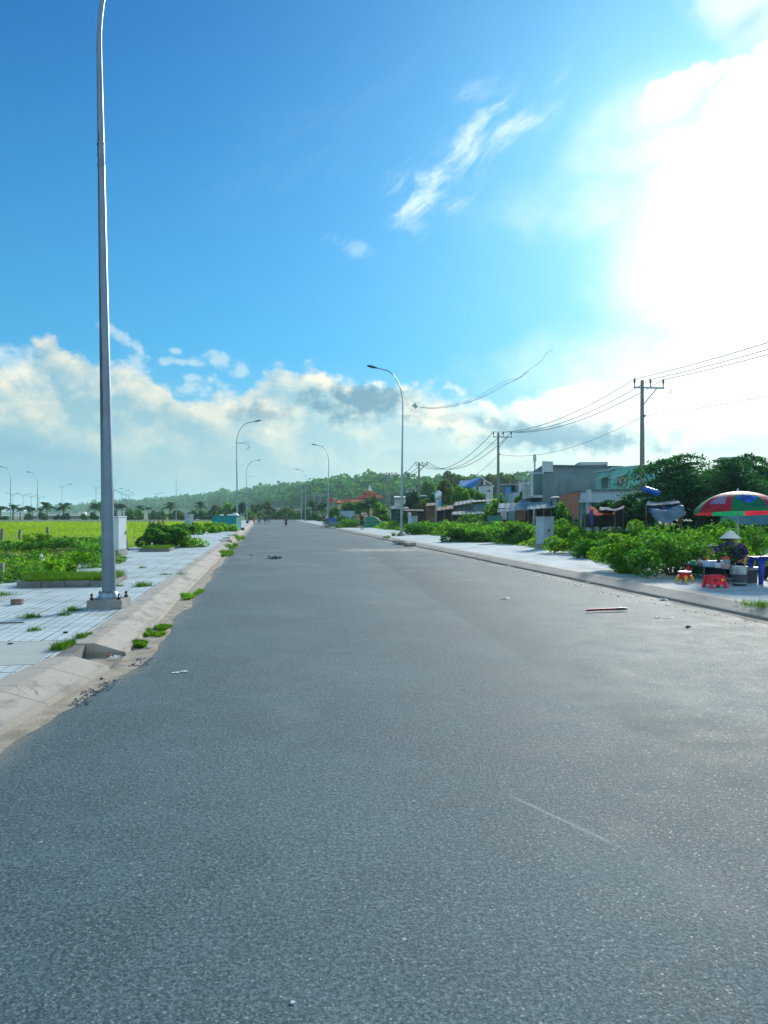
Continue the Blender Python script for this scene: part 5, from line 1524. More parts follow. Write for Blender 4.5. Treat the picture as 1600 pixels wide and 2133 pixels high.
boxhouse(815, 850, 1060, 98, M['dblue_wall'], 'dark blue shed with one white framed window by the pair of utility poles', M['tin_grey'], deep=5, openings=((.28, .44, 1061, 1068),), slope=.0)
boxhouse(983, 993, 1036, 106, M['stone_white'], 'small white block between the little trees', None, deep=2)
boxhouse(568, 590, 1061, 300, M['pale_wall'], 'low pale house behind the shrubs at the road end', M['tin_grey'], deep=9)
boxhouse(606, 626, 1063, 310, M['tin_rust'], 'low reddish roofed house behind the shrubs right of the running child', M['tin_rust'], deep=9)
boxhouse(163, 176, 1066, 420, M['stone_white'], 'small white building with a tank far beyond the field', None, deep=6)
boxhouse(246, 262, 1064, 300, M['stone_white'], 'pale pillar-like hut behind the brown palm', None, deep=4)
boxhouse(640, 654, 1050, 330, M['white_wall'], 'tiny pale house at the hill foot left of the red flag', M['tin_grey'], deep=7)
# long low sea-side wall at left
for (x0, x1, d, m, lab) in ((60, 205, 262, M['dark_in'], 'long low dark wall behind the left palms'), (240, 300, 262, M['dark_in'], 'low dark wall right of the big foreground pole')):
    o_ = WG((x0 + x1) / 2, d, 0); a_, b_ = WG(x0, d) - o_, WG(x1, d) - o_
    o = MB().prism([(a_.x, a_.y), (b_.x, b_.y), (b_.x, b_.y + .4), (a_.x, a_.y + .4)], 0, 1.1).build('boundary_wall', M['concrete_dark']); o.location = o_; tag(o, lab, 'wall')

# temple with tiered red roofs
b = Bld('temple', 745, 190, 'red roofed temple with a tiered pavilion and a pale spire among trees', 'temple')
def hip(b, cx, d, w, dep, z0, z1, over, name='roof', curl=.35, top=.0):
    """hipped roof with upturned corners, w/dep in metres"""
    c = b.pt(cx, d); mb = MB()
    e = [(-w / 2 - over, -dep / 2 - over), (w / 2 + over, -dep / 2 - over), (w / 2 + over, dep / 2 + over), (-w / 2 - over, dep / 2 + over)]
    vs = []
    for (x, y) in e: vs.append((c.x + x, c.y + y, z0 + curl))
    for i in range(4):
        x = (e[i][0] + e[(i + 1) % 4][0]) / 2; y = (e[i][1] + e[(i + 1) % 4][1]) / 2
        vs.append((c.x + x * .94, c.y + y * .94, z0))
    rw = max(top, .12)
    for (x, y) in ((-rw, -.1), (rw, -.1), (rw, .1), (-rw, .1)): vs.append((c.x + x, c.y + y, z1))
    # under face
    fs = []
    for i in range(4):
        j = (i + 1) % 4
        fs += [(i, 4 + i, 8 + i), (4 + i, 8 + j, 8 + i), (4 + i, j, 8 + j)]
    fs.append((8, 9, 10, 11)); fs.append((3, 7, 2, 6, 1, 5, 0, 4)[::1])
    mb.add(vs, fs); return mb.build(name, M['tile_red'], b.t)
pp = b.pt(770, 190)
s_ = 190 / F
MB().box((pp.x, pp.y, 2.5), (34 * s_, 5, 5)).build('wall', M['mint_pale'] if False else mat('temple_wall', (.46, .36, .20), .9), b.t)
hip(b, 770, 190, 42 * s_, 6, zz(1040, 190), zz(1030, 190) + .3, .6, top=1.6)
MB().box((pp.x, pp.y, zz(1031, 190)), (16 * s_, 2, 1.3)).build('upper_wall', bpy.data.materials['temple_wall'], b.t)
hip(b, 769, 190, 18 * s_, 2.4, zz(1030, 190), zz(1020, 190), .5, 'upper_roof', .3)
MB().lathe([(.55, 0), (.35, .5), (.22, .9), (.05, 1.5)], 8, (pp.x, pp.y, zz(1022, 190))).build('spire', M['stone_white'], b.t)
pp = b.pt(722, 178)
for (x0, x1, py0, py1, d) in ((702, 732, 1050, 1041, 175), (728, 756, 1048, 1040, 178)):
    cx = (x0 + x1) / 2; w = (x1 - x0) * d / F; pc = b.pt(cx, d)
    MB().box((pc.x, pc.y, zz(py0, d) / 2), (w * .9, 3.4, zz(py0, d))).build('hall_wall', bpy.data.materials['temple_wall'], b.t)
    hip(b, cx, d, w, 3.6, zz(py0, d), zz(py1, d), .4, 'hall_roof', .25, top=w * .38)
hip(b, 726, 176, 6 * s_, 1.6, zz(1043, 176), zz(1037, 176), .3, 'ridge_turret', .2)
o = MB().tube([(0, 0, 0), (0, 0, 5.2)], .06, 6).build('flagpole', M['stone_white']); o.location = WG(683, 165); tag(o, 'thin flagpole behind the lamp with two people', 'flagpole')
fl = MB().slab([(0, 0, 5.1), (1.1, .1, 5.0), (1.05, .15, 4.3), (0, 0, 4.4)], .02).build('flag', mat('flag_red', (.65, .05, .03), .7, trans=.3)); fl.location = WG(684, 165); tag(fl, 'small red flag behind the lamp post with two people', 'flag')
# water tower
b = Bld('water_tower', 913, 95, 'small white water tank raised on a stand left of the bright round tree', 'water tower')
z = zz(1040, 95); MB().box((0, 0, z / 2), (.6, .6, z)).build('stand', M['white_wall'], b.t)
MB().lathe([(.2, 0), (.42, .02), (.45, .25), (.45, .7), (.38, .9), (.18, 1.0), (.15, 1.08)], 14, (0, 0, z)).build('tank', M['steel_tank'], b.t, smooth=True, auto=40)
MB().box((.12, -.32, z * .8), (.3, .04, z * .3)).build('panel', M['blue_wall'], b.t)
# aerial mast
b = Bld('antenna_mast', 1114, 110, 'slim aerial mast with a drum on top left of the grey cement house', 'antenna')
z = zz(957, 110); MB().tube([(0, 0, 0), (0, 0, z)], .13, 8).build('mast', M['pale_wall'], b.t)
MB().lathe([(.1, 0), (.22, .2), (.25, .5), (.22, .9), (.1, 1.15)], 10, (0, 0, z - .4)).build('antenna_drum', M['pale_wall'], b.t)

# sheds
def shed(px0, px1, d, wall_top, front, back, m_wall, m_roof, label, deep=5.0, posts=3, slopeside=0, open_front=True, rust=None):
    """lean-to: tin roof between front eave y and back ridge y (photo heights)"""
    b = Bld('tin_shed', (px0 + px1) / 2, d, label, 'shed', 'tin sheds behind the right thicket')
    A, Bq = (px0 + 2, d + .6), (px1 - 2, d + .6); Cq = (px1 - 2, d + deep); Dq = (px0 + 2, d + deep)
    b.walls('wall', [(px0 + 2, d + (2.0 if open_front else .6)), (px1 - 2, d + (2.0 if open_front else .6)), Cq, Dq], 0, zz(wall_top, d), m_wall)
    MB().slab([b.pt(px0, d, front[0]), b.pt(px1, d, front[1]), b.pt(px1 + 1, d + deep, back[1]), b.pt(px0 + 3, d + deep, back[0])], .06, 0, .022, int((px1 - px0) / F * d / .22)).build('roof', m_roof, b.t)
    for k in range(posts):
        x = px0 + 2 + (px1 - px0 - 4) * k / max(1, posts - 1); yy = front[0] + (front[1] - front[0]) * k / max(1, posts - 1)
        z = zz(yy, d); MB().box(b.pt(x, d + .2, z=z / 2), (.12, .12, z - .05)).build('post', M['wood'], b.t)
    return b
s1 = shed(1036, 1102, 62, 1058, (1067, 1062), (1049, 1045), M['tin_rust'], M['tin_blue'], 'long shed with a patched blue tin roof and red-brown walls', 6, 4)
s1.opening((1036, 64), (1102, 64), .30, .44, .2, zz(1066, 64), 'doorway', M['teal_wall'], M['tin_blue'])
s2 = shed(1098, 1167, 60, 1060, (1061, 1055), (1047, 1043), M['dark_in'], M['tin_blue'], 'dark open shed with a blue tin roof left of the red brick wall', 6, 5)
shed(1080, 1146, 70, 1048, (1049, 1044), (1041, 1040), M['teal_wall'], M['tin_grey'], 'teal walled shed with grey tin roof in front of the grey cement house', 5, 2, open_front=False)
shed(1147, 1164, 62, 1044, (1036, 1035), (1034, 1034), M['pale_wall'], M['pale_wall'], 'small pale hut block left of the red brick wall', 3, 2, open_front=False)
shed(944, 986, 86, 1052, (1054, 1046), (1046, 1040), M['conc_wall'], M['tin_grey'], 'grey walled shed with sloping roofline left of the second utility pole', 6, 2, open_front=False)
shed(982, 1036, 82, 1050, (1046, 1042), (1042, 1040), M['teal_wall'], M['tin_grey'], 'faded teal shed directly left of the second utility pole', 6, 2, open_front=False)
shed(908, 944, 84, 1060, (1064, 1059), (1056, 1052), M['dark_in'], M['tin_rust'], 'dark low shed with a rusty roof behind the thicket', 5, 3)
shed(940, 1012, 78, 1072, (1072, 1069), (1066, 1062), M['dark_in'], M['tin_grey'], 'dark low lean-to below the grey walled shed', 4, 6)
shed(1012, 1040, 74, 1068, (1070, 1066), (1062, 1058), M['tin_blue'], M['tin_grey'], 'shaky lean-to with pale sheets at the foot of the second utility pole', 3, 4)
shed(886, 912, 96, 1056, (1054, 1052), (1048, 1047), M['tin_rust'], M['tin_rust'], 'rust coloured shed right of the third utility pole', 4, 2, open_front=False)
shed(858, 884, 104, 1056, (1053, 1051), (1048, 1047), M['tin_rust'], M['tin_rust'], 'rust coloured shed left of the third utility pole', 4, 2, open_front=False)
# dark canopy on thin posts
b = Bld('canopy_shelter', 862, 80, 'thin dark flat canopy on two posts behind the half sunk cabinet', 'shelter')
MB().slab([b.pt(840, 79, 1064), b.pt(884, 79, 1064), b.pt(882, 82, 1061), b.pt(842, 82, 1061)], .12).build('roof', M['dark_in'], b.t)
for x in (843, 873, 881): MB().box(b.pt(x, 80, z=zz(1064, 80) / 2), (.09, .09, zz(1064, 80))).build('post', M['iron'], b.t)
# green-teal box standing in the weeds
a_ = WG(1031, 60, 0); bin_box(a_, R(-20), 1.05, .9, 1.50, M['green_paint'], 'weathered green metal box standing in weeds at the foot of the second utility pole')
# clutter by the sheds: laundry-like sheets, crates, stored as separate things
for i, (px, py, d, w, h, m, lab) in enumerate(((1049, 1073, 60, .5, .7, 'pale_wall', 'pale sheet leaning at the left end of the long blue shed'), (1066, 1074, 61, .55, .8, 'teal_wall', 'teal door panel leaning in the long blue roofed shed'),
    (1006, 1085, 70, .6, .35, 'tin_blue', 'pale blue crate in the weeds left of the green metal box'), (1012, 1075, 71, .22, .9, 'white_wall', 'white post-like panel left of the green metal box'),
    (1085, 1074, 60, .8, .9, 'tin_rust', 'red-brown board leaning under the long shed roof'), (1112, 1076, 59, .12, 1.2, 'pale_wall', 'thin pale plank under the dark open shed'), (998, 1068, 73, .5, .25, 'stone_white', 'small white tarpaulin on the lean-to edge'))):
    p = W(px, py, d)
    o = MB().bbox((0, 0, 0), (w, .08 if h > .5 else .4, h), b=.01, rx=.12 if h > .5 else 0).build('panel' if h > .5 else 'crate', M[m]); o.location = p; tag(o, lab, 'panel' if h > .5 else 'crate')

# tarpaulin stall
b = Bld('tarpaulin_stall', 1250, 33, 'ramshackle stall under orange and blue tarpaulins in the thicket', 'stall')
def cloth(name, quad, m, parent, sag=.15, n=8, off=None, seed=0):
    a, b2, c, d = [Vector(q) for q in quad]
    vs = []; fs = []
    for i in range(n + 1):
        for j in range(n + 1):
            u, v = i / n, j / n
            p = a.lerp(b2, u).lerp(d.lerp(c, u), v)
            nz = math.sin(u * 9 + seed) * math.sin(v * 7 + seed * 2) * sag * .3 + math.sin(u * 23 + v * 11 + seed) * sag * .12
            p = p + Vector((nz * .5, nz * .5, -sag * 4 * u * (1 - u) * (.4 + v * .6) + nz))
            vs.append(p)
    for i in range(n):
        for j in range(n): fs.append((i * (n + 1) + j, (i + 1) * (n + 1) + j, (i + 1) * (n + 1) + j + 1, i * (n + 1) + j + 1))
    o = MB().add(vs, fs).build(name, m, parent, smooth=True)
    md = o.modifiers.new('thickness', 'SOLIDIFY'); md.thickness = .012
    return o
cloth('roof_tarp', [b.pt(1218, 31, 1067), b.pt(1280, 32, 1071), b.pt(1284, 35, 1058), b.pt(1232, 34, 1055)], M['tarp_orange'], b.t, .18, seed=1)
cloth('roof_tarp', [b.pt(1248, 32.5, 1062), b.pt(1300, 33, 1060), b.pt(1300, 36, 1054), b.pt(1250, 35.5, 1054)], mat('tarp_white', (.22, .23, .25), .95, .2, 2, spec=.05), b.t, .12, seed=2)
cloth('side_tarp', [b.pt(1228, 31.3, 1060), b.pt(1236, 31.2, 1062), b.pt(1235, 31.2, 1093), b.pt(1231, 31.2, 1093)], M['tarp_blue'], b.t, .05, seed=3)
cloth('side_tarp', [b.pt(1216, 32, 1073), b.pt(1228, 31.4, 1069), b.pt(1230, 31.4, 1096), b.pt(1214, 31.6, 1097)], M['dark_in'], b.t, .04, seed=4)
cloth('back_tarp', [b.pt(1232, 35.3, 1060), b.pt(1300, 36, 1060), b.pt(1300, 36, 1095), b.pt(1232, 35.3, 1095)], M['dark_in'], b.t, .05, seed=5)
for (x, d, y) in ((1218, 31.2, 1067), (1281, 32.2, 1070), (1234, 34.2, 1055), (1298, 35, 1056)):
    z = zz(y, d); MB().tube([b.pt(x, d), b.pt(x, d, z=z)], .03, 6).build('post', M['wood'], b.t)
# wire fence panel left of the stall
b = Bld('wire_fence', 1205, 37, 'rusty wire fence panel left of the tarpaulin stall', 'fence')
for x in (1192, 1214): MB().tube([b.pt(x, 37), b.pt(x, 37, 1070)], .03, 6).build('post', M['wood'], b.t)
fb = MB()
for k in range(6): fb.tube([b.pt(1192, 37, 1074 + k * 4), b.pt(1214, 37, 1074 + k * 4)], .008, 4)
fb.build('wire', M['steel_lamp'], b.t)
# heap of grey and blue tarpaulins under the feathery tree
b = Bld('tarpaulin_heap', 1392, 31, 'sagging grey-blue tarpaulin shelter under the large feathery tree', 'shelter')
cloth('top_sheet', [b.pt(1345, 31, 1052), b.pt(1418, 31, 1047), b.pt(1405, 34, 1040), b.pt(1350, 34, 1043)], mat('tarp_pale', (.20, .23, .24), .95, .3, 3, .5, 6, dirt=.4), b.t, .10, seed=6)
cloth('side_sheet', [b.pt(1355, 30.5, 1062), b.pt(1424, 30.5, 1052), b.pt(1428, 30, 1072), b.pt(1365, 30, 1086)], M['tarp_grey'], b.t, .16, seed=7)
cloth('side_sheet', [b.pt(1350, 31.2, 1054), b.pt(1420, 31.2, 1050), b.pt(1422, 31, 1062), b.pt(1352, 31, 1068)], M['tarp_blue'], b.t, .12, seed=8)
for (x, y) in ((1346, 1052), (1419, 1047), (1382, 1050)): MB().tube([b.pt(x, 31), b.pt(x, 31, y)], .035, 6).build('post', M['wood'], b.t)
o = MB().lathe([(.02, 0), (.10, .04), (.125, .15), (.125, .62), (.10, .72), (.03, .78)], 12).build('plastic_float', M['plastic_blue'], smooth=True); o.location = W(1339, 1017, 33); o.rotation_euler = (0, R(108), -.2); tag(o, 'bright blue plastic float hung in the branches right of the nearest utility pole', 'float')
# tarps at the far right behind the umbrella
b = Bld('tarpaulin_fence', 1560, 27, 'teal-blue tarpaulin fence glimpsed below the umbrella rim at the right edge', 'fence')
cloth('sheet', [b.pt(1500, 27, 1072), b.pt(1620, 26, 1066), b.pt(1620, 26, 1092), b.pt(1500, 27, 1090)], M['tarp_blue'] if False else mat('tarp_teal', (.06, .20, .28), .6, .2, 2), b.t, .05, seed=9)
for x in (1502, 1560, 1618): MB().tube([b.pt(x, 27), b.pt(x, 27, 1068)], .03, 6).build('post', M['wood'], b.t)

# parked truck, blue bin, rubble heap, green netted tent, umbrella far away
b = Bld('parked_truck', 725, 105, 'small blue-grey truck seen from behind, half hidden by a round bush', 'truck')
s_ = 105 / F
p0 = b.pt(724, 105)
MB().bbox((p0.x, p0.y, zz(1073, 105)), (25 * s_, 3.2, 1.15), b=.05).build('cargo_box', mat('truck_box', (.22, .34, .42), .5, .15, 1), b.t)
MB().bbox((p0.x, p0.y, .75), (25 * s_, 3.0, .45), b=.04).build('chassis', M['dark_in'], b.t)
MB().bbox((p0.x, p0.y + 2.6, 1.25), (1.6, 1.5, 1.3), b=.12).build('cab', mat('truck_cab', (.10, .18, .28), .4), b.t)
for sx in (-.62, .62):
    for sy in (-1.0, 2.6):
        MB().lathe([(.15, -.1), (.34, -.1), (.34, .1), (.15, .1)], 14).build('wheel', M['lamp_head'], b.t)
        bpy.data.objects[-1] if False else None
        w_ = b.t.children[-1]; w_.location = (p0.x + sx, p0.y + sy, .34); w_.rotation_euler = (0, R(90), 0)
for sx in (-.7, .7): MB().box((p0.x + sx, p0.y - 1.62, .95), (.18, .05, .12)).build('tail_light', mat('tail_red', (.5, .02, .02), .3) if sx < 0 else bpy.data.materials['tail_red'], b.t)
bin_box(WG(691, 99, KT), R(10), .85, .7, .95, M['plastic_blue'], 'bright blue square bin on the pavement right of the lamp with two people', 'blue_bin', 'bin')
o = MB().ell((0, 0, 0), (1.3, 1.6, .55), 16, 8, jit=.10).build('rubble_heap', mat('rubble', (.20, .20, .19), .95, .3, 6, .8, 12)); o.location = WG(704, 96, KT); tag(o, 'low grey heap of rubble between the blue bin and the round bush', 'rubble heap')
b = Bld('netted_tent', 775, 88, 'low green netted tent in the weeds right of the walking man', 'tent')
M['net_green'] = mat('net_green', (.02, .26, .16), .7, .2, 2, trans=.3)
vs = []; fs = []
for i in range(9):
    x = -1.0 + 2.0 * i / 8
    for k in range(9):
        a = math.pi * k / 8; h = 1.75 * math.sin(a) ** .7 * (1 - .35 * abs(x) ** 2.5)
        vs.append((x * .95, -math.cos(a) * .9, max(0, h * .82)))
for i in range(8):
    for k in range(8): fs.append((i * 9 + k, (i + 1) * 9 + k, (i + 1) * 9 + k + 1, i * 9 + k + 1))
MB().add(vs, fs).build('net', M['net_green'], b.t, smooth=True)
MB().tube([(-1.2, -.9, .45), (1.2, -.9, .45)], .03, 6).tube([(-1.2, -.9, .9), (1.2, -.9, .9)], .03, 6).build('hoop', M['steel_lamp'], b.t)

# ------------------------------------------------------------------ litter and small things
def litter(px, py, w, dpt, h, m, label, name='litter', cat='litter', z=0.004, rz=0.3, crumple=True):
    o = MB()
    n = 9; vs = []; fs = []
    for i in range(n):
        for j in range(4):
            vs.append(((i / (n - 1) - .5) * w + random.uniform(-.08, .08) * w * .5, (j / 3 - .5) * dpt * (1 - .5 * abs(i / (n - 1) - .5)) + random.uniform(-.1, .1) * dpt, random.uniform(0, h)))
    for i in range(n - 1):
        for j in range(3): fs.append((i * 4 + j, (i + 1) * 4 + j, (i + 1) * 4 + j + 1, i * 4 + j + 1))
    o.add(vs, fs); ob = o.build(name, m); md = ob.modifiers.new('thickness', 'SOLIDIFY'); md.thickness = .003
    ob.location = G(px, py, z); ob.rotation_euler.z = rz; tag(ob, label, cat); return ob
M['paper'] = mat('paper', (.75, .78, .78), .6, .1, 20)
M['black_rag'] = mat('black_rag', (.012, .014, .018), .8, .3, 10)
litter(573, 1163, .42, .8, .10, M['black_rag'], 'flattened black rag lying on the road at left centre', 'black_rag', 'rag')
litter(1051, 1247, .20, .10, .02, M['paper'], 'white scrap of paper in the middle of the road left of the red tube')
litter(367, 1401, .09, .04, .01, M['paper'], 'thin torn white strip on the road near the left gutter, left piece')
litter(383, 1399, .08, .05, .015, M['paper'], 'short torn white strip on the road near the left gutter, right piece')
litter(1368, 1287, .10, .05, .015, M['paper'], 'small white scrap right of the red tube, left of the stick')
litter(1392, 1288, .20, .03, .01, M['paper'], 'thin white stick-like scrap on the road right of the red tube')
litter(1432, 1307, .09, .08, .03, M['black_rag'], 'small dark lump on the road below the white stick-like scrap')
litter(561, 1111, .5, .8, .04, M['paper'], 'white scrap on the road in front of the teal container')
litter(523, 1157, .10, .2, .03, M['black_rag'], 'small dark speck of litter left of the black rag')
litter(1382, 1250, .16, .12, .04, M['paper'], 'crumpled white wrapper in the right gutter')
litter(1226, 1215, .14, .12, .03, M['paper'], 'white wrapper in the right gutter beside sand')
litter(1062, 1180, .18, .2, .03, M['paper'], 'white wrapper in the right gutter near the single sprig')
litter(312, 1350, .06, .05, .04, M['paper'], 'white scrap at the edge of the weed clump beside the storm inlet')
litter(320, 1304, .09, .04, .02, M['paper'], 'small white scrap on the long creeping mat')
litter(240, 1370, .12, .06, .03, M['paper'], 'pale plastic scrap lying in the storm inlet mouth', z=.02)
litter(226, 1367, .07, .05, .03, mat('leaf_litter', (.28, .12, .07), .8, .3, 20), 'brown dead leaves heaped in the storm inlet mouth', z=.02)
litter(212, 1415, .03, .02, .02, M['black_rag'], 'black pebble-like speck at the kerb foot near the crumbled asphalt')
litter(862, 1669, .014, .010, .005, M['paper'], 'tiny white speck on the near road, right of centre')
litter(610, 2086, .014, .010, .004, M['paper'], 'pale stone speck at the bottom of the road')
litter(903, 1112, .5, .5, .04, M['tarp_blue'], 'violet-blue scrap on the right pavement right of the nearest right lamp', z=KT + .004)
# sheet of red plastic tube on the road
p = G(1263, 1272, .02)
t = empty('red_tube', p, R(8), 'dark red plastic tube with a black end lying on the road at right', 'tube')
MB().tube([(-.38, 0, .02), (-.2, .004, .024), (.1, 0, .022), (.22, -.006, .022)], [.018, .020, .021, .021], 12).build('tube', mat('red_plastic', (.22, .015, .02), .35), t, smooth=True, auto=50)
MB().tube([(.20, -.005, .022), (.30, -.01, .024), (.40, -.02, .02)], [.024, .026, .016], 10).build('black_end', M['lamp_head'], t, smooth=True, auto=50)
MB().tube([(.30, .0, .024), (.33, .03, .03)], .010, 8).tube([(-.385, 0, .018), (-.40, -.01, .016)], .014, 8).build('stub', M['lamp_head'], t)
# brick on the left pavement
t = empty('brick', G(36, 1259, KT), R(-6), 'red-grey brick lying on the left pavement', 'brick')
MB().bbox((0, 0, .047), (.185, .10, .088), b=.008).build('body', mat('old_brick', (.24, .15, .12), .9, .4, 12, .8, 40, dirt=.5), t)
o = MB().tube([Vector((.028 * math.cos(a), .028 * math.sin(a), .008)) for a in [k * .5 for k in range(12)]], .006, 6).build('rubber_ring', M['lamp_head']); o.location = G(22, 1342, KT); tag(o, 'tiny black rubber ring on the concrete band at the left', 'ring')
o = MB().box((0, 0, 0), (.34, .02, .012)).build('stick', M['wood']); o.location = G(24, 1297, KT + .008); tag(o, 'thin dark stick lying on the near left pavement', 'stick')
o = MB().box((0, 0, 0), (.05, .03, .02)).build('pebble', M['black_rag']); o.location = G(137, 1317, KT + .012); tag(o, 'small black chip on the near left pavement above the concrete band', 'chip')
# survey stakes in the field
def stake(px, d, top, w, m, label):
    z0 = -.06; z = zz(top, d)
    o = MB().bbox((0, 0, (z - z0) / 2), (w, w, z - z0), b=.008, ry=R(random.uniform(-3, 3))).build('boundary_post', M[m]); o.location = WG(px, d, z0); tag(o, label, 'post', 'marker posts in the left field')
stake(127, 24.5, 1149, .14, 'concrete', 'stubby concrete marker post in the weeds left of the big foreground pole')
stake(2, 17.5, 1172, .12, 'concrete', 'concrete marker post cut by the left picture edge')
stake(99, 48, 1098, .14, 'concrete_dark', 'dark marker stake in the bright field, right of two others')
stake(41, 52, 1102, .14, 'concrete_dark', 'short dark stake in the bright field, middle of three')
stake(4, 50, 1101, .16, 'concrete_dark', 'dark stake in the bright field at the left edge')
stake(264, 34, 1123, .10, 'concrete', 'leaning pale marker stake right of the pale cabinet')
stake(262, 31, 1152, .06, 'concrete_dark', 'small dark peg in front of the pale cabinet')
M['bag_white'] = mat('bag_white', (.68, .72, .72), .45, .15, 8, .4, 9, trans=.2)
for (px, d, z, s, lab, sx) in ((66, 17.2, .12, .10, 'crumpled white plastic bag at the corner of the planting bed', 1.0), (86, 22.5, .45, .07, 'white plastic bag caught in the weeds', .6), (90, 21.8, .38, .05, 'smaller white scrap of plastic below the bag caught in the weeds', .8),
                          (1272, 22.2, KT + .06, .10, 'white plastic bag at the edge of the right pavement weeds', 1.0), (1212, 26.5, KT + .04, .08, 'small white scrap at the weed edge right of the large cabinet', 1.0), (862, 64, .45, .12, 'white dot of plastic in front of the half sunk cabinet', 1)):
    o = MB().ell((0, 0, 0), (s * sx, s * .7, s * .8), 10, 7, jit=.22).build('plastic_bag', M['bag_white']); o.location = WG(px, d, z); tag(o, lab, 'bag')
# loose kerb stones broken off on both sides
for (px, py, w, rz, tilt, side, lab) in ((833, 1130, .9, .35, .16, 1, 'tilted broken kerb stone beside the nearest right lamp'), (853, 1133, 1.0, .1, -.10, 1, 'sunken kerb stone with a dark gap right of the tilted one')):
    o = MB().bbox((0, 0, 0), (.42, w, .16), b=.02, ry=tilt, rz=rz).build('kerb_stone', M['kerb']); o.location = G(px, py, .11); tag(o, lab, 'kerb stone')
for (px, py, rz, lab) in ((470, 1128, .2, 'displaced kerb stone beside the fourth gutter weed mat'), (476, 1122, -.15, 'displaced kerb stone further along, second of three'), (483, 1116, .25, 'displaced kerb stone nearest the teal container')):
    o = MB().bbox((0, 0, 0), (.5, 1.6, .2), b=.02, ry=-.12, rz=rz).build('kerb_stone', M['kerb']); o.location = G(px, py, .12); tag(o, lab, 'kerb stone')

# ================================================================== people
DG = None
def skin_mesh(name, J, E, m, parent=None, sub=2, root=None, extra=None):
    """grow one continuous surface over joints J {name: (pos, radius)} joined by edges E"""
    keys = list(J); idx = {k: i for i, k in enumerate(keys)}
    me = bpy.data.meshes.new('tmp'); me.from_pydata([tuple(J[k][0]) for k in keys], [(idx[a], idx[b]) for a, b in E], [])
    o = bpy.data.objects.new('tmp', me); C.objects.link(o)
    o.modifiers.new('s', 'SKIN').use_smooth_shade = True
    for k in keys:
        v = me.skin_vertices[0].data[idx[k]]; r = J[k][1]
        v.radius = r if hasattr(r, '__len__') else (r, r)
        v.use_root = (k == (root or keys[0]))
    md = o.modifiers.new('b', 'SUBSURF'); md.levels = sub; md.render_levels = sub
    dg = bpy.context.evaluated_depsgraph_get()
    n = bpy.data.meshes.new_from_object(o.evaluated_get(dg)); n.name = name
    bpy.data.objects.remove(o)
    n.materials.clear(); n.materials.append(m)
    n.polygons.foreach_set('use_smooth', [True] * len(n.polygons))
    ob = bpy.data.objects.new(name, n); C.objects.link(ob)
    if parent: ob.parent = parent
    return ob

M['skin'] = mat('skin', (.30, .155, .095), .55, .08, 6)
def cm(name, col, **k):
    if name not in M: M[name] = mat(name, col, .85, .15, 5, .2, 30, **k)
    return M[name]
M['hair'] = mat('hair', (.012, .010, .010), .5, .2, 30)

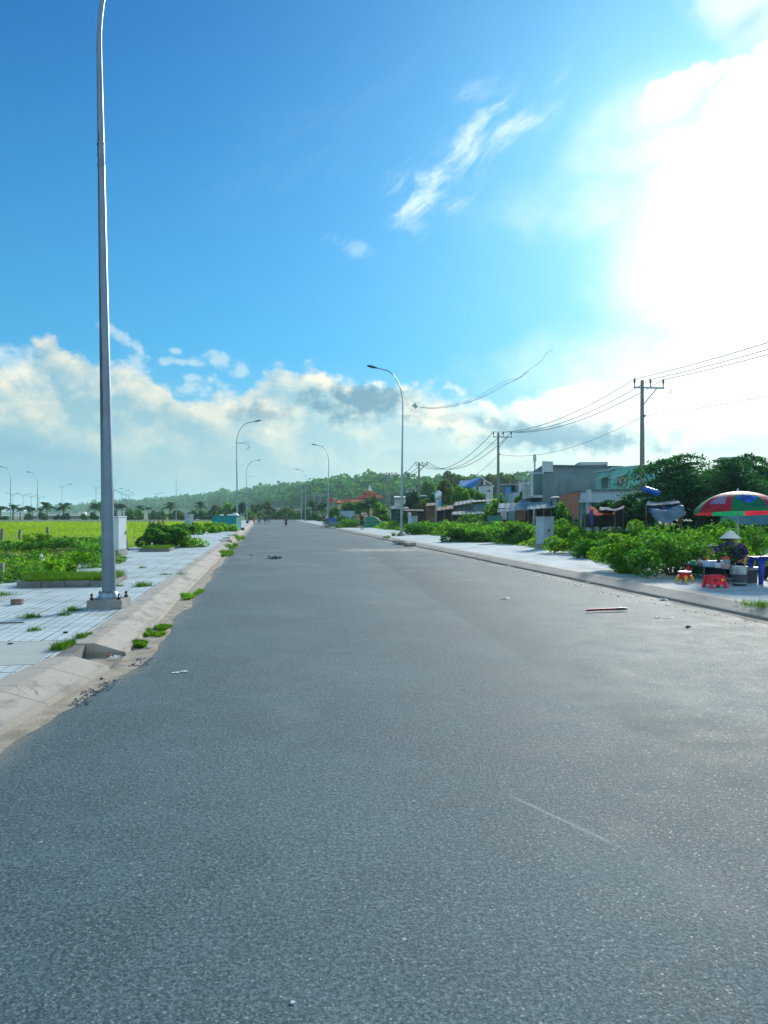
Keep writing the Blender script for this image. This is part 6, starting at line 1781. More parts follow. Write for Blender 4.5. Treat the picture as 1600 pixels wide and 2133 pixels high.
def person(loc, H, face, label, shirt, bottom, bottom_len='shorts', legs=((.1, 0), (-.1, 0)), arms=((.1, .15, .08), (-.1, .15, .08)), drop=0.0, leanf=0.0, hat=None, sleeve='short', group=None, dress=False, hair_long=False):
    """face: heading in radians (0 looks along +Y); legs/arms: ((right), (left)) angles swing, bend[, spread]"""
    t = empty('person', loc, face, label, 'person', group)
    def V3(x, y, z): return Vector((x, y, z)) * H
    z0 = .53 - drop
    def up(u, x=0.0, yy=0.0):   # point u above the pelvis along the leaning spine
        return V3(x, math.sin(leanf) * u + yy, z0 + math.cos(leanf) * u)
    J = {'pel': (up(0), .072 * H), 'waist': (up(.09), .066 * H), 'chest': (up(.20), .080 * H), 'nb': (up(.285), .040 * H), 'neck': (up(.32, yy=.004), .028 * H), 'head': (up(.375, yy=.012), .056 * H), 'crown': (up(.425, yy=.008), .048 * H)}
    E = [('pel', 'waist'), ('waist', 'chest'), ('chest', 'nb'), ('nb', 'neck'), ('neck', 'head'), ('head', 'crown')]
    lens = {}
    for s, nm, lg, ar in ((1, 'R', legs[0], arms[0]), (-1, 'L', legs[1], arms[1])):
        sw, kb = lg[0], lg[1]
        hip = up(-.03, x=s * .052); d1 = Vector((s * .03, math.sin(sw), -math.cos(sw))); knee = hip + d1 * .245 * H
        a2 = sw - kb; d2 = Vector((0, math.sin(a2), -math.cos(a2))); ank = knee + d2 * .235 * H
        f = a2 + math.pi / 2 if kb < .9 else math.pi / 2
        fd = Vector((s * .12, math.sin(f), -math.cos(f) * .6)); fd = Vector((fd.x, max(.4, fd.y), min(.1, fd.z) - .08))
        toe = ank + fd * .075 * H + Vector((0, 0, -.015 * H))
        J['hip' + nm] = (hip, .056 * H); J['kn' + nm] = (knee, .036 * H); J['calf' + nm] = (knee + d2 * .09 * H - Vector((0, .006 * H, 0)), .036 * H); J['an' + nm] = (ank, .022 * H); J['toe' + nm] = (toe, .020 * H)
        E += [('pel', 'hip' + nm), ('hip' + nm, 'kn' + nm), ('kn' + nm, 'calf' + nm), ('calf' + nm, 'an' + nm), ('an' + nm, 'toe' + nm)]
        sa, eb, sp = ar
        sh = up(.255, x=s * .098); d1 = Vector((s * math.sin(sp), math.sin(sa) * math.cos(sp), -math.cos(sa) * math.cos(sp))); el = sh + d1 * .165 * H
        a2 = sa + eb; d2 = Vector((s * math.sin(sp) * .6, math.sin(a2), -math.cos(a2))); wr = el + d2 * .145 * H; ha = wr + d2 * .045 * H
        J['sh' + nm] = (sh, .040 * H); J['el' + nm] = (el, .026 * H); J['wr' + nm] = (wr, .018 * H); J['ha' + nm] = (ha, (.022 * H, .014 * H)); J['fi' + nm] = (ha + d2 * .05 * H, .010 * H)
        J['th' + nm] = (wr + d2 * .05 * H + Vector((-s * .02, .018, 0)) * H, .007 * H)
        E += [('nb', 'sh' + nm), ('sh' + nm, 'el' + nm), ('el' + nm, 'wr' + nm), ('wr' + nm, 'ha' + nm), ('ha' + nm, 'fi' + nm), ('wr' + nm, 'th' + nm)]
    skin_mesh('body', J, E, M['skin'], t, 1)
    g_ = .012 * H
    def infl(keys, f=1.0): return {k: (J[k][0], (J[k][1] if not hasattr(J[k][1], '__len__') else J[k][1][0]) + g_ * f) for k in keys}
    S_ = infl(['pel', 'waist', 'chest', 'nb', 'shR', 'shL']); SE = [('pel', 'waist'), ('waist', 'chest'), ('chest', 'nb'), ('nb', 'shR'), ('nb', 'shL')]
    for nm in 'RL':
        a, b_ = J['sh' + nm][0], J['el' + nm][0]
        if sleeve == 'short': S_['se' + nm] = (a.lerp(b_, .62), .038 * H)
        else:
            S_['se' + nm] = (b_, .036 * H); S_['sw' + nm] = (J['wr' + nm][0], .028 * H); SE.append(('se' + nm, 'sw' + nm))
        SE.append(('sh' + nm, 'se' + nm))
    skin_mesh('shirt' if not dress else 'dress', S_, SE, shirt, t, 1, root='pel')
    T_ = infl(['pel', 'hipR', 'hipL'], 1.2); TE = [('pel', 'hipR'), ('pel', 'hipL')]
    for nm in 'RL':
        if bottom_len == 'shorts': T_['k' + nm] = (J['hip' + nm][0].lerp(J['kn' + nm][0], .85), .058 * H)
        else:
            T_['k' + nm] = (J['kn' + nm][0], .048 * H); T_['a' + nm] = (J['kn' + nm][0].lerp(J['an' + nm][0], .85), .036 * H); TE.append(('k' + nm, 'a' + nm))
        TE.append(('hip' + nm, 'k' + nm))
    skin_mesh('shorts' if bottom_len == 'shorts' else 'trousers', T_, TE, bottom, t, 1, root='pel')
    hc = up(.412, yy=-.004)
    MB().ell(tuple(hc), (.052 * H, .060 * H, .050 * H), 12, 8).build('hair', M['hair'], t, smooth=True) if not hair_long else MB().ell(tuple(hc), (.054 * H, .062 * H, .052 * H), 12, 8).ell(tuple(up(.35, yy=-.045)), (.048 * H, .03 * H, .085 * H), 10, 8).build('hair', M['hair'], t, smooth=True)
    for nm in 'RL':
        p = J['toe' + nm][0]; q = J['an' + nm][0]
        c = p.lerp(q, .35) - Vector((0, 0, .012 * H))
        MB().ell((c.x, c.y, max(c.z, .016 * H) if drop == 0 and legs[0][1] < .9 else c.z), (.026 * H, .062 * H, .016 * H), 10, 6).build('sandal', M['lamp_head'], t, smooth=True)
    if hat == 'cap':
        MB().ell(tuple(hc + Vector((0, 0, .012 * H))), (.060 * H, .068 * H, .052 * H), 14, 8).ell(tuple(hc + Vector((0, .07 * H, -.005 * H))), (.045 * H, .04 * H, .008 * H), 10, 4).build('cap', M['stone_white'], t, smooth=True)
    return t

black = cm('cloth_black', (.012, .012, .016)); navy = cm('cloth_navy', (.015, .025, .11)); pink = cm('cloth_pink', (.50, .13, .11)); greyc = cm('cloth_grey', (.10, .14, .18))
lblue = cm('cloth_lightblue', (.28, .40, .62)); blue = cm('cloth_blue', (.04, .14, .34)); redc = cm('cloth_red', (.36, .05, .05)); ochre = cm('cloth_ochre', (.34, .19, .06)); whitec = cm('cloth_white', (.55, .58, .6)); dgreen = cm('cloth_green', (.04, .10, .09))
def at(px, py, z=0.0): return G(px, py, z)
away = 0.0; toward = math.pi
GW = 'children walking together at the far end of the road'
GF = 'four children standing together in the field'
dF = 77.0
person(WG(312.5, dF, -.06), 1.24, R(-60), 'leftmost of the four children in the field, dark blue top and dark trousers', blue, black, 'long', group=GF, legs=((.08, .05), (-.1, .05)))
person(WG(321, dF - .5, -.06), 1.12, R(150), 'child in a light blue shirt, second of the four in the field', lblue, navy, 'shorts', group=GF, arms=((.2, .4, .15), (.1, .2, .15)))
person(WG(331, dF + .3, -.06), 1.18, R(170), 'child in red clothes, third of the four in the field', redc, redc, 'long', group=GF, arms=((.5, .9, .1), (.1, .2, .1)))
person(WG(340, dF - .2, -.06), 1.22, R(120), 'rightmost of the four children in the field, ochre top, arm raised to the head', ochre, ochre, 'long', group=GF, arms=((2.4, .9, .1), (.1, .2, .1)))
person(at(529, 1092), 1.45, R(20), 'walker in pink with long dark hair at the left of the far road', pink, pink, 'long', hair_long=True, group=GW, legs=((.3, .1), (-.25, .25)))
person(at(540, 1092), 1.38, R(-10), 'walker in a grey dress and bare legs on the far road', greyc, greyc, 'shorts', hair_long=True, group=GW, legs=((.12, .05), (-.12, .15)), dress=True)
person(at(552.5, 1091.5), 1.48, R(0), 'taller walker all in black, left of the pair on the far road', black, black, 'shorts', group=GW, legs=((.18, .05), (-.2, .15)))
person(at(559, 1091.5), 1.46, R(-35), 'striding walker in black, right of the pair on the far road', black, greyc, 'shorts', group=GW, legs=((.5, .1), (-.45, .3)), arms=((-.4, .3, .1), (.5, .4, .1)))
person(WG(514, 125, KT), 1.35, R(-75), 'person in black crouching on the end of the left kerb beside a slim lamp', black, black, 'long', drop=.36, leanf=.75, legs=((1.55, 2.35), (1.45, 2.3)), arms=((1.0, .3, .1), (.9, .4, .1)))
person(at(596, 1100), 1.30, toward - .2, 'child in dark clothes running along the middle of the far road, arms spread', black, black, 'shorts', legs=((.35, .3), (-.35, .9)), arms=((-.3, .5, .85), (.2, .4, .95)))
person(WG(675, 100, KT - .02), 1.62, R(150), 'person in dark green standing left of the lamp post by the blue bin', dgreen, greyc, 'long', legs=((.05, 0), (-.08, 0)))
person(WG(680, 99, KT), 1.64, R(-80), 'person in a pale top, arms bent, against the lamp post by the blue bin', whitec, greyc, 'long', arms=((.6, 1.3, .1), (.5, 1.2, .1)), hair_long=True)
person(WG(754, 73, KT), 1.64, R(-3), 'man in black T-shirt, blue shorts and white cap walking away on the right pavement', black, navy, 'shorts', legs=((.18, .05), (-.18, .3)), arms=((-.1, .15, .12), (.12, .2, .12)), hat='cap')
person(WG(699, 108, KT), 1.5, R(190), 'person in white standing left of the parked truck', whitec, greyc, 'long')
person(WG(765, 92, 0), 1.5, R(200), 'person in dark top and white cap half hidden right of the walking man', navy, black, 'long', hat='cap')
person(WG(735, 102, 0), 1.5, R(160), 'person in blue beside the parked truck, half hidden behind the round bush', blue, navy, 'long')

# ================================================================== the food stall
def plastic(name, col, rough=.32, **k):
    if name not in M: M[name] = mat(name, col, rough, .08, 4, spec=.25, **k)
    return M[name]
red = plastic('plastic_red', (.72, .010, .03)); yellow = plastic('plastic_yellow', (.78, .48, .01)); dblue = plastic('plastic_navy', (.015, .05, .33)); tealp = plastic('plastic_teal', (.02, .36, .30)); whitep = plastic('plastic_white', (.60, .66, .72))
M['aluminium'] = mat('aluminium', (.52, .56, .58), .35, .12, 5, .1, 30, metal=.8, dirt=.3, dirtcol=(.20, .20, .19))
M['soot'] = mat('soot', (.035, .045, .055), .6, .3, 4, dirt=.4, dirtcol=(.07, .09, .10))
M['stall_steel'] = mat('stall_steel', (.28, .34, .36), .35, .15, 3, metal=.6, dirt=.3)

# low metal table parallel to the road
ta = Vector((10.05, 17.45, KT)); tb_ = Vector((10.22, 15.35, KT))
dirv = (tb_ - ta); TL = dirv.length; rzT = math.atan2(dirv.y, dirv.x)
cT = (ta + tb_) / 2 + Vector((.30, 0.02, 0))
th = .34
t = empty('serving_table', cT, rzT, 'long low steel table of the food stall covered with bowls and jars', 'table')
MB().bbox((0, 0, th), (TL, .60, .025), b=.006).build('table_top', M['stall_steel'], t)
MB().box((0, 0, th - .03), (TL - .02, .58, .028)).box((0, -.28, .10), (TL - .06, .02, .02)).build('frame', M['stall_steel'], t)
for sx in (-1, -.1, 1):
    for sy in (-1, 1):
        MB().tube([(sx * (TL / 2 - .03), sy * .28, 0), (sx * (TL / 2 - .03), sy * .28, th - .045)], .012, 8).build('leg', M['stall_steel'], t)
MB().box((TL / 2 - .06, 0, th / 2 - .02), (.02, .5, th - .05)).box((TL * .22, .1, th * .68), (.30, .02, .16), mi=1).box((-.1, .25, th * .45), (TL * .8, .02, th * .7)).build('panel', [M['soot'], whitep], t)
TZ = KT + th + .0135
def on_table(px, d): return WG(px, d, TZ)

def bowl(loc, r, h, m, label, name='bowl', cat='bowl', fill=None, fillm=None, taper=.7, tagit=True, handles=False):
    t = empty(name, loc, 0, label, cat)
    MB().lathe([(r * taper, 0), (r * (taper + .12), h * .3), (r * .97, h * .9), (r, h), (r * .95, h), (r * .90, h * .85), (r * taper * .9, h * .12), (.001, h * .1)], 24, cap=False).lathe([(.001, 0), (r * taper, 0)], 24, cap=False).build('wall', m, t, smooth=True, auto=45)
    if fill:
        mb = MB()
        for (x, y, s) in fill: mb.ell((x, y, h * .9), (s, s * .9, s * .75), 10, 7, jit=.05)
        mb.build('contents', fillm, t, smooth=True)
    if handles:
        for sx in (-1, 1): MB().tube([(sx * r * .98, -.05, h * .8), (sx * (r + .03), -.04, h * .82), (sx * (r + .03), .04, h * .82), (sx * r * .98, .05, h * .8)], .007, 6).build('handle', m, t)
    return t
yg = mat('fruit', (.50, .55, .10), .5, .2, 12)
bowl(on_table(1444, 18.1), .085, .06, tealp, 'teal bowl heaped with pale yellow fruit at the left end of the stall table', fill=[(-.02, 0, .05), (.035, .01, .045), (0, -.035, .04), (0, .03, .05)], fillm=yg)
o = MB().ell((0, 0, .062), (.072, .068, .064), 14, 9, jit=.03).lathe([(.02, .115), (.03, .14), (.012, .15)], 10).build('sack', mat('jute', (.38, .33, .25), .9, .15, 20, .5, 60), smooth=True); o.location = on_table(1458, 17.75); tag(o, 'small tied beige sack between the teal bowl and the blue-white basin', 'sack')
pat = mat('patterned_enamel', (.36, .50, .70), .35, .35, 30)
bowl(on_table(1476, 17.15), .135, .115, pat, 'blue and white patterned enamel basin on the stall table', 'basin', 'basin', taper=.8)
bowl(on_table(1495, 16.85), .065, .085, whitep, 'small white round tub between the basin and the big jar', 'tub', 'tub', taper=.88)
o = MB().ell((0, 0, .03), (.05, .045, .035), 10, 7, jit=.15).build('black_bag', M['lamp_head'], smooth=True); o.location = on_table(1497, 17.1) + Vector((0, 0, .10)); o.location.z = TZ + .09; tag(o, 'small knotted black bag resting on the white tub', 'bag')
t = empty('foam_box', on_table(1490, 17.6), R(-5), 'long white foam box at the back of the stall table', 'box')
MB().bbox((0, 0, .045), (.36, .20, .09), b=.012).build('body', whitep, t); MB().bbox((0, 0, .098), (.37, .21, .016), b=.006).build('lid', whitep, t)
t = empty('sauce_bottle', on_table(1473, 17.75), 0, 'orange sauce bottle standing under the reaching hand of the seller', 'bottle')
MB().lathe([(.03, 0), (.033, .01), (.033, .12), (.014, .16)], 14).build('body', plastic('orange', (.62, .18, .03)), t, smooth=True, auto=50); MB().lathe([(.016, .16), (.014, .185), (.004, .21)], 10).build('cap', yellow, t)
bowl(on_table(1463, 17.9), .075, .10, plastic('plastic_lightblue', (.16, .36, .66)), 'light blue cup behind the beige sack', 'cup', 'cup', taper=.7)
# big jar with a red lid
t = empty('jar', on_table(1511, 16.45), 0, 'big clear jar with a red lid and pink snacks on the stall table', 'jar')
gl = bpy.data.materials.new('jar_plastic'); gl.use_nodes = True
g = NG(gl.node_tree); g.n.clear(); o_ = g.node('ShaderNodeOutputMaterial'); p_ = g.node('ShaderNodeBsdfPrincipled'); tr = g.node('ShaderNodeBsdfTransparent'); mx = g.node('ShaderNodeMixShader'); mx.inputs[0].default_value = .22
p_.inputs['Base Color'].default_value = (.62, .72, .75, 1); p_.inputs['Roughness'].default_value = .12
g.l.new(tr.outputs[0], mx.inputs[1]); g.l.new(p_.outputs[0], mx.inputs[2]); g.l.new(mx.outputs[0], o_.inputs[0])
MB().lathe([(.001, .002), (.085, .002), (.098, .012), (.098, .10), (.095, .105), (.098, .11), (.098, .185), (.07, .215)], 24, cap=False).build('glass', gl, t, smooth=True, auto=60)
mb = MB(); mb2 = MB()
for k in range(70):
    a = random.uniform(0, 6.28); q = random.uniform(0, .072); z = random.uniform(.025, .10)
    mb.ell((q * math.cos(a), q * math.sin(a), z), (.018, .014, .013), 6, 4)
for k in range(40):
    a = random.uniform(0, 6.28); q = random.uniform(0, .072); z = random.uniform(.12, .17)
    mb2.ell((q * math.cos(a), q * math.sin(a), z), (.014, .012, .012), 6, 4)
mb.build('pink_snacks', plastic('pink_snack', (.75, .25, .17), .6), t, smooth=True); mb2.build('grey_snacks', plastic('grey_snack', (.25, .32, .40), .6), t, smooth=True)
MB().lathe([(.074, .208), (.080, .212), (.080, .245), (.074, .252), (.02, .255)], 24).build('lid', red, t, smooth=True, auto=45)
# aluminium pot on a bucket stove
ps = WG(1540, 16.3, KT)
t = empty('bucket_stove', ps, 0, 'sooty dark bucket stove at the right end of the stall table', 'stove')
MB().lathe([(.125, 0), (.135, .02), (.145, .10), (.150, .11), (.150, .13), (.145, .14), (.15, .225), (.14, .235)], 22).build('body', M['soot'], t, smooth=True, auto=40)
MB().lathe([(.142, .055), (.152, .065), (.145, .078)], 22, cap=False).build('band', M['stall_steel'], t, smooth=True)
t = empty('cooking_pot', ps + Vector((0, 0, .236)), 0, 'large dented aluminium pot on the bucket stove', 'pot')
MB().lathe([(.11, 0), (.135, .01), (.148, .05), (.150, .16), (.162, .168), (.162, .178), (.148, .176), (.143, .16), (.13, .03), (.001, .02)], 26, cap=False).lathe([(.001, 0), (.11, 0)], 26, cap=False).build('pot_wall', M['aluminium'], t, smooth=True, auto=45)
MB().lathe([(.001, .13), (.142, .13)], 24, cap=False).build('broth', mat('broth', (.16, .09, .04), .15), t)
for sx in (-1, 1): MB().tube([(sx * .15, -.04, .14), (sx * .185, -.03, .145), (sx * .185, .03, .145), (sx * .15, .04, .14)], .006, 6).build('handle', M['aluminium'], t)
MB().tube([(-.05, 0, .14), (-.09, .02, .26)], .006, 6).ell((-.05, 0, .135), (.03, .03, .015), 8, 5).build('ladle', M['aluminium'], t)
# glass-fronted dark crate behind the table
t = empty('display_crate', WG(1486, 19.6, KT), -YAW, 'dark blue-grey crate with a shelf of cardboard behind the stall table', 'crate')
cw, ch, cdp = .88, .70, .5
MB().bbox((0, cdp / 2, ch / 2), (cw, .03, ch), b=.006).bbox((-cw / 2 + .02, 0, ch / 2), (.04, cdp - .03, ch), b=.006).bbox((cw / 2 - .02, 0, ch / 2), (.04, cdp - .03, ch), b=.006).bbox((0, 0, ch + .012), (cw + .02, cdp + .02, .035), b=.006).bbox((0, -cdp / 2, ch * .80 + .04), (cw, .03, ch * .30), b=.006).bbox((-cw / 2 + .05, -cdp / 2 - .003, ch / 2), (.11, .03, ch), b=.006).bbox((0, -cdp / 2, ch * .2), (cw, .028, ch * .4), b=.006).build('body', plastic('crate_blue', (.03, .07, .105), .9), t)
MB().bbox((.06, -cdp * .25, ch * .52), (cw * .66, .02, ch * .26), b=.004).build('cardboard', mat('cardboard', (.30, .23, .16), .85, .12, 5), t)
MB().box((0, 0, ch * .4), (cw - .09, cdp - .08, .02)).build('shelf', M['soot'], t)

# stools
def square_stool(loc, rz, m, label, w=.36, h=.27):
    t = empty('plastic_stool', loc, rz, label, 'stool', 'low plastic stools at the food stall')
    MB().bbox((0, 0, h - .012), (w * .78, w * .60, .024), b=.010).build('seat', m, t)
    for sx in (-1, 1):
        for sy in (-1, 1):
            tx, ty = sx * w * .36, sy * w * .27; bx, by = sx * w * .48, sy * w * .38
            q = .035; vs = []
            for (x, y, z, s) in ((bx, by, 0, 1.15), (tx, ty, h - .02, .9)):
                for ux, uy in ((-1, -1), (1, -1), (1, 1), (-1, 1)): vs.append((x + ux * q * s * .7, y + uy * q * s * .7, z))
            MB().add(vs, [(3, 2, 1, 0), (4, 5, 6, 7), (0, 1, 5, 4), (1, 2, 6, 5), (2, 3, 7, 6), (3, 0, 4, 7)]).build('leg', m, t)
    for (sy, name) in ((-1, 'side_panel'), (1, 'side_panel')):
        vs = [(-w * .46, sy * w * .355, h * .26), (w * .46, sy * w * .355, h * .26), (w * .37, sy * w * .30, h - .02), (-w * .37, sy * w * .30, h - .02)]
        vs += [(x, y - sy * .006, z) for x, y, z in vs]
        MB().add(vs, [(0, 1, 2, 3), (7, 6, 5, 4), (0, 4, 5, 1), (1, 5, 6, 2), (2, 6, 7, 3), (3, 7, 4, 0)]).build(name, m, t)
    for sx in (-1, 1):
        vs = [(sx * w * .465, -w * .34, h * .26), (sx * w * .465, w * .34, h * .26), (sx * w * .375, w * .28, h - .02), (sx * w * .375, -w * .28, h - .02)]
        vs += [(x - sx * .006, y, z) for x, y, z in vs]
        MB().add(vs, [(0, 1, 2, 3), (7, 6, 5, 4), (0, 4, 5, 1), (1, 5, 6, 2), (2, 6, 7, 3), (3, 7, 4, 0)]).build('side_panel', m, t)
    return t
st_ = square_stool(WG(1489, 15.9, KT), -YAW + R(12), red, 'bright red square plastic stool in front of the stall table', w=.36, h=.265)
MB().box((-.075, -.131, .165), (.07, .012, .05), rx=.14).build('cutout', M['lamp_head'], st_)
MB().lathe([(.001, 0), (.030, 0), (.030, .004), (.001, .004)], 14, cap=False).build('sticker', yellow, st_)
k_ = st_.children[-1]; k_.location = (.085, -.131, .17); k_.rotation_euler = (R(90) - .14, 0, 0)
def round_stool(loc, rz, label):
    t = empty('children_stool', loc, rz, label, 'stool')
    MB().lathe([(.10, .08), (.125, .10), (.105, .215), (.11, .225)], 24).build('body', red, t, smooth=True, auto=45)
    MB().lathe([(.14, .222), (.15, .235), (.145, .247), (.11, .250)], 26).build('seat', whitep, t, smooth=True, auto=45)
    MB().lathe([(.075, .2503), (.10, .254), (.10, .2503)], 26, cap=False).lathe([(.001, .2545), (.045, .2545), (.045, .2503)], 20, cap=False).build('seat_print', red, t)
    for k in range(4):
        a = R(45 + 90 * k + 10)
        c, s = math.cos(a), math.sin(a)
        MB().tube([(c * .11, s * .11, .14), (c * .155, s * .155, .12), (c * .165, s * .165, .06), (c * .175, s * .175, .0)], [.038, .036, .026, .022], 10).build('leg', yellow, t, smooth=True)
    return t
round_stool(WG(1426, 17.15, KT), R(15), 'small round stool with yellow legs and white seat left of the red stool')
o = MB().ell((0, 0, .05), (.05, .05, .045), 12, 8).ell((.0, 0, .10), (.02, .02, .02), 8, 5).build('red_bag', red, smooth=True); o.location = WG(1434, 18.0, KT + .20); tag(o, 'small red bag hung at the left end of the stall table', 'bag')
# yellow chair behind the seller
t = empty('children_chair', WG(1559, 17.7, KT), R(165) - YAW, "small yellow plastic chair with a curved back right of the seller", 'chair')
MB().bbox((0, 0, .27), (.26, .26, .025), b=.01).build('seat', red, t)
vs = []; fs = []
for i in range(9):
    a = math.pi * i / 8; vs += [(-math.cos(a) * .12, .13, .40 + math.sin(a) * .20), (-math.cos(a) * .075, .13, .42 + math.sin(a) * .13)]
for i in range(8): fs.append((i * 2, i * 2 + 2, i * 2 + 3, i * 2 + 1))
mbb = MB().add(vs, fs); ob = mbb.build('backrest', yellow, t); ob.modifiers.new('thickness', 'SOLIDIFY').thickness = .025
MB().tube([(-.10, .13, .27), (-.10, .13, .42)], .015, 8).tube([(.10, .13, .27), (.10, .13, .42)], .015, 8).build('back_post', yellow, t)
for sx in (-1, 1):
    for sy in (-1, 1): MB().tube([(sx * .11, sy * .11, .26), (sx * .13, sy * .13, 0)], [.020, .016], 8).build('leg', yellow, t)
# blue plastic table at the picture edge
t = empty('plastic_table', WG(1614, 16.9, KT), R(-12), 'navy blue plastic table cut by the right picture edge', 'table')
MB().bbox((0, 0, .565), (.98, .68, .03), b=.012).bbox((0, 0, .53), (.90, .60, .05), b=.01).build('table_top', dblue, t)
for sx in (-1, 1):
    for sy in (-1, 1): MB().tube([(sx * .40, sy * .27, .51), (sx * .41, sy * .28, .3), (sx * .425, sy * .29, 0)], [.075, .06, .048], 10).build('leg', dblue, t, smooth=True)
t2 = empty('wire_basket', WG(1600, 16.6, KT + .582), 0, 'small bent wire basket standing on the navy blue table', 'basket')
MB().tube([(-.14, 0, .01), (-.05, 0, .10), (.02, 0, .18), (.10, 0, .17), (.16, 0, .02)], .006, 6).tube([(-.14, .08, .01), (-.05, .08, .10), (.02, .08, .18), (.10, .08, .17), (.16, .08, .02)], .006, 6).tube([(-.14, 0, .01), (-.14, .08, .01)], .006, 6).tube([(.02, 0, .18), (.02, .08, .18)], .006, 6).build('wire', M['steel_lamp'], t2)
MB().bbox((0, .04, .012), (.30, .16, .018), b=.004).build('tray', M['soot'], t2)
bowl(WG(1600, 18.9, KT), .24, .17, tealp, 'green plastic wash basin on the pavement at the right picture edge', 'wash_basin', 'basin', taper=.7)

# the seller: seated, leaning, right arm stretched over the table
SD = 18.2
base = WG(1527, SD, KT)
t = empty('person', base, 0, 'food seller in a conical hat and speckled navy blouse reaching over the stall table', 'person')
def jp(px, py, dd=0.0): return W(px, py, SD + dd) - base
J = {}
def jn(k, px, py, dd, r): J[k] = (jp(px, py, dd), r)
jn('pel', 1531, 1182, .15, .15); jn('waist', 1531, 1168, .10, .145); jn('chest', 1530, 1148, 0, .155); jn('nb', 1527, 1135, -.04, .075); jn('neck', 1524, 1130, -.08, .05); jn('head', 1521, 1124, -.13, .085); jn('crown', 1521, 1115, -.10, .075)
jn('shR', 1512, 1137, -.02, .07); jn('elR', 1499, 1141, -.32, .048); jn('wrR', 1486, 1150, -.60, .030); jn('haR', 1481, 1152.5, -.68, .030)
jn('shL', 1548, 1139, 0, .07); jn('elL', 1555, 1158, -.12, .050); jn('wrL', 1545, 1168, -.55, .030); jn('haL', 1540, 1169, -.68, .030)
E = [('pel', 'waist'), ('waist', 'chest'), ('chest', 'nb'), ('nb', 'neck'), ('neck', 'head'), ('head', 'crown')]
for nm in 'RL': E += [('nb', 'sh' + nm), ('sh' + nm, 'el' + nm), ('el' + nm, 'wr' + nm), ('wr' + nm, 'ha' + nm)]
for nm, s in (('R', -1), ('L', 1)):
    h0 = J['ha' + nm][0]; dr = (J['ha' + nm][0] - J['wr' + nm][0]).normalized(); sd = dr.cross(Vector((0, 0, 1))).normalized()
    for f in range(4):
        ln = (.062, .070, .066, .052)[f]; o_ = sd * (f - 1.5) * .019
        a_ = h0 + dr * .035 + o_; b2 = a_ + dr * ln * .5 + Vector((0, 0, -.006)); c2 = b2 + dr * ln * .3 + Vector((0, 0, -.022))
        J[f'f{nm}{f}a'] = (a_, .0095); J[f'f{nm}{f}b'] = (b2, .0085); J[f'f{nm}{f}c'] = (c2, .0075)
        E += [('ha' + nm, f'f{nm}{f}a'), (f'f{nm}{f}a', f'f{nm}{f}b'), (f'f{nm}{f}b', f'f{nm}{f}c')]
    a_ = J['wr' + nm][0] + dr * .03 + sd * .035; b2 = a_ + dr * .035 + Vector((0, 0, -.02))
    J['t' + nm + 'a'] = (a_, .010); J['t' + nm + 'b'] = (b2, .008); E += [('ha' + nm, 't' + nm + 'a'), ('t' + nm + 'a', 't' + nm + 'b')]
for nm, s in (('R', -1), ('L', 1)):
    J['hip' + nm] = (jp(1531 + s * 9, 1184, .10), .10); J['kn' + nm] = (jp(1531 + s * 22, 1176, -.28), .068); J['an' + nm] = (jp(1531 + s * 17, 1200, -.34) , .04)
    J['an' + nm] = (Vector((J['an' + nm][0].x, J['an' + nm][0].y, .07)), .04); J['toe' + nm] = (J['an' + nm][0] + Vector((s * .02, -.13, -.035)), .030)
    E += [('pel', 'hip' + nm), ('hip' + nm, 'kn' + nm), ('kn' + nm, 'an' + nm), ('an' + nm, 'toe' + nm)]
skin_mesh('body', J, E, M['skin'], t, 2)
# speckled blouse
bl = bpy.data.materials.new('speckled_blouse'); bl.use_nodes = True
g = NG(bl.node_tree); g.n.clear(); o_ = g.node('ShaderNodeOutputMaterial'); p_ = g.node('ShaderNodeBsdfPrincipled'); g.l.new(p_.outputs[0], o_.inputs[0])
tco = g.node('ShaderNodeTexCoord').outputs['Object']; vv = S(g, g.vor(tco, 22.0)); r_, q_, s_2 = g.sep(g.vor(tco, 22.0, out='Color'))
g.put(p_.inputs['Base Color'], g.mix(g.sm(vv, .16, .26, 1, 0) * g.sm(r_, .3, .4), (.010, .013, .060), g.mix(q_, (.55, .60, .70), (.50, .22, .30)))); p_.inputs['Roughness'].default_value = .85
K_ = {k: (J[k][0], J[k][1] + .022) for k in ('pel', 'waist', 'chest', 'nb', 'shR', 'shL', 'elR', 'elL')}
K_['nb'] = (J['nb'][0], .075)
for nm in 'RL': K_['cu' + nm] = (J['el' + nm][0].lerp(J['wr' + nm][0], .93), .044)
skin_mesh('blouse', K_, [('pel', 'waist'), ('waist', 'chest'), ('chest', 'nb'), ('nb', 'shR'), ('nb', 'shL'), ('shR', 'elR'), ('shL', 'elL'), ('elR', 'cuR'), ('elL', 'cuL')], bl, t, 2)
K_ = {'pel': (J['pel'][0], .165)}
for nm in 'RL': K_['h' + nm] = (J['hip' + nm][0], .118); K_['k' + nm] = (J['kn' + nm][0], .085); K_['a' + nm] = (J['an' + nm][0] + Vector((0, 0, .05)), .06)
skin_mesh('trousers', K_, [('pel', 'hR'), ('pel', 'hL'), ('hR', 'kR'), ('hL', 'kL'), ('kR', 'aR'), ('kL', 'aL')], bl, t, 2)
hd = J['head'][0]
MB().ell(tuple(hd + Vector((.02, .045, -.015))), (.098, .085, .115), 14, 9).ell(tuple(hd + Vector((.03, .04, -.12))), (.085, .075, .06), 12, 7).build('headscarf', plastic('scarf', (.05, .10, .18), .9), t, smooth=True)
hf = hd + Vector((-.03, -.075, 0))
MB().ell(tuple(hf + Vector((-.005, -.022, -.012))), (.012, .018, .022), 8, 6).build('nose', M['skin'], t, smooth=True)
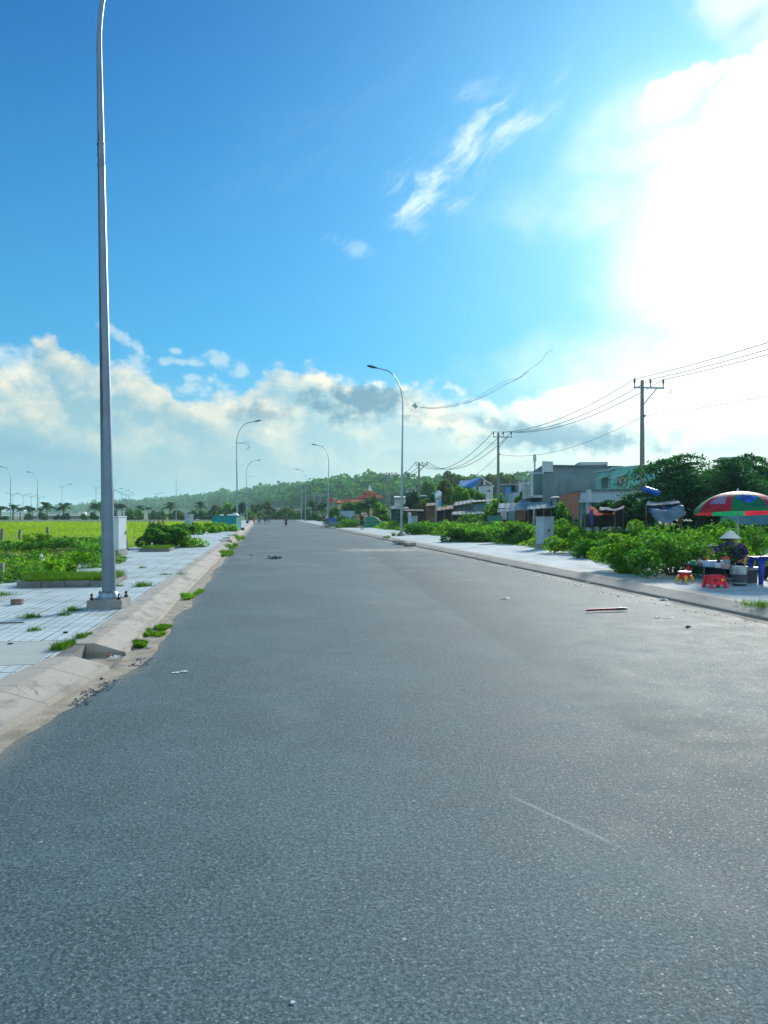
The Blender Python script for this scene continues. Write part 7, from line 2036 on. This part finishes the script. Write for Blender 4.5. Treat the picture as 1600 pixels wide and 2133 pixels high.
for s in (-1, 1):
    MB().ell(tuple(hf + Vector((s * .030, -.004, .012))), (.012, .008, .006), 8, 5).build('eye', M['hair'], t, smooth=True)
MB().ell(tuple(hf + Vector((-.003, -.008, -.045))), (.020, .008, .006), 8, 5).build('mouth', mat('lips', (.22, .07, .06), .5), t, smooth=True)
# conical hat
ht = jp(1521.5, 1122.5, -.10)
hat = MB().lathe([(.245, 0), (.247, .008), (.005, .222), (.001, .218), (.238, .004)], 40, cap=False).build('conical_hat', mat('palm_leaf_hat', (.82, .84, .76), .7, .06, 14, .3, 40), t, smooth=True, auto=30)
hat.location = ht; hat.rotation_euler = (R(-3), R(2), 0)
# her low stool, hidden
square_stool(base + Vector((.05, .16, 0)), 0.1, dblue, 'low navy stool hidden under the food seller', w=.30, h=.20)
# customer at the right edge
person(WG(1632, 18.0, KT), 1.6, R(100), 'customer in black trousers sitting at the navy table, mostly outside the right picture edge', black, black, 'long', drop=.30, legs=((1.45, 1.1), (1.35, 1.5)), arms=((.6, .8, .1), (.5, .8, .1)))
square_stool(WG(1632, 18.0, KT) , 0, red, 'red plastic stool under the customer outside the right picture edge', w=.32, h=.27)

# ---- parasol
UD = 18.7
ub = WG(1537, UD, KT)
t = empty('parasol', ub, 0, 'market parasol with red and green panels and printed emblems over the food stall', 'parasol', lean=(0, 0))
RU = 1.03; HZ = 2.07; DZ = .45
M['par_red'] = mat('parasol_red', (.60, .030, .065), .55, .2, 3, .15, 12, trans=.5, dirt=.30, dirtcol=(.45, .22, .22))
M['par_green'] = mat('parasol_green', (.008, .26, .11), .55, .2, 3, .15, 12, trans=.5, dirt=.15, dirtcol=(.10, .35, .25))
M['par_pale'] = mat('parasol_pale', (.50, .42, .36), .6, .25, 3, .15, 12, trans=.5, dirt=.5, dirtcol=(.42, .08, .09))
tilt = Matrix.Rotation(R(4), 3, 'X')
tilt = Matrix.Rotation(R(-3.5), 3, Vector((math.cos(YAW), -math.sin(YAW), 0)))
front = -math.pi / 2 - YAW       # direction of the camera seen from the pole
def cpt(th, s, off=0.0):
    """point on the canopy; th angle from the front (positive to the right), s 0 apex .. 1 rim"""
    k = (th - TH0) / PW; fr = k - math.floor(k)
    scal = 1 - (.07 * math.sin(math.pi * fr) ** 1.0) * s        # cloth pulls in between ribs
    r = RU * math.sin(s * 1.15) / math.sin(1.15) * scal + off * .5
    z = HZ - DZ * (1 - math.cos(s * 1.15)) / (1 - math.cos(1.15)) + off
    a = front + th
    p = tilt @ Vector((math.cos(a) * r, math.sin(a) * r, z - HZ)) + Vector((0, 0, HZ))
    return p
PW = R(45); TH0 = R(-33)
b_ = MB()
matidx = [1, 0, 1, 0, 1, 0, 1, 0]   # 0 red 1 green 2 pale: starting with the front green panel, going right
NS, NT_ = 10, 6
for pnl in range(8):
    for i in range(NT_):
        for j in range(NS):
            th0 = TH0 + PW * (pnl + i / NT_) + 1e-5; th1 = TH0 + PW * (pnl + (i + 1) / NT_) - 1e-5
            s0, s1 = .03 + .97 * j / NS, .03 + .97 * (j + 1) / NS
            q = [cpt(th0, s0), cpt(th0, s1), cpt(th1, s1), cpt(th1, s0)]
            b_.add(q, [(0, 1, 2, 3)], matidx[pnl])
        # valance
        th0 = TH0 + PW * (pnl + i / NT_) + 1e-5; th1 = TH0 + PW * (pnl + (i + 1) / NT_) - 1e-5
        q0, q1 = cpt(th0, 1), cpt(th1, 1)
        dr = .085
        b_.add([q0, q0 + Vector((0, 0, -dr)), q1 + Vector((0, 0, -dr)), q1], [(0, 1, 2, 3)], matidx[pnl])
cn = b_.build('canopy', [M['par_red'], M['par_green'], M['par_pale']], t, smooth=True, auto=25)
MB().tube([(0, 0, 0), (0, 0, HZ + .03)], .016, 10).lathe([(.03, HZ + .01), (.035, HZ + .03), (.015, HZ + .06), (.008, HZ + .085)], 10).build('pole', M['cab_white'], t, smooth=True, auto=50)
MB().lathe([(.20, 0), (.20, .05), (.05, .08), (.03, .22)], 16).build('base', M['soot'], t)
for k in range(8):
    th = TH0 + PW * k
    MB().tube([cpt(th, s, -.012) for s in (.04, .3, .6, .85, 1.0)], .006, 5).build('rib', M['steel_lamp'], t)
    MB().tube([Vector((0, 0, HZ - .45)), cpt(th, .55, -.015)], .005, 5).build('strut', M['steel_lamp'], t)
def patch(corners, n, off, m, name, idx=0):
    """quad in (theta, s) laid on the canopy"""
    mb = MB(); a, b2, c, d = corners
    P = [[None] * (n + 1) for _ in range(n + 1)]
    for i in range(n + 1):
        for j in range(n + 1):
            u, v = i / n, j / n
            th = (a[0] * (1 - u) + b2[0] * u) * (1 - v) + (d[0] * (1 - u) + c[0] * u) * v
            s = (a[1] * (1 - u) + b2[1] * u) * (1 - v) + (d[1] * (1 - u) + c[1] * u) * v
            P[i][j] = cpt(R(th), s, off)
    for i in range(n):
        for j in range(n): mb.add([P[i][j], P[i + 1][j], P[i + 1][j + 1], P[i][j + 1]], [(0, 1, 2, 3)])
    return mb
def patches(lst, off, m, name, parent):
    big_ = MB()
    for q, n in lst:
        mb = patch(q, n, off, m, name); big_.add(mb.v, mb.f)
    return big_.build(name, m, parent)
blue_p = mat('emblem_blue', (.01, .13, .62), .5, .1); dark_p = mat('print_dark', (.012, .03, .14), .6)
patches([([(-29, .66), (-10, .47), (9, .66), (-10, .88)], 8)], .008, blue_p, 'emblem', t)
def bar(t0, s0, t1, s1, w=1.2):
    # stroke between two (theta, s) points
    dx, dy = t1 - t0, (s1 - s0) * 50; L = math.hypot(dx, dy); nx, ny = -dy / L * w, dx / L * w / 50
    return ([(t0 - nx, s0 - ny), (t0 + nx, s0 + ny), (t1 + nx, s1 + ny), (t1 - nx, s1 - ny)], 2)
# the two joined letters on the emblem
patches([bar(-15, .57, -14, .71), bar(-14, .71, -17, .755), bar(-17, .755, -20, .72), bar(-17, .57, -12, .57), bar(-10, .57, -10, .75), bar(-10, .655, -4.5, .64), bar(-4.5, .57, -4, .75), bar(-4, .75, -1, .74), bar(-20, .62, -17, .585)], .013, dark_p, 'emblem_letters', t)
# small dark line of print along the hem of the green panel, worn past reading
patches([bar(-6 + 2.1 * k, .925, -6 + 2.1 * k + .6, .965, .45) for k in range(8)] + [bar(-6 + 2.1 * k, .965, -6 + 2.1 * k + 1.4, .965, .45) for k in range(0, 8, 2)] + [bar(-6 + 2.1 * k, .925, -6 + 2.1 * k + 1.4, .928, .45) for k in range(1, 8, 2)], .008, dark_p, 'hem_print', t)
# framed oval print on the red panel at right
fr_ = [bar(16, .58, 50, .58, .5), bar(16, .92, 50, .92, .5), bar(16, .58, 16, .92, .5), bar(50, .58, 50, .92, .5)]
ov = []
for k in range(12):
    a0, a1 = 2 * math.pi * k / 12, 2 * math.pi * (k + 1) / 12
    ov.append(([(33, .76), (33 + 13 * math.cos(a0), .76 + .11 * math.sin(a0)), (33 + 13 * math.cos(a1), .76 + .11 * math.sin(a1)), (33, .76)], 2))
patches(fr_ + ov, .008, mat('print_plum', (.10, .03, .12), .6), 'oval_print', t)
# faded grey-blue print on the left red panel
patches([([(-66, .55), (-45, .50), (-42, .88), (-68, .86)], 4)], .008, mat('print_faded', (.26, .20, .30), .6, .3, 8), 'faded_print', t)
t.location = ub

# ================================================================== air
def haze():
    b = MB().box((0, 0, 0), (2 * HX, 2 * HX, HTOP + 1.1))
    m = bpy.data.materials.new('haze'); m.use_nodes = True
    g = NG(m.node_tree); g.n.clear()
    out = g.node('ShaderNodeOutputMaterial'); p = g.node('ShaderNodeVolumePrincipled')
    p.inputs['Color'].default_value = (.60, .92, 1.0, 1)
    p.inputs['Density'].default_value = 0.00024
    p.inputs['Anisotropy'].default_value = 0.2
    g.l.new(p.outputs[0], out.inputs['Volume'])
    o = b.build('haze', m); o.location = (0, 0, (HTOP - 1.1) / 2); tag(o, kind='stuff', label='thin pale evening haze in the air')
    return o
HX = 3650.0; HTOP = 60.0
haze()
